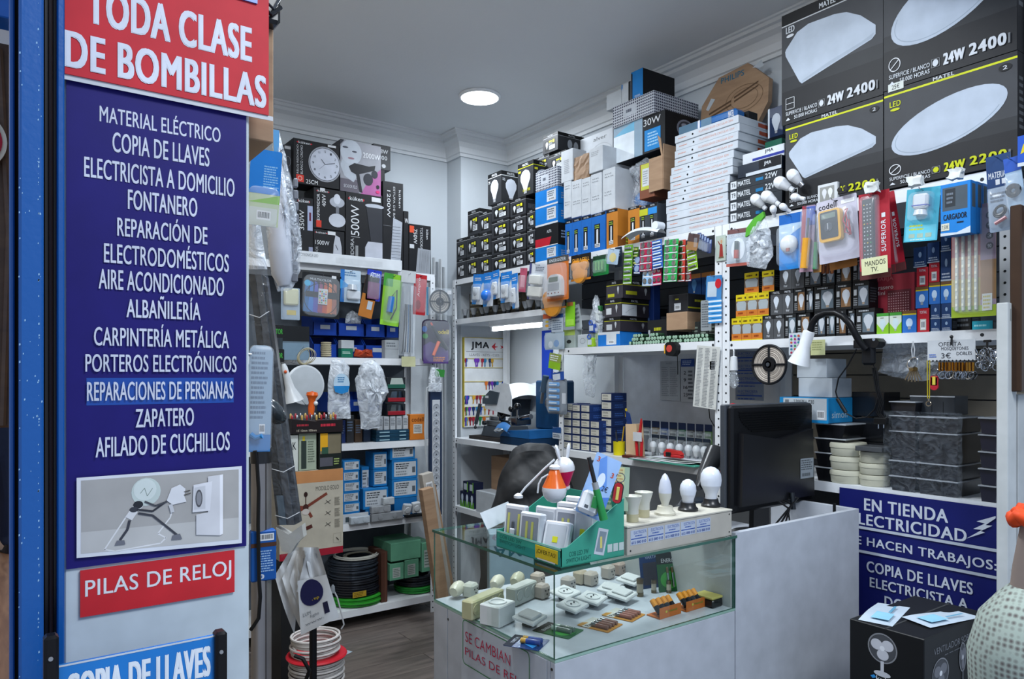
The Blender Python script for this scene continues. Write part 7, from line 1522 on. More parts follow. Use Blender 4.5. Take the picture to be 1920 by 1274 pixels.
mb.tube([A_,B_],[.011,.009],'#1f8c44:.25',12);mb.build('green_handle',t,True);mb=MB();mb.tube([B_,B_+(C2-B_)*.22],.008,'#9a9ea0:.3',12);mb.build('collar',t,True);mb=MB();mb.tube([B_+(C2-B_)*.22,C2],.0055,'#141517:.3',12);mb.build('barrel',t,True)
mb=MB();mb.prism([(-.012,-.01),(-.004,.03),(-.016,.02),(-.024,-.006)],.008,'#1a7a3c:.3',B_*.5);mb.build('trigger',t)
pd=thing('price_pad','pale green and cream handwritten pad in clear cover behind the red light','pad',at_(1128,955,1.98),(-.2,.12,-.45))
mb=MB();mb.box(0,.075,0,.004,0,.12,'#93a892:.5');c=Cv(mb,(0,0,0),(1,0,0),(0,0,1),.075,.12);c.r(.02,.5,.8,.98,'#b9b98a');c.mic(.08,.55,.8,.95,6,'#a88a5c');c.mic(.08,.1,.8,.45,4,'#4f7a5c');mb.build('pad',pd)
t=thing('red_work_light','red and black oval work light with a yellow strip hanging from the pad','light',at_(1159,925,1.90),(0,.15,-.5))
mb=MB();mb.prism(rr(.026,.056,.012,5,-.013,-.028),.014,'#141517:.3');mb.prism(rr(.022,.052,.010,5,-.013,-.026),-.004,'#b01c24:.25');mb.build('case',t);mb=MB();mb.box(-.007,.001,-.006,-.004,-.018,.016,'#d5c964:.3',.001);mb.build('strip',t);mb=MB();mb.torus((.0,0,.04),.012,.0012,'#8a8e92:.2:1',(0,1,0),16,6);mb.build('ring',t,True)
sx0=wr+o0.x+.004;st=thing('bulb_stand','long wooden demonstration stand with blue electrician stickers on the glass top','stand',(sx0,o0.y-.008,zg));ws=CX1-.012-sx0
mb=MB();mb.box(0,ws,0,.012,0,.073,'#b0aca2:.6',.001);mb.build('front_board',st);mb=MB();mb.box(-.001,ws+.001,-.002,.125,.0735,.079,'#b9b6aa:.6',.001);mb.build('top_board',st);mb=MB();mb.box(ws-.012,ws,.0125,.12,0,.073,'#a39f94:.6');mb.build('end_board',st)
for i in range(5):
 mb=MB();c=Cv(mb,(.012+i*.066,0,.026),(1,0,0),(0,0,1),.062,.040);c.r(0,0,1,1,'#aeb8c8');c.t('ELECTRICISTA',.2,.72,.96,.92,'#2a4a98',0);c.mic(.28,.52,.85,.66,1,'#2a4a98');c.r(.03,.38,.97,.44,'#2a4a98');c.t('615 000 010',.06,.08,.94,.26,'#2a4a98',.02);mb.build('sticker',st)
mb=MB();[mb.lathe([(.0025,0),(.0025,.001)],'#4a4a48:.3:1',(x,0,z),8,(0,-1,0))for x,z in((.012,.012),(ws-.012,.012),(ws-.012,.065))];mb.build('screw',st)
zs=zg+.0795
def onst(u,v=960):a,b=ray(u);return a/b
def demo(name,label,u,y,build):
 a,b=ray(u);t=thing(name,label,'lamp',(a/b*y,y,zs));build(t);return t
def socket(t,k,r=.030,h=.024):mb=MB();mb.lathe([(r,0),(r,.006),(r*.8,.012),(r*.72,h)],k,n=24);mb.build('socket',t,True)
def spot(t):
 mb=MB();mb.lathe([(.0165,0),(.0165,.022)],'#b0aa8c:.4',n=22);mb.build('base',t,True);mb=MB();mb.lathe([(.0165,.022),(.017,.04),(.0255,.068),(.026,.071),(.023,.071),(.02,.066),(0,.066)],'#bfc0b6:.3',n=24);mb.build('reflector',t,True)
demo('spotlight_bulb','grey white spotlight bulb standing at the left end of the stand',1186,o0.y+.03,spot)
demo('spotlight_bulb','wider mouthed white spotlight bulb second on the stand',1207,o0.y+.06,spot)
def dm(kind,s,k,ks):
 def f(t):
  socket(t,ks);mb=MB()
  if kind=='candle':mb.lathe([(.0105,.02),(.0105,.03),(.0165,.048),(.0185,.062)],'#c5c4b8:.3',n=22);mb.build('base',t,True);mb=MB();mb.lathe([(.0185,.062),(.0185,.075),(.0145,.096),(.007,.113),(0,.119)],'#c9cedb:.2',n=24)
  elif kind=='golf':mb.lathe([(.0155,.022),(.0175,.034),(.022,.047)],'#c6cad2:.3',n=24);mb.build('base',t,True);mb=MB();mb.lathe([(.022,.047),(.0245,.06),(.0225,.075),(.015,.087),(.006,.092),(0,.093)],'#cdd3de:.15',n=26)
  else:mb.lathe([(.0175,.022),(.0175,.036),(.023,.05),(.030,.064)],'#cbcfd6:.3',n=26);mb.build('base',t,True);mb=MB();mb.lathe([(.030,.064),(.0325,.08),(.0305,.098),(.023,.112),(.011,.120),(0,.122)],'#d3d9e3:.15',n=28)
  mb.build('globe',t,True)
 return f
demo('candle_bulb','white candle shaped bulb on a cream socket on the stand',1247,o0.y+.052,dm('candle',1,0,'#c3c0b0:.35'))
demo('golf_bulb','small round white bulb on a black socket on the stand',1290,o0.y+.055,dm('golf',1,0,'#17181b:.3'))
demo('pear_bulb','large white pear bulb on a black socket at the right of the stand',1333,o0.y+.06,dm('pear',1,0,'#17181b:.3'))
# - inside the showcase
zi=ZB+.0092
def inside(name,label,u,v,cat,fn,rz=0,group=None,z=zi):
 p=atZ(u,v,z);t=thing(name,label,cat,p,rz,group);fn(t);return t
IV,IW,CR='#cfccb8:.3','#d5d9d8:.3','#a8a494:.35'
def socketplate(t,s=1,k=IW,rock=False):
 mb=MB();mb.box(-.04*s,.04*s,-.04*s,.04*s,0,.011,k,.003);mb.build('frame',t)
 mb=MB()
 if rock:mb.box(-.027*s,.027*s,-.027*s,.027*s,.0112,.018,k,.002)
 else:mb.lathe([(.026*s,.0112),(.026*s,.014),(.02*s,.014),(.018*s,.006)],k,n=24);mb.cyl((.008,0,.012),(.008,0,.0145),.0025,'#2a2c2e',8);mb.cyl((-.008,0,.012),(-.008,0,.0145),.0025,'#2a2c2e',8)
 mb.build('insert',t,True)
def cube(t):mb=MB();mb.box(-.04,.04,-.035,.035,0,.058,IW,.003);mb.build('case',t);mb=MB();mb.lathe([(.026,0),(.026,.003),(.02,.003),(.018,-.006)],IW,(0,0,.0585),24);mb.build('insert',t,True)
def multi(n,k):
 def f(t):
  mb=MB();mb.box(-.02*n,.02*n,-.02,.02,0,.055,k,.004);mb.build('case',t);mb=MB()
  for i in range(n):mb.lathe([(.016,0),(.016,.002),(.012,-.003)],k,(-.02*n+.04*i+.02,-.0205,.03),18,(0,-1,0))
  mb.build('outlet',t,True)
 return f
def plug(k,k2='#3a4046:.3'):
 def f(t):mb=MB();mb.lathe([(.014,0),(.02,.012),(.022,.034),(.018,.05)],k,(0,0,.024),20,(.8,.5,.15));mb.build('body',t,True);mb=MB();[mb.cyl((.036,.02+s_*.01,.03),(.055,.032+s_*.01,.033),.0024,'#9a9a94:.3:1',8)for s_ in(-1,1)];mb.lathe([(.019,0),(.019,.006)],k2,(.034,.022,.03),18,(.8,.5,.15));mb.build('pins',t,True)
 return f
def blockadapter(k):
 def f(t):mb=MB();mb.box(-.022,.022,-.02,.02,0,.045,k,.007);mb.build('case',t,True);mb=MB();[mb.cyl((x,-.021,z),(x,-.0195,z),.003,'#2a2c2e',8)for x,z in((-.008,.028),(.008,.028),(0,.016))];mb.build('hole',t)
 return f
inside('cream_plug','cream plug lying at the far left corner inside the showcase',850,1126,'plug',plug(IV))
inside('adapter','white travel adapter standing left of the long strip',882,1120,'adapter',blockadapter('#bfc1b6:.3'),.5)
inside('grey_plug','cream and dark grey socket plug behind the white adapter',926,1113,'plug',plug(IV))
inside('small_adapter','small film wrapped cream adapter in the showcase back row',964,1107,'adapter',plug('#b5b49c:.3',IV))
inside('socket_strip','yellowed cream four way socket block near the left glass',906,1150,'socket',multi(4,'#b0ae88:.3'),.35)
inside('surface_socket','white cube surface socket near the front left glass',933,1168,'socket',cube,.35)
inside('socket_strip','whitish three way socket block behind the white cube socket',978,1128,'socket',multi(3,'#b3b9b2:.3'),.35)
inside('beige_adapter','pinkish beige triple adapter in the back row of the showcase',1008,1100,'adapter',blockadapter('#a89c90:.3'),.4)
inside('wrapped_adapter','film wrapped beige adapter beside the three way block',1016,1122,'adapter',blockadapter('#a39a90:.3'),.3)
for i,(u,v)in enumerate([(1065,1108),(1088,1095),(1108,1098),(1140,1085),(1160,1078)]):inside('beige_adapter',f'beige two hole adapter in the row behind the plates, {ordn(i)} from left',u,v,'adapter',blockadapter(['#a8a29a:.3','#a59a84:.3','#a8a094:.3','#a39c92:.3','#9c8c80:.3'][i]),.3,'beige adapters at the back')
def platelow(t):socketplate(t,.95)
for i,(u,v,rz,ro,l)in enumerate([(993,1173,.35,True,'white switch plate at the front, nearest the glass edge'),(1073,1150,.3,False,'white round socket plate in the front centre'),(1110,1136,.4,False,'white round socket plate right of the centre one'),(1146,1118,.5,True,'double white switch plate behind the round plates'),(1166,1128,.3,True,'tilted white switch plate before the brass fuses'),(1060,1125,.2,False,'white ring socket plate behind the front centre one'),(1182,1100,.3,True,'white wrapped plate at the back right')]):
 p=atZ(u,v,zi);t=thing('socket_plate',l,'socket',(p.x,p.y,zi+.017),(.12,-.06,rz),'white wall plates in the showcase');socketplate(t,.92,IW,ro)
 mb=MB();mb.box(-.018,.018,-.014,.014,-.018,0,'#2f3a3a:.4',.002);mb.build('back_box',t)
for i,(u,v,s_)in enumerate([(1200,1118,1.25),(1226,1112,.95),(1239,1108,.8),(1254,1112,.9)]):
 def fuse(t,s_=s_):mb=MB();mb.cyl((0,0,.008*s_),(0,0,.034*s_),.0085*s_,'#b0a894:.35',14);mb.build('barrel',t,True);mb=MB();mb.cyl((0,0,0),(0,0,.010*s_),.0092*s_,'#6f6248:.3:1',14);mb.cyl((0,0,.032*s_),(0,0,.044*s_),.0092*s_,'#6f6248:.3:1',14);mb.build('cap',t,True)
 inside('fuse',f'ceramic cartridge fuse with brass caps, {["tallest, leftmost", "second", "smallest, third", "rightmost"][i]}',u,v,'fuse',fuse,0,'upright ceramic fuses')
def batcard(label,u,v,w_,h_,bg,fr,rz,n,col,tilt=0,r=.007,up=False):
 p=atZ(u,v,zi);t=thing('battery_card',label,'batteries',p,(tilt,0,rz))if up else thing('battery_card',label,'batteries',p,(0,0,rz))
 mb=MB()
 if up:mb.prism(rr(w_,h_,.005),.0012,bg);fr(Cv(mb,(0,0,0),(1,0,0),(0,0,1),w_,h_))
 else:mb.prism(rr(w_,h_,.005),.0012,bg,(0,0,0),(1,0,0),(0,1,0),(0,0,1));fr(Cv(mb,(0,0,.0012),(1,0,0),(0,1,0),w_,h_))
 mb.build('card',t)
 for i in range(n):
  mb=MB();x=w_*(.5+(i-(n-1)/2)*.2);s_,e_=((x,-r-.001,h_*.12),(x,-r-.001,h_*.62))if up else((x,h_*.1,r+.0015),(x,h_*.62,r+.0015))
  s_,e_=Vector(s_),Vector(e_);mb.cyl(s_,s_+(e_-s_)*.72,r,col[0],12);mb.cyl(s_+(e_-s_)*.72,e_,r,col[1],12);mb.cyl(e_,e_+(e_-s_)*.03,r*.4,'#b5b8bc:.2:1',8);mb.build('battery',t,True)
def nrg(c):c.r(0,0,1,1,'#1f5c2c');c.r(0,.7,1,1,'#1a201c');c.t('ENERGY',.2,.74,.85,.84,'#b9bcbc',.03);c.el(.5,.3,.4,.22,'#3f9a3a')
batcard('blue battery card lying at the front corner inside the glass',1010,1222,.085,.10,'#16386c:.2',lambda c:(c.r(0,.75,1,1,'#1b1f2c'),c.t('VARTA',.3,.8,.8,.9,'#b9c0cc',.03),c.p([(.1,.2),(.6,.1),(.4,.6)],'#2f84c8')),.55,2,('#1a3c88:.2','#b08a3a:.2'))
batcard('green battery card lying right of the blue one by the glass',1066,1200,.085,.115,'#1f5c2c:.2',nrg,.35,2,('#4a5c50:.2','#8fa89a:.2'))
def pan(c):c.r(0,0,1,1,'#a8752c');c.r(0,.62,1,1,'#b5b7ae');c.p([(0,.85),(.45,.85),(.3,1),(0,1)],'#b0802c');c.t('Panasonic',.1,.66,.9,.8,'#22242a',.02)
batcard('orange battery card with four small cells, left one',1140,1188,.085,.10,'#a8752c:.2',pan,.3,4,('#6a4638:.2','#8f9296:.2:1'),r=.006)
batcard('orange battery card with four small cells, right one',1185,1168,.085,.10,'#a8752c:.2',pan,.3,4,('#7a4a3c:.2','#8f9296:.2:1'),r=.006)
for i in range(2):
 p=atZ(1237+50*i,1163-14*i,zi);t=thing('battery_tray',f'orange battery carton with upright cells, {["left", "right"][i]} one near the right end','box',p,.04)
 mb=MB();mb.box(0,.095,0,.0015,0,.032-.002*i,'#b0622a:.4');mb.box(0,.095,.0015,.05,0,.003,'#b0622a:.4');c=Cv(mb,(0,0,0),(1,0,0),(0,0,1),.095,.03);c.t('Powercell',.4,.5,.8,.72,'#5f8a3a',.02);c.el(.3,.6,.04,.12,'#b5b03a');mb.build('carton',t)
 for k in range(4):mb=MB();x=.015+.022*k;mb.cyl((x,.012,.012),(x+.003,.030,.027),.0085,'#1b1e24:.2',14);mb.cyl((x+.003,.030,.027),(x+.0045,.046,.0415),.0087,'#c9852a:.25',14);mb.build('battery',t,True)
p=atZ(1337,1143,zi);t=thing('yellow_black_pack','yellow and black pack at the right end inside the showcase','pack',p,.05)
mb=MB();mb.box(0,.05,0,.06,0,.025,'#141517:.3',.004);mb.build('base',t);mb=MB();mb.box(-.002,.05,.0,.07,.0255,.033,'#a8a05a:.4',.002);mb.build('lid',t)
batcard('blue battery card leaning against the back right of the showcase',1203,1106,.075,.11,'#1a3a6c:.2',lambda c:(c.t('VARTA',.3,.86,.9,.95,'#9fb0c8',.03),c.r(.15,.1,.85,.75,'#3c3a44')),-.2,0,None,-.15,up=True)
batcard('green and black battery card leaning beside the blue one',1236,1112,.085,.125,'#16301c:.2',nrg,-.35,2,('#8a9a90:.15:1','#5a4a2a:.2'),-.22,up=True,r=.004)
# = BACK-LEFT UNIT
def LB(name,label,u1,u2,vt,vb,fr,body='#1d1e21',Y=YS+.01,z=None,h=None,dp=.16,group=None,ls=None,cat='box',seam=False,child=None):
 p=Lp(u1,u2,vt,vb,Y,z)
 if h:p=(p[0],p[1],h,0)
 elif z is not None:
  zt_=atY((u1+u2)/2,vt,Y).z;p=(p[0],p[1],zt_-z,0)
 return carton(name,label,p,dp,body,fr,None,ls,group=group,cat=cat,seam=seam,child=child)
z0=ZL[0]+.0006;BKK='#1b1c1f'
def kuk(c,x=.07,y=.88,w_=.3):c.t('küken',x+.03,y,x+w_,y+.05,'#c9ccd0',.03);c.el(x+.01,y+.02,.02,.015,'#b0202e');c.el(x+w_+.02,y+.02,.02,.015,'#b0202e')
def c350(c):kuk(c,.25,.92,.55);c.t('350W',.32,.5,.55,.8,'#c9ccd0',0,90);c.r(.72,.5,.98,.88,'#9aa4c0');c.r(.8,.65,.9,.78,'#5a2438');c.r(.78,0,.98,.25,'#8a90a8');c.t('BATIDORA',.3,.02,.42,.42,'#9a9da0',0,90)
LB('appliance_box','black hand blender box with vertical lettering, lower left of the appliance boxes',549,587,370,478,c350,z=z0)
def c1500(c):kuk(c,.05,.88,.35);c.t('1500W',.05,.56,.5,.68,'#c9ccd0',0);c.t('HERVIDOR',.06,.05,.14,.5,'#9a9da0',0,90);c.p([(.6,0),(.92,0),(.9,.55),(.84,.82),(.7,.88),(.64,.6)],'#a9adb6');c.ln([(.7,.6),(.78,.45)],.004,'#222326');c.r(.45,.87,.7,.97,'#c3c6ca')
LB('appliance_box','black kettle box marked 1500W under the juicer box',588,646,432,482,c1500,z=z0)
def cjui(c):kuk(c,.1,.9,.35);c.t('EXPRIMIDOR',.1,.2,.19,.85,'#c9ccd0',.01,90);c.t('40W',.26,.55,.38,.85,'#c9ccd0',0,90);c.r(.08,.03,.24,.2,'#c03a2c');c.r(.2,.93,.35,1,'#c3c6ca');c.el(.74,.7,.24,.13,'#9da2ac');c.el(.74,.78,.11,.13,'#b9bec8');c.r(.7,.4,.8,.6,'#6c7078');c.el(.74,.25,.27,.17,'#b0b5bf')
zk=atY(616,431,YS+.01).z
LB('appliance_box','black citrus juicer box marked 40W above the kettle box',588,647,355,431,cjui,z=zk+.001)
def cbl(c):kuk(c,.08,.88,.38);c.t('500W',.14,.42,.36,.82,'#c9ccd0',0,90);c.t('BATIDORA',.13,.02,.22,.38,'#b0b3b7',0,90);c.mic(.26,.02,.36,.38,1,'#8a8d90');c.r(.14,.40,.38,.404,'#c9ccd0');c.el(.78,.84,.26,.03,'#a4aab4');c.p([(.55,.82),(1,.82),(1,.36),(.68,.36)],'#303238');c.p([(.6,.36),(1,.36),(1,0),(.52,0),(.52,.28)],'#a9adb8');c.r(.7,.9,.95,.96,'#c3c6ca')
LB('appliance_box','tall black glass jug blender box marked 500W',648,717,362,489,cbl,z=z0,child=True)
ztj=atY(593,353,YS+.01).z
def cclk(c):
 kuk(c,.08,.9,.28);c.t('RELOJ REDONDO',.07,.22,.12,.86,'#b9bcc0',.01,90);c.t('BLANCO / CROMO',.15,.22,.2,.86,'#b9bcc0',.01,90);c.r(.06,.04,.22,.2,'#c0392c');c.ring(.14,.12,.04,.045,.004,'#d5b0a8');c.t('25CM',.27,.03,.52,.12,'#d0d3d7',.01)
 c.el(.68,.52,.36,.40,'#8c9098',36);c.el(.68,.52,.335,.37,'#2c3038',36);c.el(.68,.52,.325,.36,'#b3b9c6',36)
 for i in range(12):a=PI/2-2*PI*(i+1)/12;x,y=.68+.26*math.cos(a),.52+.29*math.sin(a);c.t(str(i+1),x-.02,y-.025,x+.02,y+.025,'#30343c',0)
 c.ln([(.68,.52),(.6,.62)],.003,'#22252a');c.ln([(.68,.52),(.9,.58)],.003,'#22252a');c.ln([(.68,.52),(.56,.40)],.001,'#22252a');c.r(.74,.93,.92,.98,'#c3c6ca')
LB('wall_clock_box','black box showing a round wall clock with chrome rim',550,636,266,352,cclk,z=ztj+.012,child=True)
def cdry(c):
 c.r(0,0,1,1,'#8a8c94');c.p([(.5,0),(1,0),(1,.55),(.7,.3)],'#9c5a8c');c.r(0,0,.45,.25,'#5a5660');c.p([(0,.5),(.1,.3),(.32,.2),(.42,.35),(.3,.6),(.1,.75)],'#a3aab4');c.el(.26,.78,.26,.24,'#a9b0ba');c.p([(0,.9),(.1,1),(0,1)],'#30343c')
 c.el(.12,.86,.07,.02,'#4a4e58');c.el(.34,.8,.06,.02,'#4a4e58');c.el(.26,.66,.08,.02,'#8a6a74');c.p([(.2,.5),(.34,.58),(.7,.56),(.86,.6),(.84,.5),(.6,.42),(.46,.38),(.54,.02),(.46,.03),(.38,.36),(.26,.4)],'#23242a');c.el(.68,.3,.12,.12,'#2e3038');c.el(.84,.42,.08,.08,'#2e3038');c.t('2000W',.55,.72,.98,.82,'#d5d8de',.02);c.t('SECADOR PELO',.08,.08,.4,.14,'#b9bcc4',0);c.el(.92,.18,.04,.04,'#1f2026');c.el(.92,.08,.05,.03,'#c0306a')
LB('hair_dryer_box','grey and pink hair dryer box with a face picture marked 2000W',638,714,268,360,cdry,body='#4a4c54',z=ztj+.008,child=True)
LB('lamp_carton','dark lamp box with silver numbers behind the hair dryer box',700,732,272,318,lambda c:(c.r(0,0,1,1,'#34363a'),c.t('18W',.3,.66,.85,.82,'#c0c3c7',.04),c.t('800',.3,.4,.8,.56,'#c0c3c7',.04),c.el(.6,.15,.12,.08,'#c0c3c7')),Y=YS+.20,dp=.1)
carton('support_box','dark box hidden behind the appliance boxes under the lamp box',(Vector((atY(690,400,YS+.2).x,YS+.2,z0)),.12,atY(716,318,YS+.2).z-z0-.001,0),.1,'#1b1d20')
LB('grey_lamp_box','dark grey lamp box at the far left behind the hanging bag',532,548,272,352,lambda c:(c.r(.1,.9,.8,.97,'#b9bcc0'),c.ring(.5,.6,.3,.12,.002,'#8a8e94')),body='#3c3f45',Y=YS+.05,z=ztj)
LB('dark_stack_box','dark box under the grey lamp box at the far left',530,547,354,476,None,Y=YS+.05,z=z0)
def ch(w1,t1):
 def f(c):kuk(c,.1,.9,.0)if 0 else None;c.t('küken',.78,.72,.88,.92,'#c0c3c7',.03,-90);c.t(t1,.5,.5,.62,.95,'#b0b3b7',0,-90);c.t(w1,.2,.6,.36,.9,'#c9ccd0',.01,-90)
 return f
def c1200(c):ch('1200W','ESTUFA DE BAÑO')(c);c.p([(.35,.02),(.85,.02),(.95,.56),(.5,.6)],'#9aa0aa');[c.ln([(.4,.08+.035*i),(.86,.08+.035*i)],.0015,'#3a3c42')for i in range(13)];c.r(.0,.5,.4,.503,'#7a7d82')
LB('heater_box','tall black bathroom heater box marked 1200W',718,756,342,498,c1200,z=z0,child=True)
LB('heater_box','black box edge between the two heater boxes',757,766,396,500,lambda c:c.t('W',.2,.8,.9,.88,'#c9ccd0',0),z=z0)
def c750(c):ch('750W','TOSTADORA')(c);c.r(.02,.82,.22,.96,'#c0482c');c.p([(.3,0),(.95,0),(.98,.5),(.4,.52)],'#8c9198');[c.ln([(.45+.05*i,.02),(.5+.05*i,.48)],.0015,'#4a4e54')for i in range(9)];c.r(.02,.5,.22,.58,'#b9bcc0')
LB('toaster_box','black toaster box marked 750W at the right end of the appliance boxes',767,808,422,502,c750,z=z0,child=True)
p=Lp(556,754,478,504,YS-.045);carton('led_panel_box','long flat white box lying along the front edge of the top shelf',(p[0]+Vector((0,0,.012)),p[1],.068,0),.042,'#c9ced3',lambda c:(c.t('ELECTRONICA LED',-.0,.55,.19,.8,'#6a7078',0),c.r(.35,.2,.8,.7,'#c0c5ca')),seam=False)
YH=YS-.05
def LC(name,label,u1,u2,vt,vb,bg,fr=None,bub=(.08,.05,.92,.9),item=None,Y=YH,**k):return card(name,label,Lp(u1,u2,vt,vb,Y),bg,fr,bub,item,**k)
def ledkit(c):
 c.r(0,0,1,1,'#16181c');cols=['#1f5a8c','#2c6ab0','#4a4a9c','#7a3a5c','#a8482c','#c0703a','#8c5a4a']
 for i in range(7):c.p([(.12*i+.06,.12),(.12*i+.2,.1),(.12*i+.17,.78),(.12*i+.09,.82)],cols[i])
 c.t('MULTICOLOR',.2,.84,.75,.89,'#c0c6cc',0);c.el(.14,.76,.08,.07,'#2a9ac4');c.r(.1,.45,.42,.58,'#101216');c.r(.64,.45,.92,.6,'#101216');c.r(.75,.93,.87,.99,'#c9ccd0');c.ring(.5,.42,.43,.36,.004,'#0c0d10')
def kitrem(mb,w_,h_):
 mb.box(w_*.42,w_*.66,-.008,-.002,h_*.3,h_*.66,'#b9bec4:.3',.002)
 for j in range(6):
  for i in range(4):mb.box(w_*(.445+.05*i),w_*(.475+.05*i),-.0095,-.008,h_*(.33+.05*j),h_*(.36+.05*j),['#b03a3a','#c9a52a','#2a8c4a','#2a5ab0','#c9ccd0'][(i*2+j)%5])
LC('led_kit_pack','large rounded blister with coloured light rays and a small remote',563,636,512,594,'#16181c',ledkit,(.02,.02,.98,.96),kitrem,roll=.05,rad=.03,dpt=.012)
LC('night_light_pack','blue and white blister with a white plug-in night light',637,675,506,567,'#a8bccc',lambda c:(c.r(0,0,.2,1,'#2a6ab0'),c.p([(0,.4),(.5,.5),(0,.7)],'#3a8cc8'),c.mic(.2,.8,.8,.95,2,'#5a7a9a')),(.1,.05,.98,.7),lambda mb,w_,h_:(mb.box(w_*.3,w_*.95,-.026,-.002,h_*.1,h_*.36,'#c3c9d0:.3',.006),mb.lathe([(w_*.24,0),(w_*.2,h_*.16),(0,h_*.2)],'#b5bec8:.2',(w_*.55,-.014,h_*.38),16)),roll=.03,dpt=.03)
LC('orange_pack','dark and orange pack hanging between night light and blue pack',671,697,512,592,'#a8692c',lambda c:(c.r(0,.55,1,1,'#1d1c1e'),c.r(.5,.2,.85,.4,'#a8b4c0')),None,roll=.22)
LC('blue_pack','blue topped pack with red contents under the white long box',685,712,505,563,'#2438a8',lambda c:(c.t('ADM',.2,.76,.85,.9,'#c0cce0',.03),c.r(.1,.05,.9,.6,'#6a3a60')),roll=.08)
LC('green_tool_pack','long bright green pack with a blue handled tool',712,747,511,609,'#7ab02c',lambda c:(c.r(0,.75,.5,1,'#3f8c34'),c.r(0,0,.9,.1,'#8cc83c')),(.1,.04,.95,.9),lambda mb,w_,h_:(mb.cyl((w_*.4,-.014,h_*.25),(w_*.45,-.014,h_*.55),w_*.16,'#1f6ab0:.3',12),mb.tube([(w_*.45,-.014,h_*.55),(w_*.7,-.014,h_*.7),(w_*.75,-.014,h_*.35),(w_*.5,-.012,h_*.12)],.004,'#15171a:.3')),roll=.10,dpt=.03)
LC('cable_tie_bag','long clear bag with white header and dark cable clips',747,777,507,667,'clear_plastic',lambda c:c.r(.05,.86,.95,1,'#b5b9bc'),(.05,.02,.95,.84),lambda mb,w_,h_:[mb.tube([(w_*(.2+.15*i),-.01,h_*.04),(w_*(.25+.13*i),-.014,h_*.3),(w_*(.3+.1*i),-.012,h_*.6)],.004,['#14161a','#2a3038','#4a6a8c','#14161a','#8a949e'][i]+':.3',6)for i in range(5)],roll=.03,hook=False)
LC('red_card_pack','red and white pack hanging left of the led reel',773,797,514,590,'#a8242c',lambda c:(c.t('Ampro',.3,.45,.55,.92,'#d0b8b8',.02,90),c.el(.4,.25,.2,.12,'#7a161e')),roll=.06)
t=reel('led_reel','black led tape reel in a clear square pack near the left post',atY(825,566,YH-.02),.078,0,fill='#7a7c78')
mb=MB();mb.box(-.088,.088,-.016,.014,-.088,.088,'clear_plastic',.006);mb.box(-.09,-.075,.015,.016,-.09,.09,'#2a7a9c');mb.box(.045,.075,-.018,-.017,.05,.075,'#c3c6ca');mb.build('clear_pack',t)
def gun(mb,w_,h_):
 mb.tube([(w_*.3,-.02,h_*.86),(w_*.6,-.022,h_*.55),(w_*.85,-.02,h_*.32)],[.008,.016,.011],'#22242a:.35',12);mb.tube([(w_*.55,-.02,h_*.5),(w_*.35,-.02,h_*.18)],[.012,.010],'#d0603c:.35',10);mb.cyl((w_*.26,-.02,h_*.92),(w_*.34,-.02,h_*.84),.006,'#c8482a',8)
LC('glue_gun_pack','oval topped dark purple blister with black and orange glue gun',791,843,600,682,'#2a2238',lambda c:(c.p([(.05,0),(.95,0),(.95,.3),(.3,.5),(.05,.4)],'#4a3470'),c.el(.1,.78,.09,.07,'#2a5a9c'),c.el(.12,.62,.1,.06,'#2f7a3c'),c.t('codell',.5,.68,.95,.78,'#c9b51c',.03,0),c.mic(.4,.04,.9,.16,3,'#c07a3c')),(.02,.02,.98,.98),gun,rad=.034,dpt=.04,roll=.0)
LC('foam_pack','clear pack with a pale cream block at the left',527,562,540,600,'#8fa0b0',lambda c:c.r(.3,.15,.8,.3,'#b9a85a'),(.05,.0,.95,.98),lambda mb,w_,h_:mb.box(w_*.1,w_*.9,-.022,-.002,h_*.45,h_*.97,'#b9b99a:.5',.008),Y=YH-.06)
LC('yellow_note','pale yellow paper note hanging below the cable tie bag',753,779,669,688,'#b5b690',None,None,hook=False,hk=False)
z1=ZL[1]+.0006
def bin_(label,u1,u2,z,h,Y,group):
 xa,xb=atY(u1,600,Y).x,atY(u2,600,Y).x;w_=xb-xa;t=thing('storage_bin',label,'bin',(xa,Y,z),0,group);K='#173c94:.35'
 mb=MB();mb.box(0,w_,0,.2,0,.004,K);mb.box(0,w_,0,.004,.004,h*.62,K);mb.box(0,w_,.196,.2,.004,h,K)
 for x in(0,w_-.004):mb.prism([(0,.004),(.196,.004),(.196,h),(.06,h),(0,h*.62)],.004,K,(x,0,0),(0,1,0),(0,0,1),(1,0,0))
 mb.build('tub',t);mb=MB();mb.box(w_*.3,w_*.7,-.0015,0,h*.3,h*.5,'#a9b0b8');mb.build('label_holder',t)
 mb=MB();[mb.ball((w_*(.25+.17*i),.08+.03*(i%2),h*.4),.022,['#8a8c88','#a09c90','#6c7074','#b0aca4'][i],8)for i in range(4)];mb.build('contents',t,True);return t
for i,(a,b)in enumerate([(587,632),(634,683),(685,722),(724,748)]):bin_(f'blue open fronted storage bin, {ordn(i)} from left in the upper row',a,b,z1+.135,.125,YS+.06,'blue storage bins')
for i,(a,b)in enumerate([(587,632),(634,683),(685,730)]):bin_(f'blue open fronted storage bin, {ordn(i)} from left in the lower row',a,b,z1,.13,YS+.06,'blue storage bins')
for i,(a,b)in enumerate([(640,662),(640,664)]):LB('green_carton' if not i else 'white_carton',['green carton with white print on the second shelf in front of bins','white carton standing on the green carton'][i],a,b,640,655,(lambda c:c.mic(.1,.4,.8,.7,2,'#b0ccc0'))if not i else None,body='#1c6a54' if not i else '#a9afb4',z=z1+.056*i,h=.055 if not i else .05,Y=YS+.005,dp=.05)
LB('white_carton','pair of pale cartons at the right of the second shelf',722,748,628,660,lambda c:(c.r(0,.5,1,.52,'#6a7076'),c.mic(.1,.6,.8,.9,2,'#6a7076')),body='#a5abb0',z=z1,h=.115,Y=YS+.008,dp=.05)
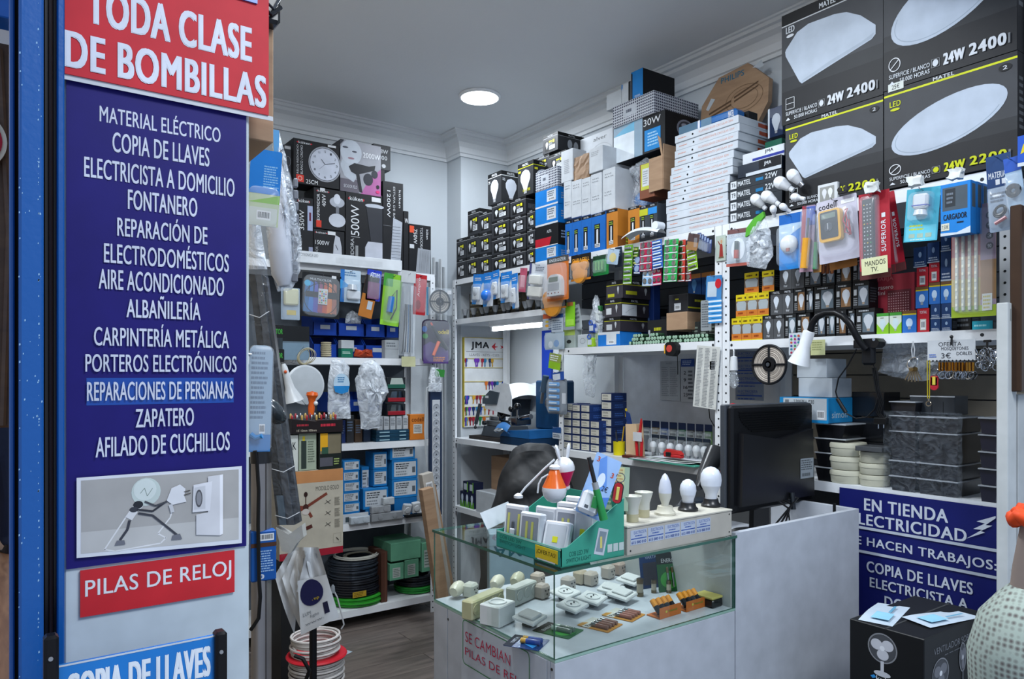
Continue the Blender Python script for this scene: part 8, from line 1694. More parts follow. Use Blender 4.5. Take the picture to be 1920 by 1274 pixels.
t=thing('rope_roll','roll of beige rope on the second shelf left','rope',(atY(612,650,YS+.03).x,YS+.035,z1));mb=MB();[mb.torus((0,0,.01+.011*i),.026,.0062,'#a09880:.8',(0,0,1),20,6)for i in range(8)];mb.build('coil',t,True)
bag('orange_bag','crumpled orange bag lying on the second shelf',[(0,0),(.13,0),(.12,.045),(.08,.05),(.05,.035),(.01,.05)],.06,'#b0482c:.4',loc=(atY(664,655,YS+.03).x,YS+.036,z1+.006),rot=0,seed=4)
bag('parts_bag','small clear bag of pale fittings in the upper blue bin',[(0,0),(.1,0),(.11,.05),(.05,.08),(.01,.06)],.05,'bag_film',loc=(atY(648,610,YS+.02).x,YS+.025,z1+.21),rot=0,seed=6)
for i,(v,l)in enumerate([(610,'upper'),(655,'lower')]):LC('black_card',f'{l} black card with green letters at the far left of the unit',513,533,v,v+24,'#15171a',lambda c:c.t('TOR',.2,.3,.85,.7,'#3c9a3c',.03),None,Y=3.9,hook=False,hk=False)
LB('sticker_box','grey blue speckled box with a plain round white badge',530,580,612,668,lambda c:(c.r(0,.55,1,1,'#15181c'),c.r(0,0,1,.5,'#6c8496')),body='#5a6c7a',Y=4.1,dp=.06,z=z1-.02)
t=thing('string_bundle','bundle of cream string hanging over the round white panel','string',atY(570,662,3.95));mb=MB();[mb.torus((.004*i,-.003*i,-.02),.045+.004*(i%3),.0022,'#a8a288:.7',(.2*(i-2),1,.1*i),24,5,(1,.8))for i in range(5)];mb.build('loops',t,True)
pn=thing('panel_light','large round white flat panel light leaning on the left shelf','light',atY(572,722,3.88));mb=MB();mb.lathe([(.108,0),(.108,.006),(.098,.010)],'#b5bbc0:.3',(0,0,0),44,(.05,-1,.05));mb.build('frame',pn,True);mb=MB();mb.lathe([(.098,.010),(.09,.0115),(0,.012)],'#a6adb3:.35',(0,0,0),44,(.05,-1,.05));mb.build('diffuser',pn,True)
t=thing('trumpet_lamp','white trumpet shaped lamp with cord in front of the round panel','lamp',atY(533,690,3.6));mb=MB();ax=atY(548,745,3.6)-atY(533,690,3.6);L_=ax.length*1.15;mb.lathe([(.010,-.02),(.016,0),(.018,L_*.3),(.024,L_*.6),(.046,L_*.92),(.052,L_),(.044,L_*.98),(0,L_*.8)],'#b9bec2:.25',(0,0,0),26,ax);mb.build('shade',t,True);mb=MB();mb.tube([(0,0,0),(-.02,0,.03),(-.03,.0,-.02),(-.025,0,-.1)],.003,'#16181b');mb.ball((.0,-.018,-.02),.008,'#c0542c',8);mb.build('cord',t,True)
t=thing('orange_massager','glossy orange bulb shaped plastic lamp left of the clear bags','lamp',atY(583,778,3.5));mb=MB();mb.lathe([(.013,0),(.017,.03),(.014,.06),(.02,.08),(.03,.095),(.026,.11),(0,.116)],'#d05a1c:.2',(0,0,0),22,(.06,0,1));mb.build('body',t,True);mb=MB();mb.ball((.02,-.01,.055),.012,'#c5c9cc:.2',10);mb.build('white_knob',t,True)
b_=bag('wipe_bag','clear bag with a round blue and white label and grey contents',[(0,0),(.14,-.01),(.13,.2),(.135,.30),(.10,.34),(.02,.34),(-.0,.2)],.05,'milky_film',loc=atY(615,784,YH-.03),rot=0,seed=7)
mb=MB();c=Cv(mb,(.02,-.035,.14),(1,0,0),(0,0,1),.1,.12);c.el(.5,.5,.5,.5,'#a9c4d8',28);c.p([(.0,.4),(1,.4),(.9,.1),(.5,0),(.1,.1)],'#1f78b8');c.mic(.25,.55,.75,.85,3,'#2a6a9c');mb.build('label',b_)
bag('glove_bag','large crumpled clear bag of white gloves hanging at the second shelf',[(.02,0),(.14,.0),(.16,.15),(.2,.22),(.16,.36),(.1,.42),(.02,.40),(-.02,.30),(.0,.16)],.10,'milky_film',loc=atY(672,805,YH-.02),rot=0,seed=8)
z2=ZL[2]+.0006
xr=lambda u,Y=YS:atY(u,760,Y).x
for i in range(3):carton('small_blue_box',f'teal striped flat box under the white cartons, {["bottom","middle","top"][i]} one',(Vector((xr(706),YS+.006,z2+.024*i)),xr(768)-xr(706),.023,0),.12,'#173a50',lambda c:(c.r(.1,.3,.4,.6,'#8fb0bc'),c.r(.7,.3,.9,.6,'#8fb0bc')),group='teal flat boxes on the third shelf',seam=False)
for i in range(5):carton('white_carton',f'small white labelled carton in the row, {ordn(i)} from left',(Vector((xr(709+12*i),YS+.008,z2+.0725)),.036,.085,0),.08,'#a8adb2',lambda c:c.mic(.1,.3,.9,.85,5,'#5a6066'),group='white labelled cartons on the third shelf',seam=False)
for i,(v1,k,l)in enumerate([(.16,'#8c1c28','lower red'),(.245,'#8c1c28','upper red'),(.33,'#1f5a4a','green')]):
 t=thing('drawer_box',f'{l} drawer box with clear front at the right of the third shelf','box',(xr(727),YS+.01,z2+v1));mb=MB();mb.box(0,.13,0,.14,0,.074,'#23272b:.4',.002);mb.build('body',t);mb=MB();mb.box(.004,.126,-.006,0,.004,.03,k+':.3',.002);mb.build('drawer_front',t);mb=MB();mb.prism([(.02,.03),(.115,.03),(.105,.07),(.03,.07)],.004,'#8c98a0:.1:1' if i<2 else '#a9b4ae:.4',(0,-.004,0));mb.build('clear_lid',t)
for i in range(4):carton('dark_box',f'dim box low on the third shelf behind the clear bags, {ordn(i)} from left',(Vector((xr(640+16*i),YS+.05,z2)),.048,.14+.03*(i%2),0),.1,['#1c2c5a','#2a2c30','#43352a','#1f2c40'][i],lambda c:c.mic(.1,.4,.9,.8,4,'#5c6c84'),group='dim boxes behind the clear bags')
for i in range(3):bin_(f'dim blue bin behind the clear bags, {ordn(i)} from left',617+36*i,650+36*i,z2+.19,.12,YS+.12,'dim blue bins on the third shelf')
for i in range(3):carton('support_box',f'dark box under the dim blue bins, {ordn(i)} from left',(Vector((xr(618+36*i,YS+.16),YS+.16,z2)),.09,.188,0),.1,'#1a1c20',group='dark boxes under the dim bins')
carton('orange_carton','orange carton with black lettering and label at the shelf right end',(Vector((xr(769),YS-.0,z2)),xr(799)-xr(769),.165,0),.05,'#c0702a',lambda c:(c.t('codell',.1,.72,.85,.88,'#5a2c14',.03),c.r(.2,.25,.75,.62,'#b9b9b4'),c.mic(.25,.3,.7,.58,5,'#5a5c60')),child=True,seam=False)
z3=ZL[3]+.0006;BL='#1a6fae'
def bl(c):c.r(.08,.14,.93,.88,'#b0b6bc');c.mic(.14,.5,.75,.82,3,'#33383e');c.mic(.14,.18,.6,.45,2,'#7a8086');c.r(.78,.3,.9,.6,'#50565c')
for i in range(6):carton('blue_switch_box',f'small blue labelled box in the left column, {["bottom", "second", "third", "fourth", "fifth", "top"][i]} one',(Vector((xr(644)+.004*(i%2),YS+.012,z3+.0645*i)),.108,.0635,0),.12,BL,bl,group='blue labelled boxes on the fourth shelf',seam=False,child=True)
def bbx(l,u1,u2,zo,h,Y=YS+.03):carton('blue_switch_box',l,(Vector((xr(u1,Y),Y,z3+zo)),xr(u2,Y)-xr(u1,Y),h,0),.12,BL,bl,group='blue labelled boxes on the fourth shelf',seam=False,child=True)
bbx('blue labelled box standing upright behind the left column',678,692,.16,.17,YS+.09);bbx('wide blue labelled box at the bottom centre',681,728,.07,.13);bbx('blue labelled box in the middle column, lower one',700,726,.205,.105,YS+.05);bbx('blue labelled box in the middle column, upper one',700,726,.311,.11,YS+.05)
bbx('large blue labelled box in the right column, bottom one',735,783,.12,.12);bbx('large blue labelled box in the right column, middle one',735,783,.241,.125);bbx('large blue labelled box in the right column, top one',732,778,.367,.105)
for i,(a,b,h)in enumerate([(681,728,.069),(700,726,.204),(735,783,.119)]):carton('support_box',f'blue box filling the gap under the blue labelled boxes, {ordn(i)} from left',(Vector((xr(a,YS+.06)+.002,YS+(.031 if i!=1 else .155),z3)),(xr(b)-xr(a))*.9,h,0),.10 if i!=1 else .02,'#17609a')
t=thing('wall_box','white strip with three square openings lying on the fourth shelf','socket',(xr(643),YS+.004,z3));mb=MB();w_=xr(692)-xr(643);mb.box(0,w_,.006,.012,0,.06,'#b0b5ba:.4')
for i in range(3):mb.box(w_*(.12+.3*i),w_*(.28+.3*i),.0035,.0058,.012,.042,'#3a464c')
mb.build('frame',t)
for i,(u1,u2,zo,h,k,l)in enumerate([(658,694,0,.045,'#9fa8b0','pale low plastic box at the left front'),(697,756,0,.05,'#7c8084','long grey double socket box, lower one'),(697,733,.051,.045,'#84888c','grey socket box stacked on the long one'),(719,740,.097,.045,'#a8aeb2','small white module on the grey sockets')]):
 t=thing('surface_socket',l+' on the fourth shelf edge','socket',(xr(u1,YS-.035),YS-.035,z3+zo));mb=MB();w_=xr(u2)-xr(u1);mb.box(0,w_,0,.036,0,h,k+':.35',.004);mb.build('case',t)
 mb=MB();[mb.lathe([(.016,0),(.016,.002),(.01,.003)],k+':.3',(w_*(.27+.46*j),-.0005,h*.5),16,(0,-1,0))for j in range(2 if w_>.1 else 1)];mb.build('outlet',t,True)
for i,u in enumerate((764,783)):
 t=thing('dimmer_switch',f'white round dimmer switch in a black tray, {["left", "right"][i]} one','switch',(xr(u-9,YS-.03),YS-.028,z3+.02),(.25,.12-.2*i,0),'dimmer switches on the fourth shelf');mb=MB();mb.box(0,.055,0,.03,0,.07,'#b5babe:.3',.004);mb.build('plate',t);mb=MB();mb.lathe([(.019,0),(.018,.006),(0,.007)],'#c3c8cc:.3',(.027,-.0005,.035),22,(0,-1,0));mb.build('dial',t,True)
carton('black_tray','shallow black tray under the two dimmer switches',(Vector((xr(757),YS-.035,z3)),xr(799)-xr(757),.018,0),.034,'#15171a',cat='tray',seam=False)
z4=ZL[4]+.0006
def coil(label,u,R,zo,n,k,r=.007,Y=YS+.17,X=None,seed=1):
 rnd=random.Random(seed);t=thing('cable_coil',label,'cable',(xr(u,Y)if X is None else X,Y,z4+zo+.005));mb=MB()
 for i in range(n):mb.torus((rnd.uniform(-.006,.006),rnd.uniform(-.006,.006),r+(i//2)*r*1.7),R-(i%2)*r*2,r,k,(rnd.uniform(-.02,.02),rnd.uniform(-.02,.02),1),36,6)
 mb.build('turns',t,True);return t
ccx=672
t=coil('green cable coil at the bottom of the left pile',668,.165,0,8,'#2f8c2c:.35',.008);coil('black cable coil with yellow tag resting on the green one',664,.155,.058,14,'#1a1c22:.25',.0085,seed=2);coil('dark film wrapped cable coil on top of the black coil',662,.15,.164,16,'#2a3038:.15',.008,seed=3);coil('loose white cable coil on the very top of the pile',668,.14,.285,4,'#b0b0a8:.4',.0045,seed=4);coil('grey flat cable coil under the loose white one',674,.10,.272,2,'#8f8c80:.5',.006,seed=5)
mb=MB();c=Cv(mb,(xr(668,YS+.0)-.02,YS+.008,z4+.07),(1,0,0),(0,0,1),.09,.035);c.r(0,0,1,1,'#a88a2c');c.mic(.1,.1,.9,.9,3,'#6a5418');tg=mb.build('cable_tag');tag(tg,'yellow paper tag on the black cable coil','tag')
coil('green cable coil on the right of the bottom shelf',778,.13,0,6,'#2f8c3c:.35',.008,seed=6);coil('dark cable bundle lying on the right green coil',778,.12,.045,8,'#23272e:.3',.009,seed=7)
for i,(u1,u2,zo,h,d_,l)in enumerate([(731,757,.13,.105,.16,'lower left'),(759,785,.13,.115,.16,'lower middle'),(733,789,.25,.115,.26,'large upper'),(791,812,.15,.19,.2,'upright right')]):
 carton('green_carton',f'pale green carton above the right cables, {l} one',(Vector((xr(u1,YS+.02),YS+.02,z4+zo)),xr(u2,YS+.02)-xr(u1,YS+.02),h,0),d_,'#5c9478',(lambda c:(c.r(.2,.15,.75,.75,'#a4aca8'),c.mic(.25,.2,.7,.7,5,'#5a6a60')))if i!=2 else None,group='pale green cartons',child=True)
carton('brown_carton','narrow reddish brown carton between the cable pile and the green cartons',(Vector((xr(715,YS+.03),YS+.03,z4)),xr(728)-xr(708)-.03,.32,0),.2,'#4a2f26',lambda c:c.r(.55,0,.8,1,'#5a3c30'))
def prof(u,vt,k,i,Y):
 x=atY(u,700,Y).x;zt_=atY(u,vt,Y).z;mb=MB();mb.box(0,.018,0,.012,0,zt_,k+':.4',.001);mb.box(.004,.006,-.001,0,0,zt_,'#3c4248');o=mb.build('cable_trunking',loc=(x,Y,0),rot=(-.012 if Y>4.3 else 0,0,0));tag(o,f'long pale trunking length standing on end by the post, {ordn(i)} from left','trunking','trunking lengths standing by the post')
for i,(u,vt,k)in enumerate([(816,482,'#b0b5b9'),(822,490,'#8a9096'),(828,485,'#b9bec2'),(834,500,'#a3a9ae')]):prof(u,vt,k,i,4.47)
ps=thing('power_strip','long white twelve socket power strip hanging near the left post','power strip',atY(807,968,4.0))
w_,h_=atY(829,800,4.0).x-atY(807,800,4.0).x,atY(815,735,4.0).z-atY(815,968,4.0).z;mb=MB();mb.box(0,w_,0,.03,0,h_,'#24324a:.35',.003);mb.box(w_*.14,w_*.8,-.004,0,h_*.05,h_*.93,'#b9bec4:.3',.002);mb.build('body',ps)
for i in range(11):mb=MB();mb.lathe([(w_*.27,0),(w_*.27,.002),(w_*.2,.001),(w_*.16,-.001)],'#9aa0a8:.35',(w_*.47,-.0045,h_*(.24+.063*i)),16,(0,-1,0));mb.cyl((w_*.47,-.0055,h_*(.24+.063*i)),(w_*.47,-.0075,h_*(.24+.063*i)),w_*.05,'#3c4046',8);mb.build('socket',ps,True)
mb=MB();mb.box(w_*.32,w_*.62,-.008,-.004,h_*.1,h_*.13,'#8c1c24');mb.build('switch',ps);mb=MB();mb.box(0,w_,-.005,.03,-.05,-.001,'#8f959b:.3',.004);mb.box(0,w_,-.005,.03,h_+.001,h_+.05,'#a9aeb4:.3',.004);mb.build('end_cap',ps);mb=MB();mb.tube([(w_*.3,.01,h_+.05),(-.02,.01,h_+.02),(-.03,.01,h_*.6),(-.02,.01,h_*.4),(-.035,.01,h_*.7),(-.025,.01,h_)],.005,'#a9aeb2:.4',8);mb.build('flex',ps,True)
bag('strip_bag','clear bag with a green header hanging above the power strip',[(0,0),(.09,0),(.095,.08),(.07,.15),(.02,.15),(.0,.08)],.04,'bag_film',loc=atY(803,735,3.96),rot=0,seed=5);LC('green_header','green header card above the long power strip',815,833,692,706,'#2f7a34',None,None,Y=3.95,hook=False,hk=False,roll=.1)
for i,(u,v,k,rx,l)in enumerate([(824,1110,'cardboard',.14,'plain brown'),(842,1105,'#a9a49c',.17,'white printed'),(858,1100,'cardboard',.20,'right hand brown')]):
 p=atY(u+28,1200,3.55);t=thing('long_carton',f'{l} long narrow carton leaning by the shelf post','box',(p.x-.02+.0*i,3.62+.06*i,0),(0,-.16-.02*i,0));mb=MB();mb.box(0,.07,0,.05,.002,.92+.08*(i==1),k,.002);mb.build('carton',t)
 if i==1:mb=MB();c=Cv(mb,(0,0,0),(1,0,0),(0,0,1),.07,1.0);c.t('FRAGILE',.3,.5,.65,.85,'#8c3a4a',.02,90);c.bars(.2,.88,.8,.95);c.mic(.1,.05,.25,.45,20,'#7a6a70');mb.build('lettering',t)
sb_=atZ(905,990,.9);t=thing('upside_box','pale blue grey box with upside down letters seen through the glass top','box',(1.62,2.42,0),-.5);mb=MB();mb.box(0,.18,0,.1,0,.92,'#7f98a4:.4',.003);mb.build('carton',t);mb=MB();c=left(mb,.1,.92);c2=front(mb,.18,.92);c2.t('JMA',.1,.90,.9,.96,'#2c4a5c',.04,180);mb.build('lettering',t)
# = LEFT FOREGROUND, hanging and leaning along the left wall
def D(u,v,d):return atD(u,v,d)
t=card('blue_leaflet_pack','blue folded leaflet pack with green and white lower label beside the red sign',(D(462,420,1.66),.068,.175,-.25),'#1f78c8',lambda c:(c.r(0,0,1,.42,'#b5c4a0'),c.p([(0,.30),(1,.42),(1,.30)],'#7fb62c'),c.r(.05,.0,.95,.24,'#c3cac4'),c.bars(.3,.08,.75,.2),c.p([(0,.42),(1,.42),(1,.85),(.3,1),(0,1)],'#1c78cc'),c.mic(.45,.5,.95,.8,9,'#7fb4e0')),hook=False,hk=False,roll=.06,bub=(.0,.0,.98,.5),dpt=.02)
ht=thing('tool_bag','long clear pointed bag with a white and grey jointed tool hanging at left','bag',D(500,548,1.95),-.2)
pts=[(.03,0),(.062,.01),(.086,.06),(.09,.14),(.075,.26),(.055,.34),(.032,.43),(.012,.432),(.018,.34),(.0,.2),(.004,.08)]
bag('film',None,pts,.05,'bag_film',parent=ht,seed=15)
mb=MB();mb.tube([(.022,0,.40),(.03,0,.30),(.033,0,.2),(.034,0,.12),(.04,0,.05),(.045,0,.02)],[.006,.018,.027,.031,.028,.015],'#b5bac4:.4',12);mb.build('white_sleeve',ht,True)
mb=MB()
for k in range(9):mb.box(.062+.0008*k,.080+.0005*k-(.0012*max(0,k-5)),-.008,.008,.03+.032*k,.055+.032*k,'#6a6e76:.35',.003)
mb.build('jointed_bar',ht);mb=MB();mb.prism([(.018,.33),(.028,.33),(.03,.43),(.014,.43)],.004,'#4a86b8:.35',(0,-.02,0));mb.build('blue_header',ht)
lp=thing('wrapped_profiles','long dark grey profiles wrapped in milky film, leaning from upper left','profiles',(0,0,0))
dd=1.82
def quad(uvs,d,th,key,name):
 P=[D(u,v,d)for u,v in uvs];n=Vector((S,C_,0))*th;k=len(P);mb=MB();mb.add(P+[p+n for p in P],[tuple(range(k)),tuple(range(2*k-1,k-1,-1))]+[(i,i+k,(i+1)%k+k,(i+1)%k)for i in range(k)],key);return mb.build(name,lp)
quad([(467,515),(478,515),(536,985),(520,985)],dd,.02,'#23272c:.3','profile');quad([(479,515),(490,515),(551,985),(537,985)],dd-.006,.02,'#3c3f44:.3','profile');quad([(491,515),(499,520),(562,980),(552,985)],dd,.02,'#2a2d32:.3','profile')
quad([(518,930),(530,930),(536,985),(524,985)],dd-.012,.004,'#4c5a66:.4','label')
quad([(517,990),(541,1003),(566,985),(569,1008),(556,1020),(545,1038),(528,1034)],dd-.01,.03,'#a9a9a4:.5','foam_end')
for v,a,b in((880,510,553),(967,516,562),(590,468,505)):mb=MB();mb.tube([D(a,v,dd-.01),D((a+b)/2,v+6,dd-.02),D(b,v-6,dd-.01)],.0012,'#b9bcc0:.4',6);mb.build('tie',lp)
mb=MB();L_=[(466,400),(464,520),(486,760),(508,985),(528,1046)];R_=[(484,400),(503,520),(534,760),(566,975),(560,1030)]
def wrapf(a,b):
 j=min(int(b*4),3);f=b*4-j;l=(L_[j][0]*(1-f)+L_[j+1][0]*f,L_[j][1]*(1-f)+L_[j+1][1]*f);r=(R_[j][0]*(1-f)+R_[j+1][0]*f,R_[j][1]*(1-f)+R_[j+1][1]*f)
 return D(l[0]*(1-a)+r[0]*a,l[1]*(1-a)+r[1]*a,dd-.025-.012*math.sin(a*PI)+.003*mathutils.noise.noise(Vector((a*5,b*14,0))))
mb.sheet(wrapf,12,30,'wrap_film');mb.build('film',lp,True)
mb=MB();mb.sheet(lambda a,b:wrapf(a,b*.22)+Vector((0,-.003,0)),10,8,'milky_film');mb.build('empty_film',lp,True)
t=card('blue_clamshell','pale blue clear clamshell pack with printed sheet at the edge of the sign board',(D(462,848,1.60),.05,.235,-.1),'#8fa6bc',lambda c:(c.mic(.1,.3,.85,.95,14,'#5f748c'),c.r(0,0,1,.16,'#3a7ab8'),c.bars(.5,.17,.75,.26)),(.0,.0,1,1),hook=False,hk=False,roll=.03,dpt=.02,rad=.015)
t=thing('round_clamshell','dark round clear lens pack behind the pale blue clamshell','pack',D(507,770,1.72));mb=MB();mb.lathe([(.042,0),(.038,.02),(.02,.034),(0,.038)],'#2c3338:.15',(0,0,0),26,(.1,-1,0),(.55,1));mb.build('lens',t,True)
hc=D(490,1000,1.64);zt=D(490,868,1.64).z
t=thing('column_heater','tall brushed silver column with black top and cord beside the sign board','heater',(hc.x,hc.y,0),-.1)
mb=MB();mb.lathe([(.027,.0),(.027,zt)],'#8f8b8a:.35:.7',(0,0,0),24,sc=(1,.7));mb.build('column',t,True);mb=MB();mb.lathe([(.028,zt),(.028,zt+.035),(.022,zt+.04),(0,zt+.04)],'#121315:.3',n=24,sc=(1,.75));mb.build('top_cap',t,True)
for x in(-.012,.006):mb=MB();mb.box(x,x+.0012,-.0205,-.018,.2,zt,'#3c3a3a:.4');mb.build('groove',t)
za,zb_=D(490,1086,1.64).z,D(490,992,1.64).z;mb=MB();mb.box(-.027,.028,-.024,.0,za,zb_,'#15509a:.4',.003);c=Cv(mb,(-.027,-.024,za),(1,0,0),(0,0,1),.055,zb_-za);c.bars(.35,.8,.9,.94);c.r(0,.68,1,.76,'#4a2f22');c.mic(.3,.18,.9,.62,9,'#8fb0d4');c.el(.42,.1,.1,.05,'#c3ccd8');c.el(.42,.1,.02,.03,'#15509a');mb.build('blue_label',t)
mb=MB();q_=[(478,845),(482,870),(485,920),(484,985),(486,1090),(488,1120),(485,1160),(470,1182)];O=t.location
mb.tube([(D(u,v,1.605)-Vector((hc.x,hc.y,0)))for u,v in q_],.0042,'#131416:.35',8);mb.tube([(D(u,v,1.6)-Vector((hc.x,hc.y,0)))for u,v in((470,815),(480,822),(492,818))],.006,'#1f78b8:.4');mb.build('cord',t,True,rot=.1)
Ye=3.15;p=Lp(524,643,883,1045,Ye);w_,h_=p[1],p[2]
def eolo(c):
 c.r(0,0,1,1,'#a39e90');c.r(0,.86,1,1,'#a8754a');c.r(0,0,1,.08,'#8c1c2c');c.t('MODELO EOLO',.56,.76,.93,.81,'#33312e',0)
 for a,b in((.82,.72),(.04,.62),(.55,.46),(.12,.5)):c.ln([(.4,.58),(a*.9,b)],.013,'#6a3428')
 c.el(.4,.58,.045,.04,'#3c1f1a');c.r(.393,.6,.407,.72,'#3c1f1a');c.el(.4,.73,.03,.03,'#2a1815');c.el(.4,.53,.06,.035,'#b0aaa4');c.ln([(.25,.3),(.5,.36)],.016,'#4a2420')
 for i in range(3):y=.62-.13*i;c.ln([(.70,y-.02),(.80,y+.02)],.002,'#2c2a28');c.ln([(.72,y+.02),(.79,y-.025)],.002,'#2c2a28');c.mic(.86,y-.05,.95,y+.05,7,'#6c685e')
 c.ln([(.84,.13),(.96,.13),(.96,.24),(.84,.24),(.84,.13)],.0008,'#6c685e');c.p([(.88,.2),(.92,.17),(.93,.15),(.89,.18)],'#22201e')
zs_=p[0].z;carton('ceiling_fan_carton','cream carton with a four blade ceiling fan picture and red base band',p,.18,'#a39e90',eolo,child=True,seam=False)
carton('support_carton','dark carton standing under the ceiling fan carton',(p[0]*1+Vector((.01,.01,-zs_)),w_*.6,zs_-.001,0),.16,'#1d1e20')
zt=zs_+h_+.001
def X_(u,Y=Ye):return atY(u,800,Y).x
carton('spray_box','pale green box with a dark spray can picture on the fan carton',(Vector((X_(562),Ye+.01,zt)),X_(595)-X_(562),.165,0),.07,'#8f9a88',lambda c:(c.r(.12,.05,.42,.8,'#2a3430'),c.r(.2,.8,.34,.92,'#b9a82a'),c.mic(.5,.2,.9,.8,9,'#5c6658')),child=True,seam=False)
carton('white_box','narrow white and green box left of the spray can box',(Vector((X_(545),Ye+.005,zt)),X_(560)-X_(545),.16,0),.07,'#b5bab5',lambda c:(c.r(0,0,.4,.2,'#6ab03a'),c.t('K',.3,.6,.7,.8,'#22262a',.02)),child=True,seam=False)
carton('glove_box','black box with yellow and green panel and gem pictures on the fan carton',(Vector((X_(598),Ye+.0,zt)),X_(641)-X_(598),.165,0),.08,'#141b18',lambda c:(c.r(.05,.42,.95,.95,'#6a6350'),c.r(.06,.5,.38,.98,'#c9951c'),c.r(.12,.42,.4,.6,'#2a4a3a'),c.r(.04,.08,.6,.32,'#4a4a52'),c.mic(.65,.1,.92,.3,3,'#8fa060')),child=True,seam=False)
zt2=zt+.166;ts=thing('screwdriver_display','black display box of small red and gold screwdrivers above the spray box','display',(X_(545),Ye-.01,zt2));w_=X_(641)-X_(545)
mb=MB();mb.prism([(0,.0),(w_*.48,.0),(w_*.52,.0),(w_,.0),(w_,.055),(w_*.53,.055),(w_*.47,.05),(0,.065)],.09,'#191314:.4');c=Cv(mb,(0,0,0),(1,0,0),(0,0,1),w_,.06);c.mic(.1,.45,.4,.75,1,'#8c2430');c.mic(.56,.35,.95,.75,1,'#a02434');c.t('1€ 10mm 100mm',.1,.12,.48,.3,'#b0a898',0);mb.build('carton',ts)
rnd=random.Random(9)
for i in range(20):mb=MB();x=w_*(.04+.047*i);y=.02+.05*(i%2);mb.lathe([(.004,0),(.0055,.01),(.005,.02),(.002,.024)],['#8c1c28:.3','#a88a4a:.3','#9a9ea4:.3:1'][i%3],(x,y,.056+.006*(i%2)),8);mb.build('screwdriver',ts,True)
sp_=D(587,1200,2.45);t=thing('bag_stand','black metal pole stand that carries the bundle of white bags','stand',(sp_.x,sp_.y,0));mb=MB();mb.cyl((0,0,.02),(0,0,D(587,1080,2.45).z),.0125,'#121316:.35',14);mb.build('pole',t,True);mb=MB();mb.lathe([(.12,0),(.12,.012),(.03,.02)],'#121316:.35',n=28);mb.build('foot',t,True)
wb_=thing('white_bags','bundle of white printed carrier bags draped over the black stand','bags',(0,0,0))
out=[(572,1192),(532,1160),(512,1075),(520,1052),(558,1045),(580,1022),(602,1020),(612,1072),(632,1084),(638,1156),(600,1180)]
ap=(575,1035)
for k in range(7):
 f=k/6;us=[(515+14*k,1080+5*k),(566-2*k,1196-3*k),(552+14*k,1190-5*k)]if k<6 else[(556,1110),(563,1194),(636,1160)]
 mb=MB();a0=Vector(ap)+Vector((5*k-18,(k%3)*6-8));P0,P1=us[0],us[2]
 def fn(a,b,k=k,a0=a0):
  e=Vector((P0[0]+(P1[0]-P0[0])*a,P0[1]+(P1[1]-P0[1])*a+(-26 if k<6 else 0)*math.sin(a*PI)*-.3));m=a0*(1-b)+e*b;m.x+=20*(a-.5)*(1-b)
  return D(m.x,m.y,2.40-.012*k+.02*math.sin(a*5+k)*(1-b)+.015*mathutils.noise.noise(Vector((a*3,b*3,k))))
 mb.sheet(fn,10,10,'#bec3c8:.5');mb.build('bag',wb_,True)
def ff(a,b):
 l=(558+14*(1-b)*.0+6*b,1090+102*b);r=(612+24*b,1078+80*b);return D(l[0]*(1-a)+r[0]*a,l[1]*(1-a)+r[1]*a,2.315+.012*math.sin(a*4+b*2))
mb=MB();mb.sheet(ff,12,10,'#c3c8cd:.5')
def fd(a,b,r0=0):p=ff(a,b);return p-Vector((S,C_,0))*.002
def disk(ca,cb,ra,rb,key,off=1):mb.add([ff(ca+ra*math.cos(2*PI*i/24),cb+rb*math.sin(2*PI*i/24))-Vector((S,C_,0))*.0015*off for i in range(24)],[tuple(range(24))],key)
disk(.42,.28,.36,.26,'#1d1f4a')
for s_,x,y,w1,h1,kk in(('M',.38,.2,.16,.12,'#c9b01c'),('Grup',.28,.38,.34,.08,'#c9b01c'),('LUM',.1,.62,.22,.07,'#6a7078'),('light',.3,.70,.24,.07,'#6a7078'),('www.',.14,.84,.5,.03,'#5a6068')):
 vs,fs,W,Hh=glyphs(s_,0);mb.add([ff(x+w1*a/W,y+h1*(1-b/Hh))-Vector((S,C_,0))*.003 for a,b in vs],fs,kk)
mb.add([ff(a,b)-Vector((S,C_,0))*.0015 for a,b in((.68,.56),(.82,.56),(.82,.80),(.68,.80))],[(0,1,2,3)],'#1d1f3a');mb.build('front_bag',wb_,True)
dc=atY(590,1200,2.75);GD='red flanged drums of white cable'
for i in range(3):
 t=thing('cable_drum',f'red flanged drum of white cable, {["bottom", "middle", "top"][i]} one of the stack','drum',(dc.x+.004*i,2.75,.158*i+.0005),0,GD)
 mb=MB();mb.lathe([(.118,0),(.122,.004),(.118,.009),(.03,.010)],'#b0202c:.35',n=40);mb.lathe([(.03,.146),(.112,.146),(.116,.151),(.112,.156),(.03,.156)],'#b0202c:.35',n=40);mb.build('flange',t,True)
 mb=MB()
 for k in range(15):mb.torus((0,0,.0155+.0088*k),.097+.003*(k%3),.0046,'#b5b2b0:.5',(.01*((k*7)%5-2),.01*((k*3)%5-2),1),32,6)
 mb.build('cable',t,True)
t=thing('cable_coil','loose white cable coil lying on the top red drum','cable',(dc.x,2.75,.4755));mb=MB();[mb.torus((.003*(k%3),0,.006+.0088*k),.085+.006*(k%2),.0046,'#b9b5b2:.5',(.02*(k%3-1),.02*(k%2),1),32,6)for k in range(8)];mb.build('turns',t,True)
bp=D(538,1262,2.2);bag('black_bag','black fabric bag with straps at the foot of the drums',[(-.05,-.3),(.07,-.3),(.06,-.0),(.03,.055),(-.03,.06),(-.06,.0)],.12,'#101114:.7',loc=(bp.x,bp.y,.301),rot=0,seed=3)
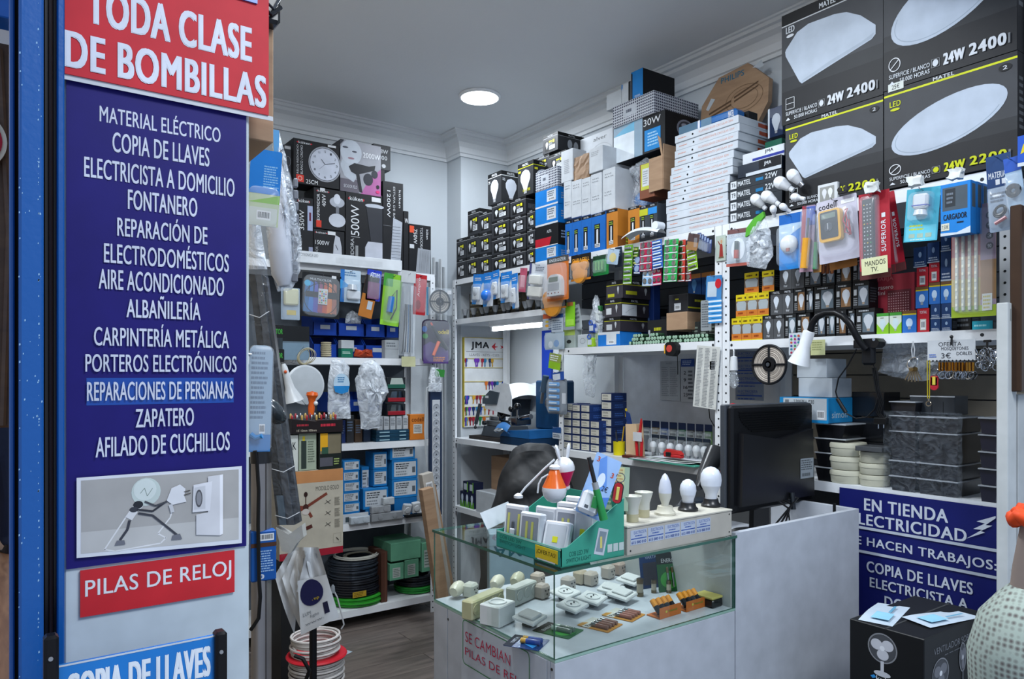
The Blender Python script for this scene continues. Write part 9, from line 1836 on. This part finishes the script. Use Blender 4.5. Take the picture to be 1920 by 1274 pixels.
t=thing('bag_strap','black looped strap with a small metal buckle by the black bag','strap',(0,0,0));mb=MB();mb.tube([D(u,v,2.15)for u,v in((552,1230),(568,1236),(580,1258),(572,1280),(560,1300))],.006,'#0d0e10:.5',8);mb.build('loop',t,True)
p=atZ(642,1228,.0012);t=thing('paper_sheet','small white and blue paper lying on the floor beside the drums','paper',p,.4);mb=MB();mb.box(-.03,.06,-.02,.05,0,.0008,'#a9b9c4');mb.box(-.02,.04,.02,.03,.0009,.0011,'#5f8fb0');mb.build('sheet',t)
t=thing('plug_cord','white cord with grey plug hanging at the end of the bottom shelf','cord',(0,0,0));mb=MB();mb.tube([D(u,v,3.7)for u,v in((624,1105),(632,1120),(640,1150),(645,1172),(640,1180))],.004,'#b9bcc0:.4',8);mb.lathe([(.012,0),(.01,.03),(.004,.04)],'#8a9096:.4',D(624,1112,3.7),12);mb.build('cord',t,True)
def wire(prefix,a,b,r=.0012):
 for o in list(COL.objects):
  if o.parent is None and o.get('label','').startswith(prefix):
   a_,b_=Vector(a),Vector(b);mb=MB();M=o.matrix_basis.inverted();mb.tube([M@a_,M@((a_+b_)/2+Vector((0,0,.004))),M@b_],r,'#8f949a:.3:1',6);mb.build('hook',o)
XW=.384
wire('long clear pointed bag',(XW,1.967,2.19),D(500,548,1.95)+Vector((.03,0,.42)),.003)
q_=D(474,402,1.8);wire('long dark grey profiles',(XW,q_.y,q_.z+.02),q_,.003)
q_=D(507,770,1.72);wire('dark round clear lens',(XW,q_.y,q_.z+.03),q_+Vector((0,0,.03)),.002)
q_=D(470,300,1.66);wire('blue folded leaflet',(XW,q_.y+.02,q_.z),q_,.002)
q_=D(472,665,1.60);wire('pale blue clear clamshell',(XW,q_.y+.02,q_.z),q_,.002)
for pre,u,v,Y in(('upper black card',523,612,3.9),('lower black card',523,658,3.9),('bundle of cream string',570,650,3.95),('large round white flat',572,690,3.88),('white trumpet',533,690,3.6),('glossy orange bulb',583,772,3.5),('grey blue speckled',560,615,4.1)):
 q_=atY(u,v,Y);wire(pre,q_,(q_.x+.02,YS+.004,max(1.63,1.63)),.0012)
q_=atY(640,690,YH-.03);wire('clear bag with a round blue',q_,(q_.x,YS+.004,1.63));q_=atY(815,735,4.0);wire('long white twelve',q_,(2.375,YS+.002,q_.z+.06));q_=atY(815,700,3.96);wire('clear bag with a green header',q_,(2.375,YS+.002,q_.z+.03));q_=atY(822,706,3.95);wire('green header card',q_,(2.378,YS+.002,q_.z+.02))
q_=D(624,1106,3.7);wire('white cord with grey plug',q_,(q_.x+.12,YS+.004,.095),.003)
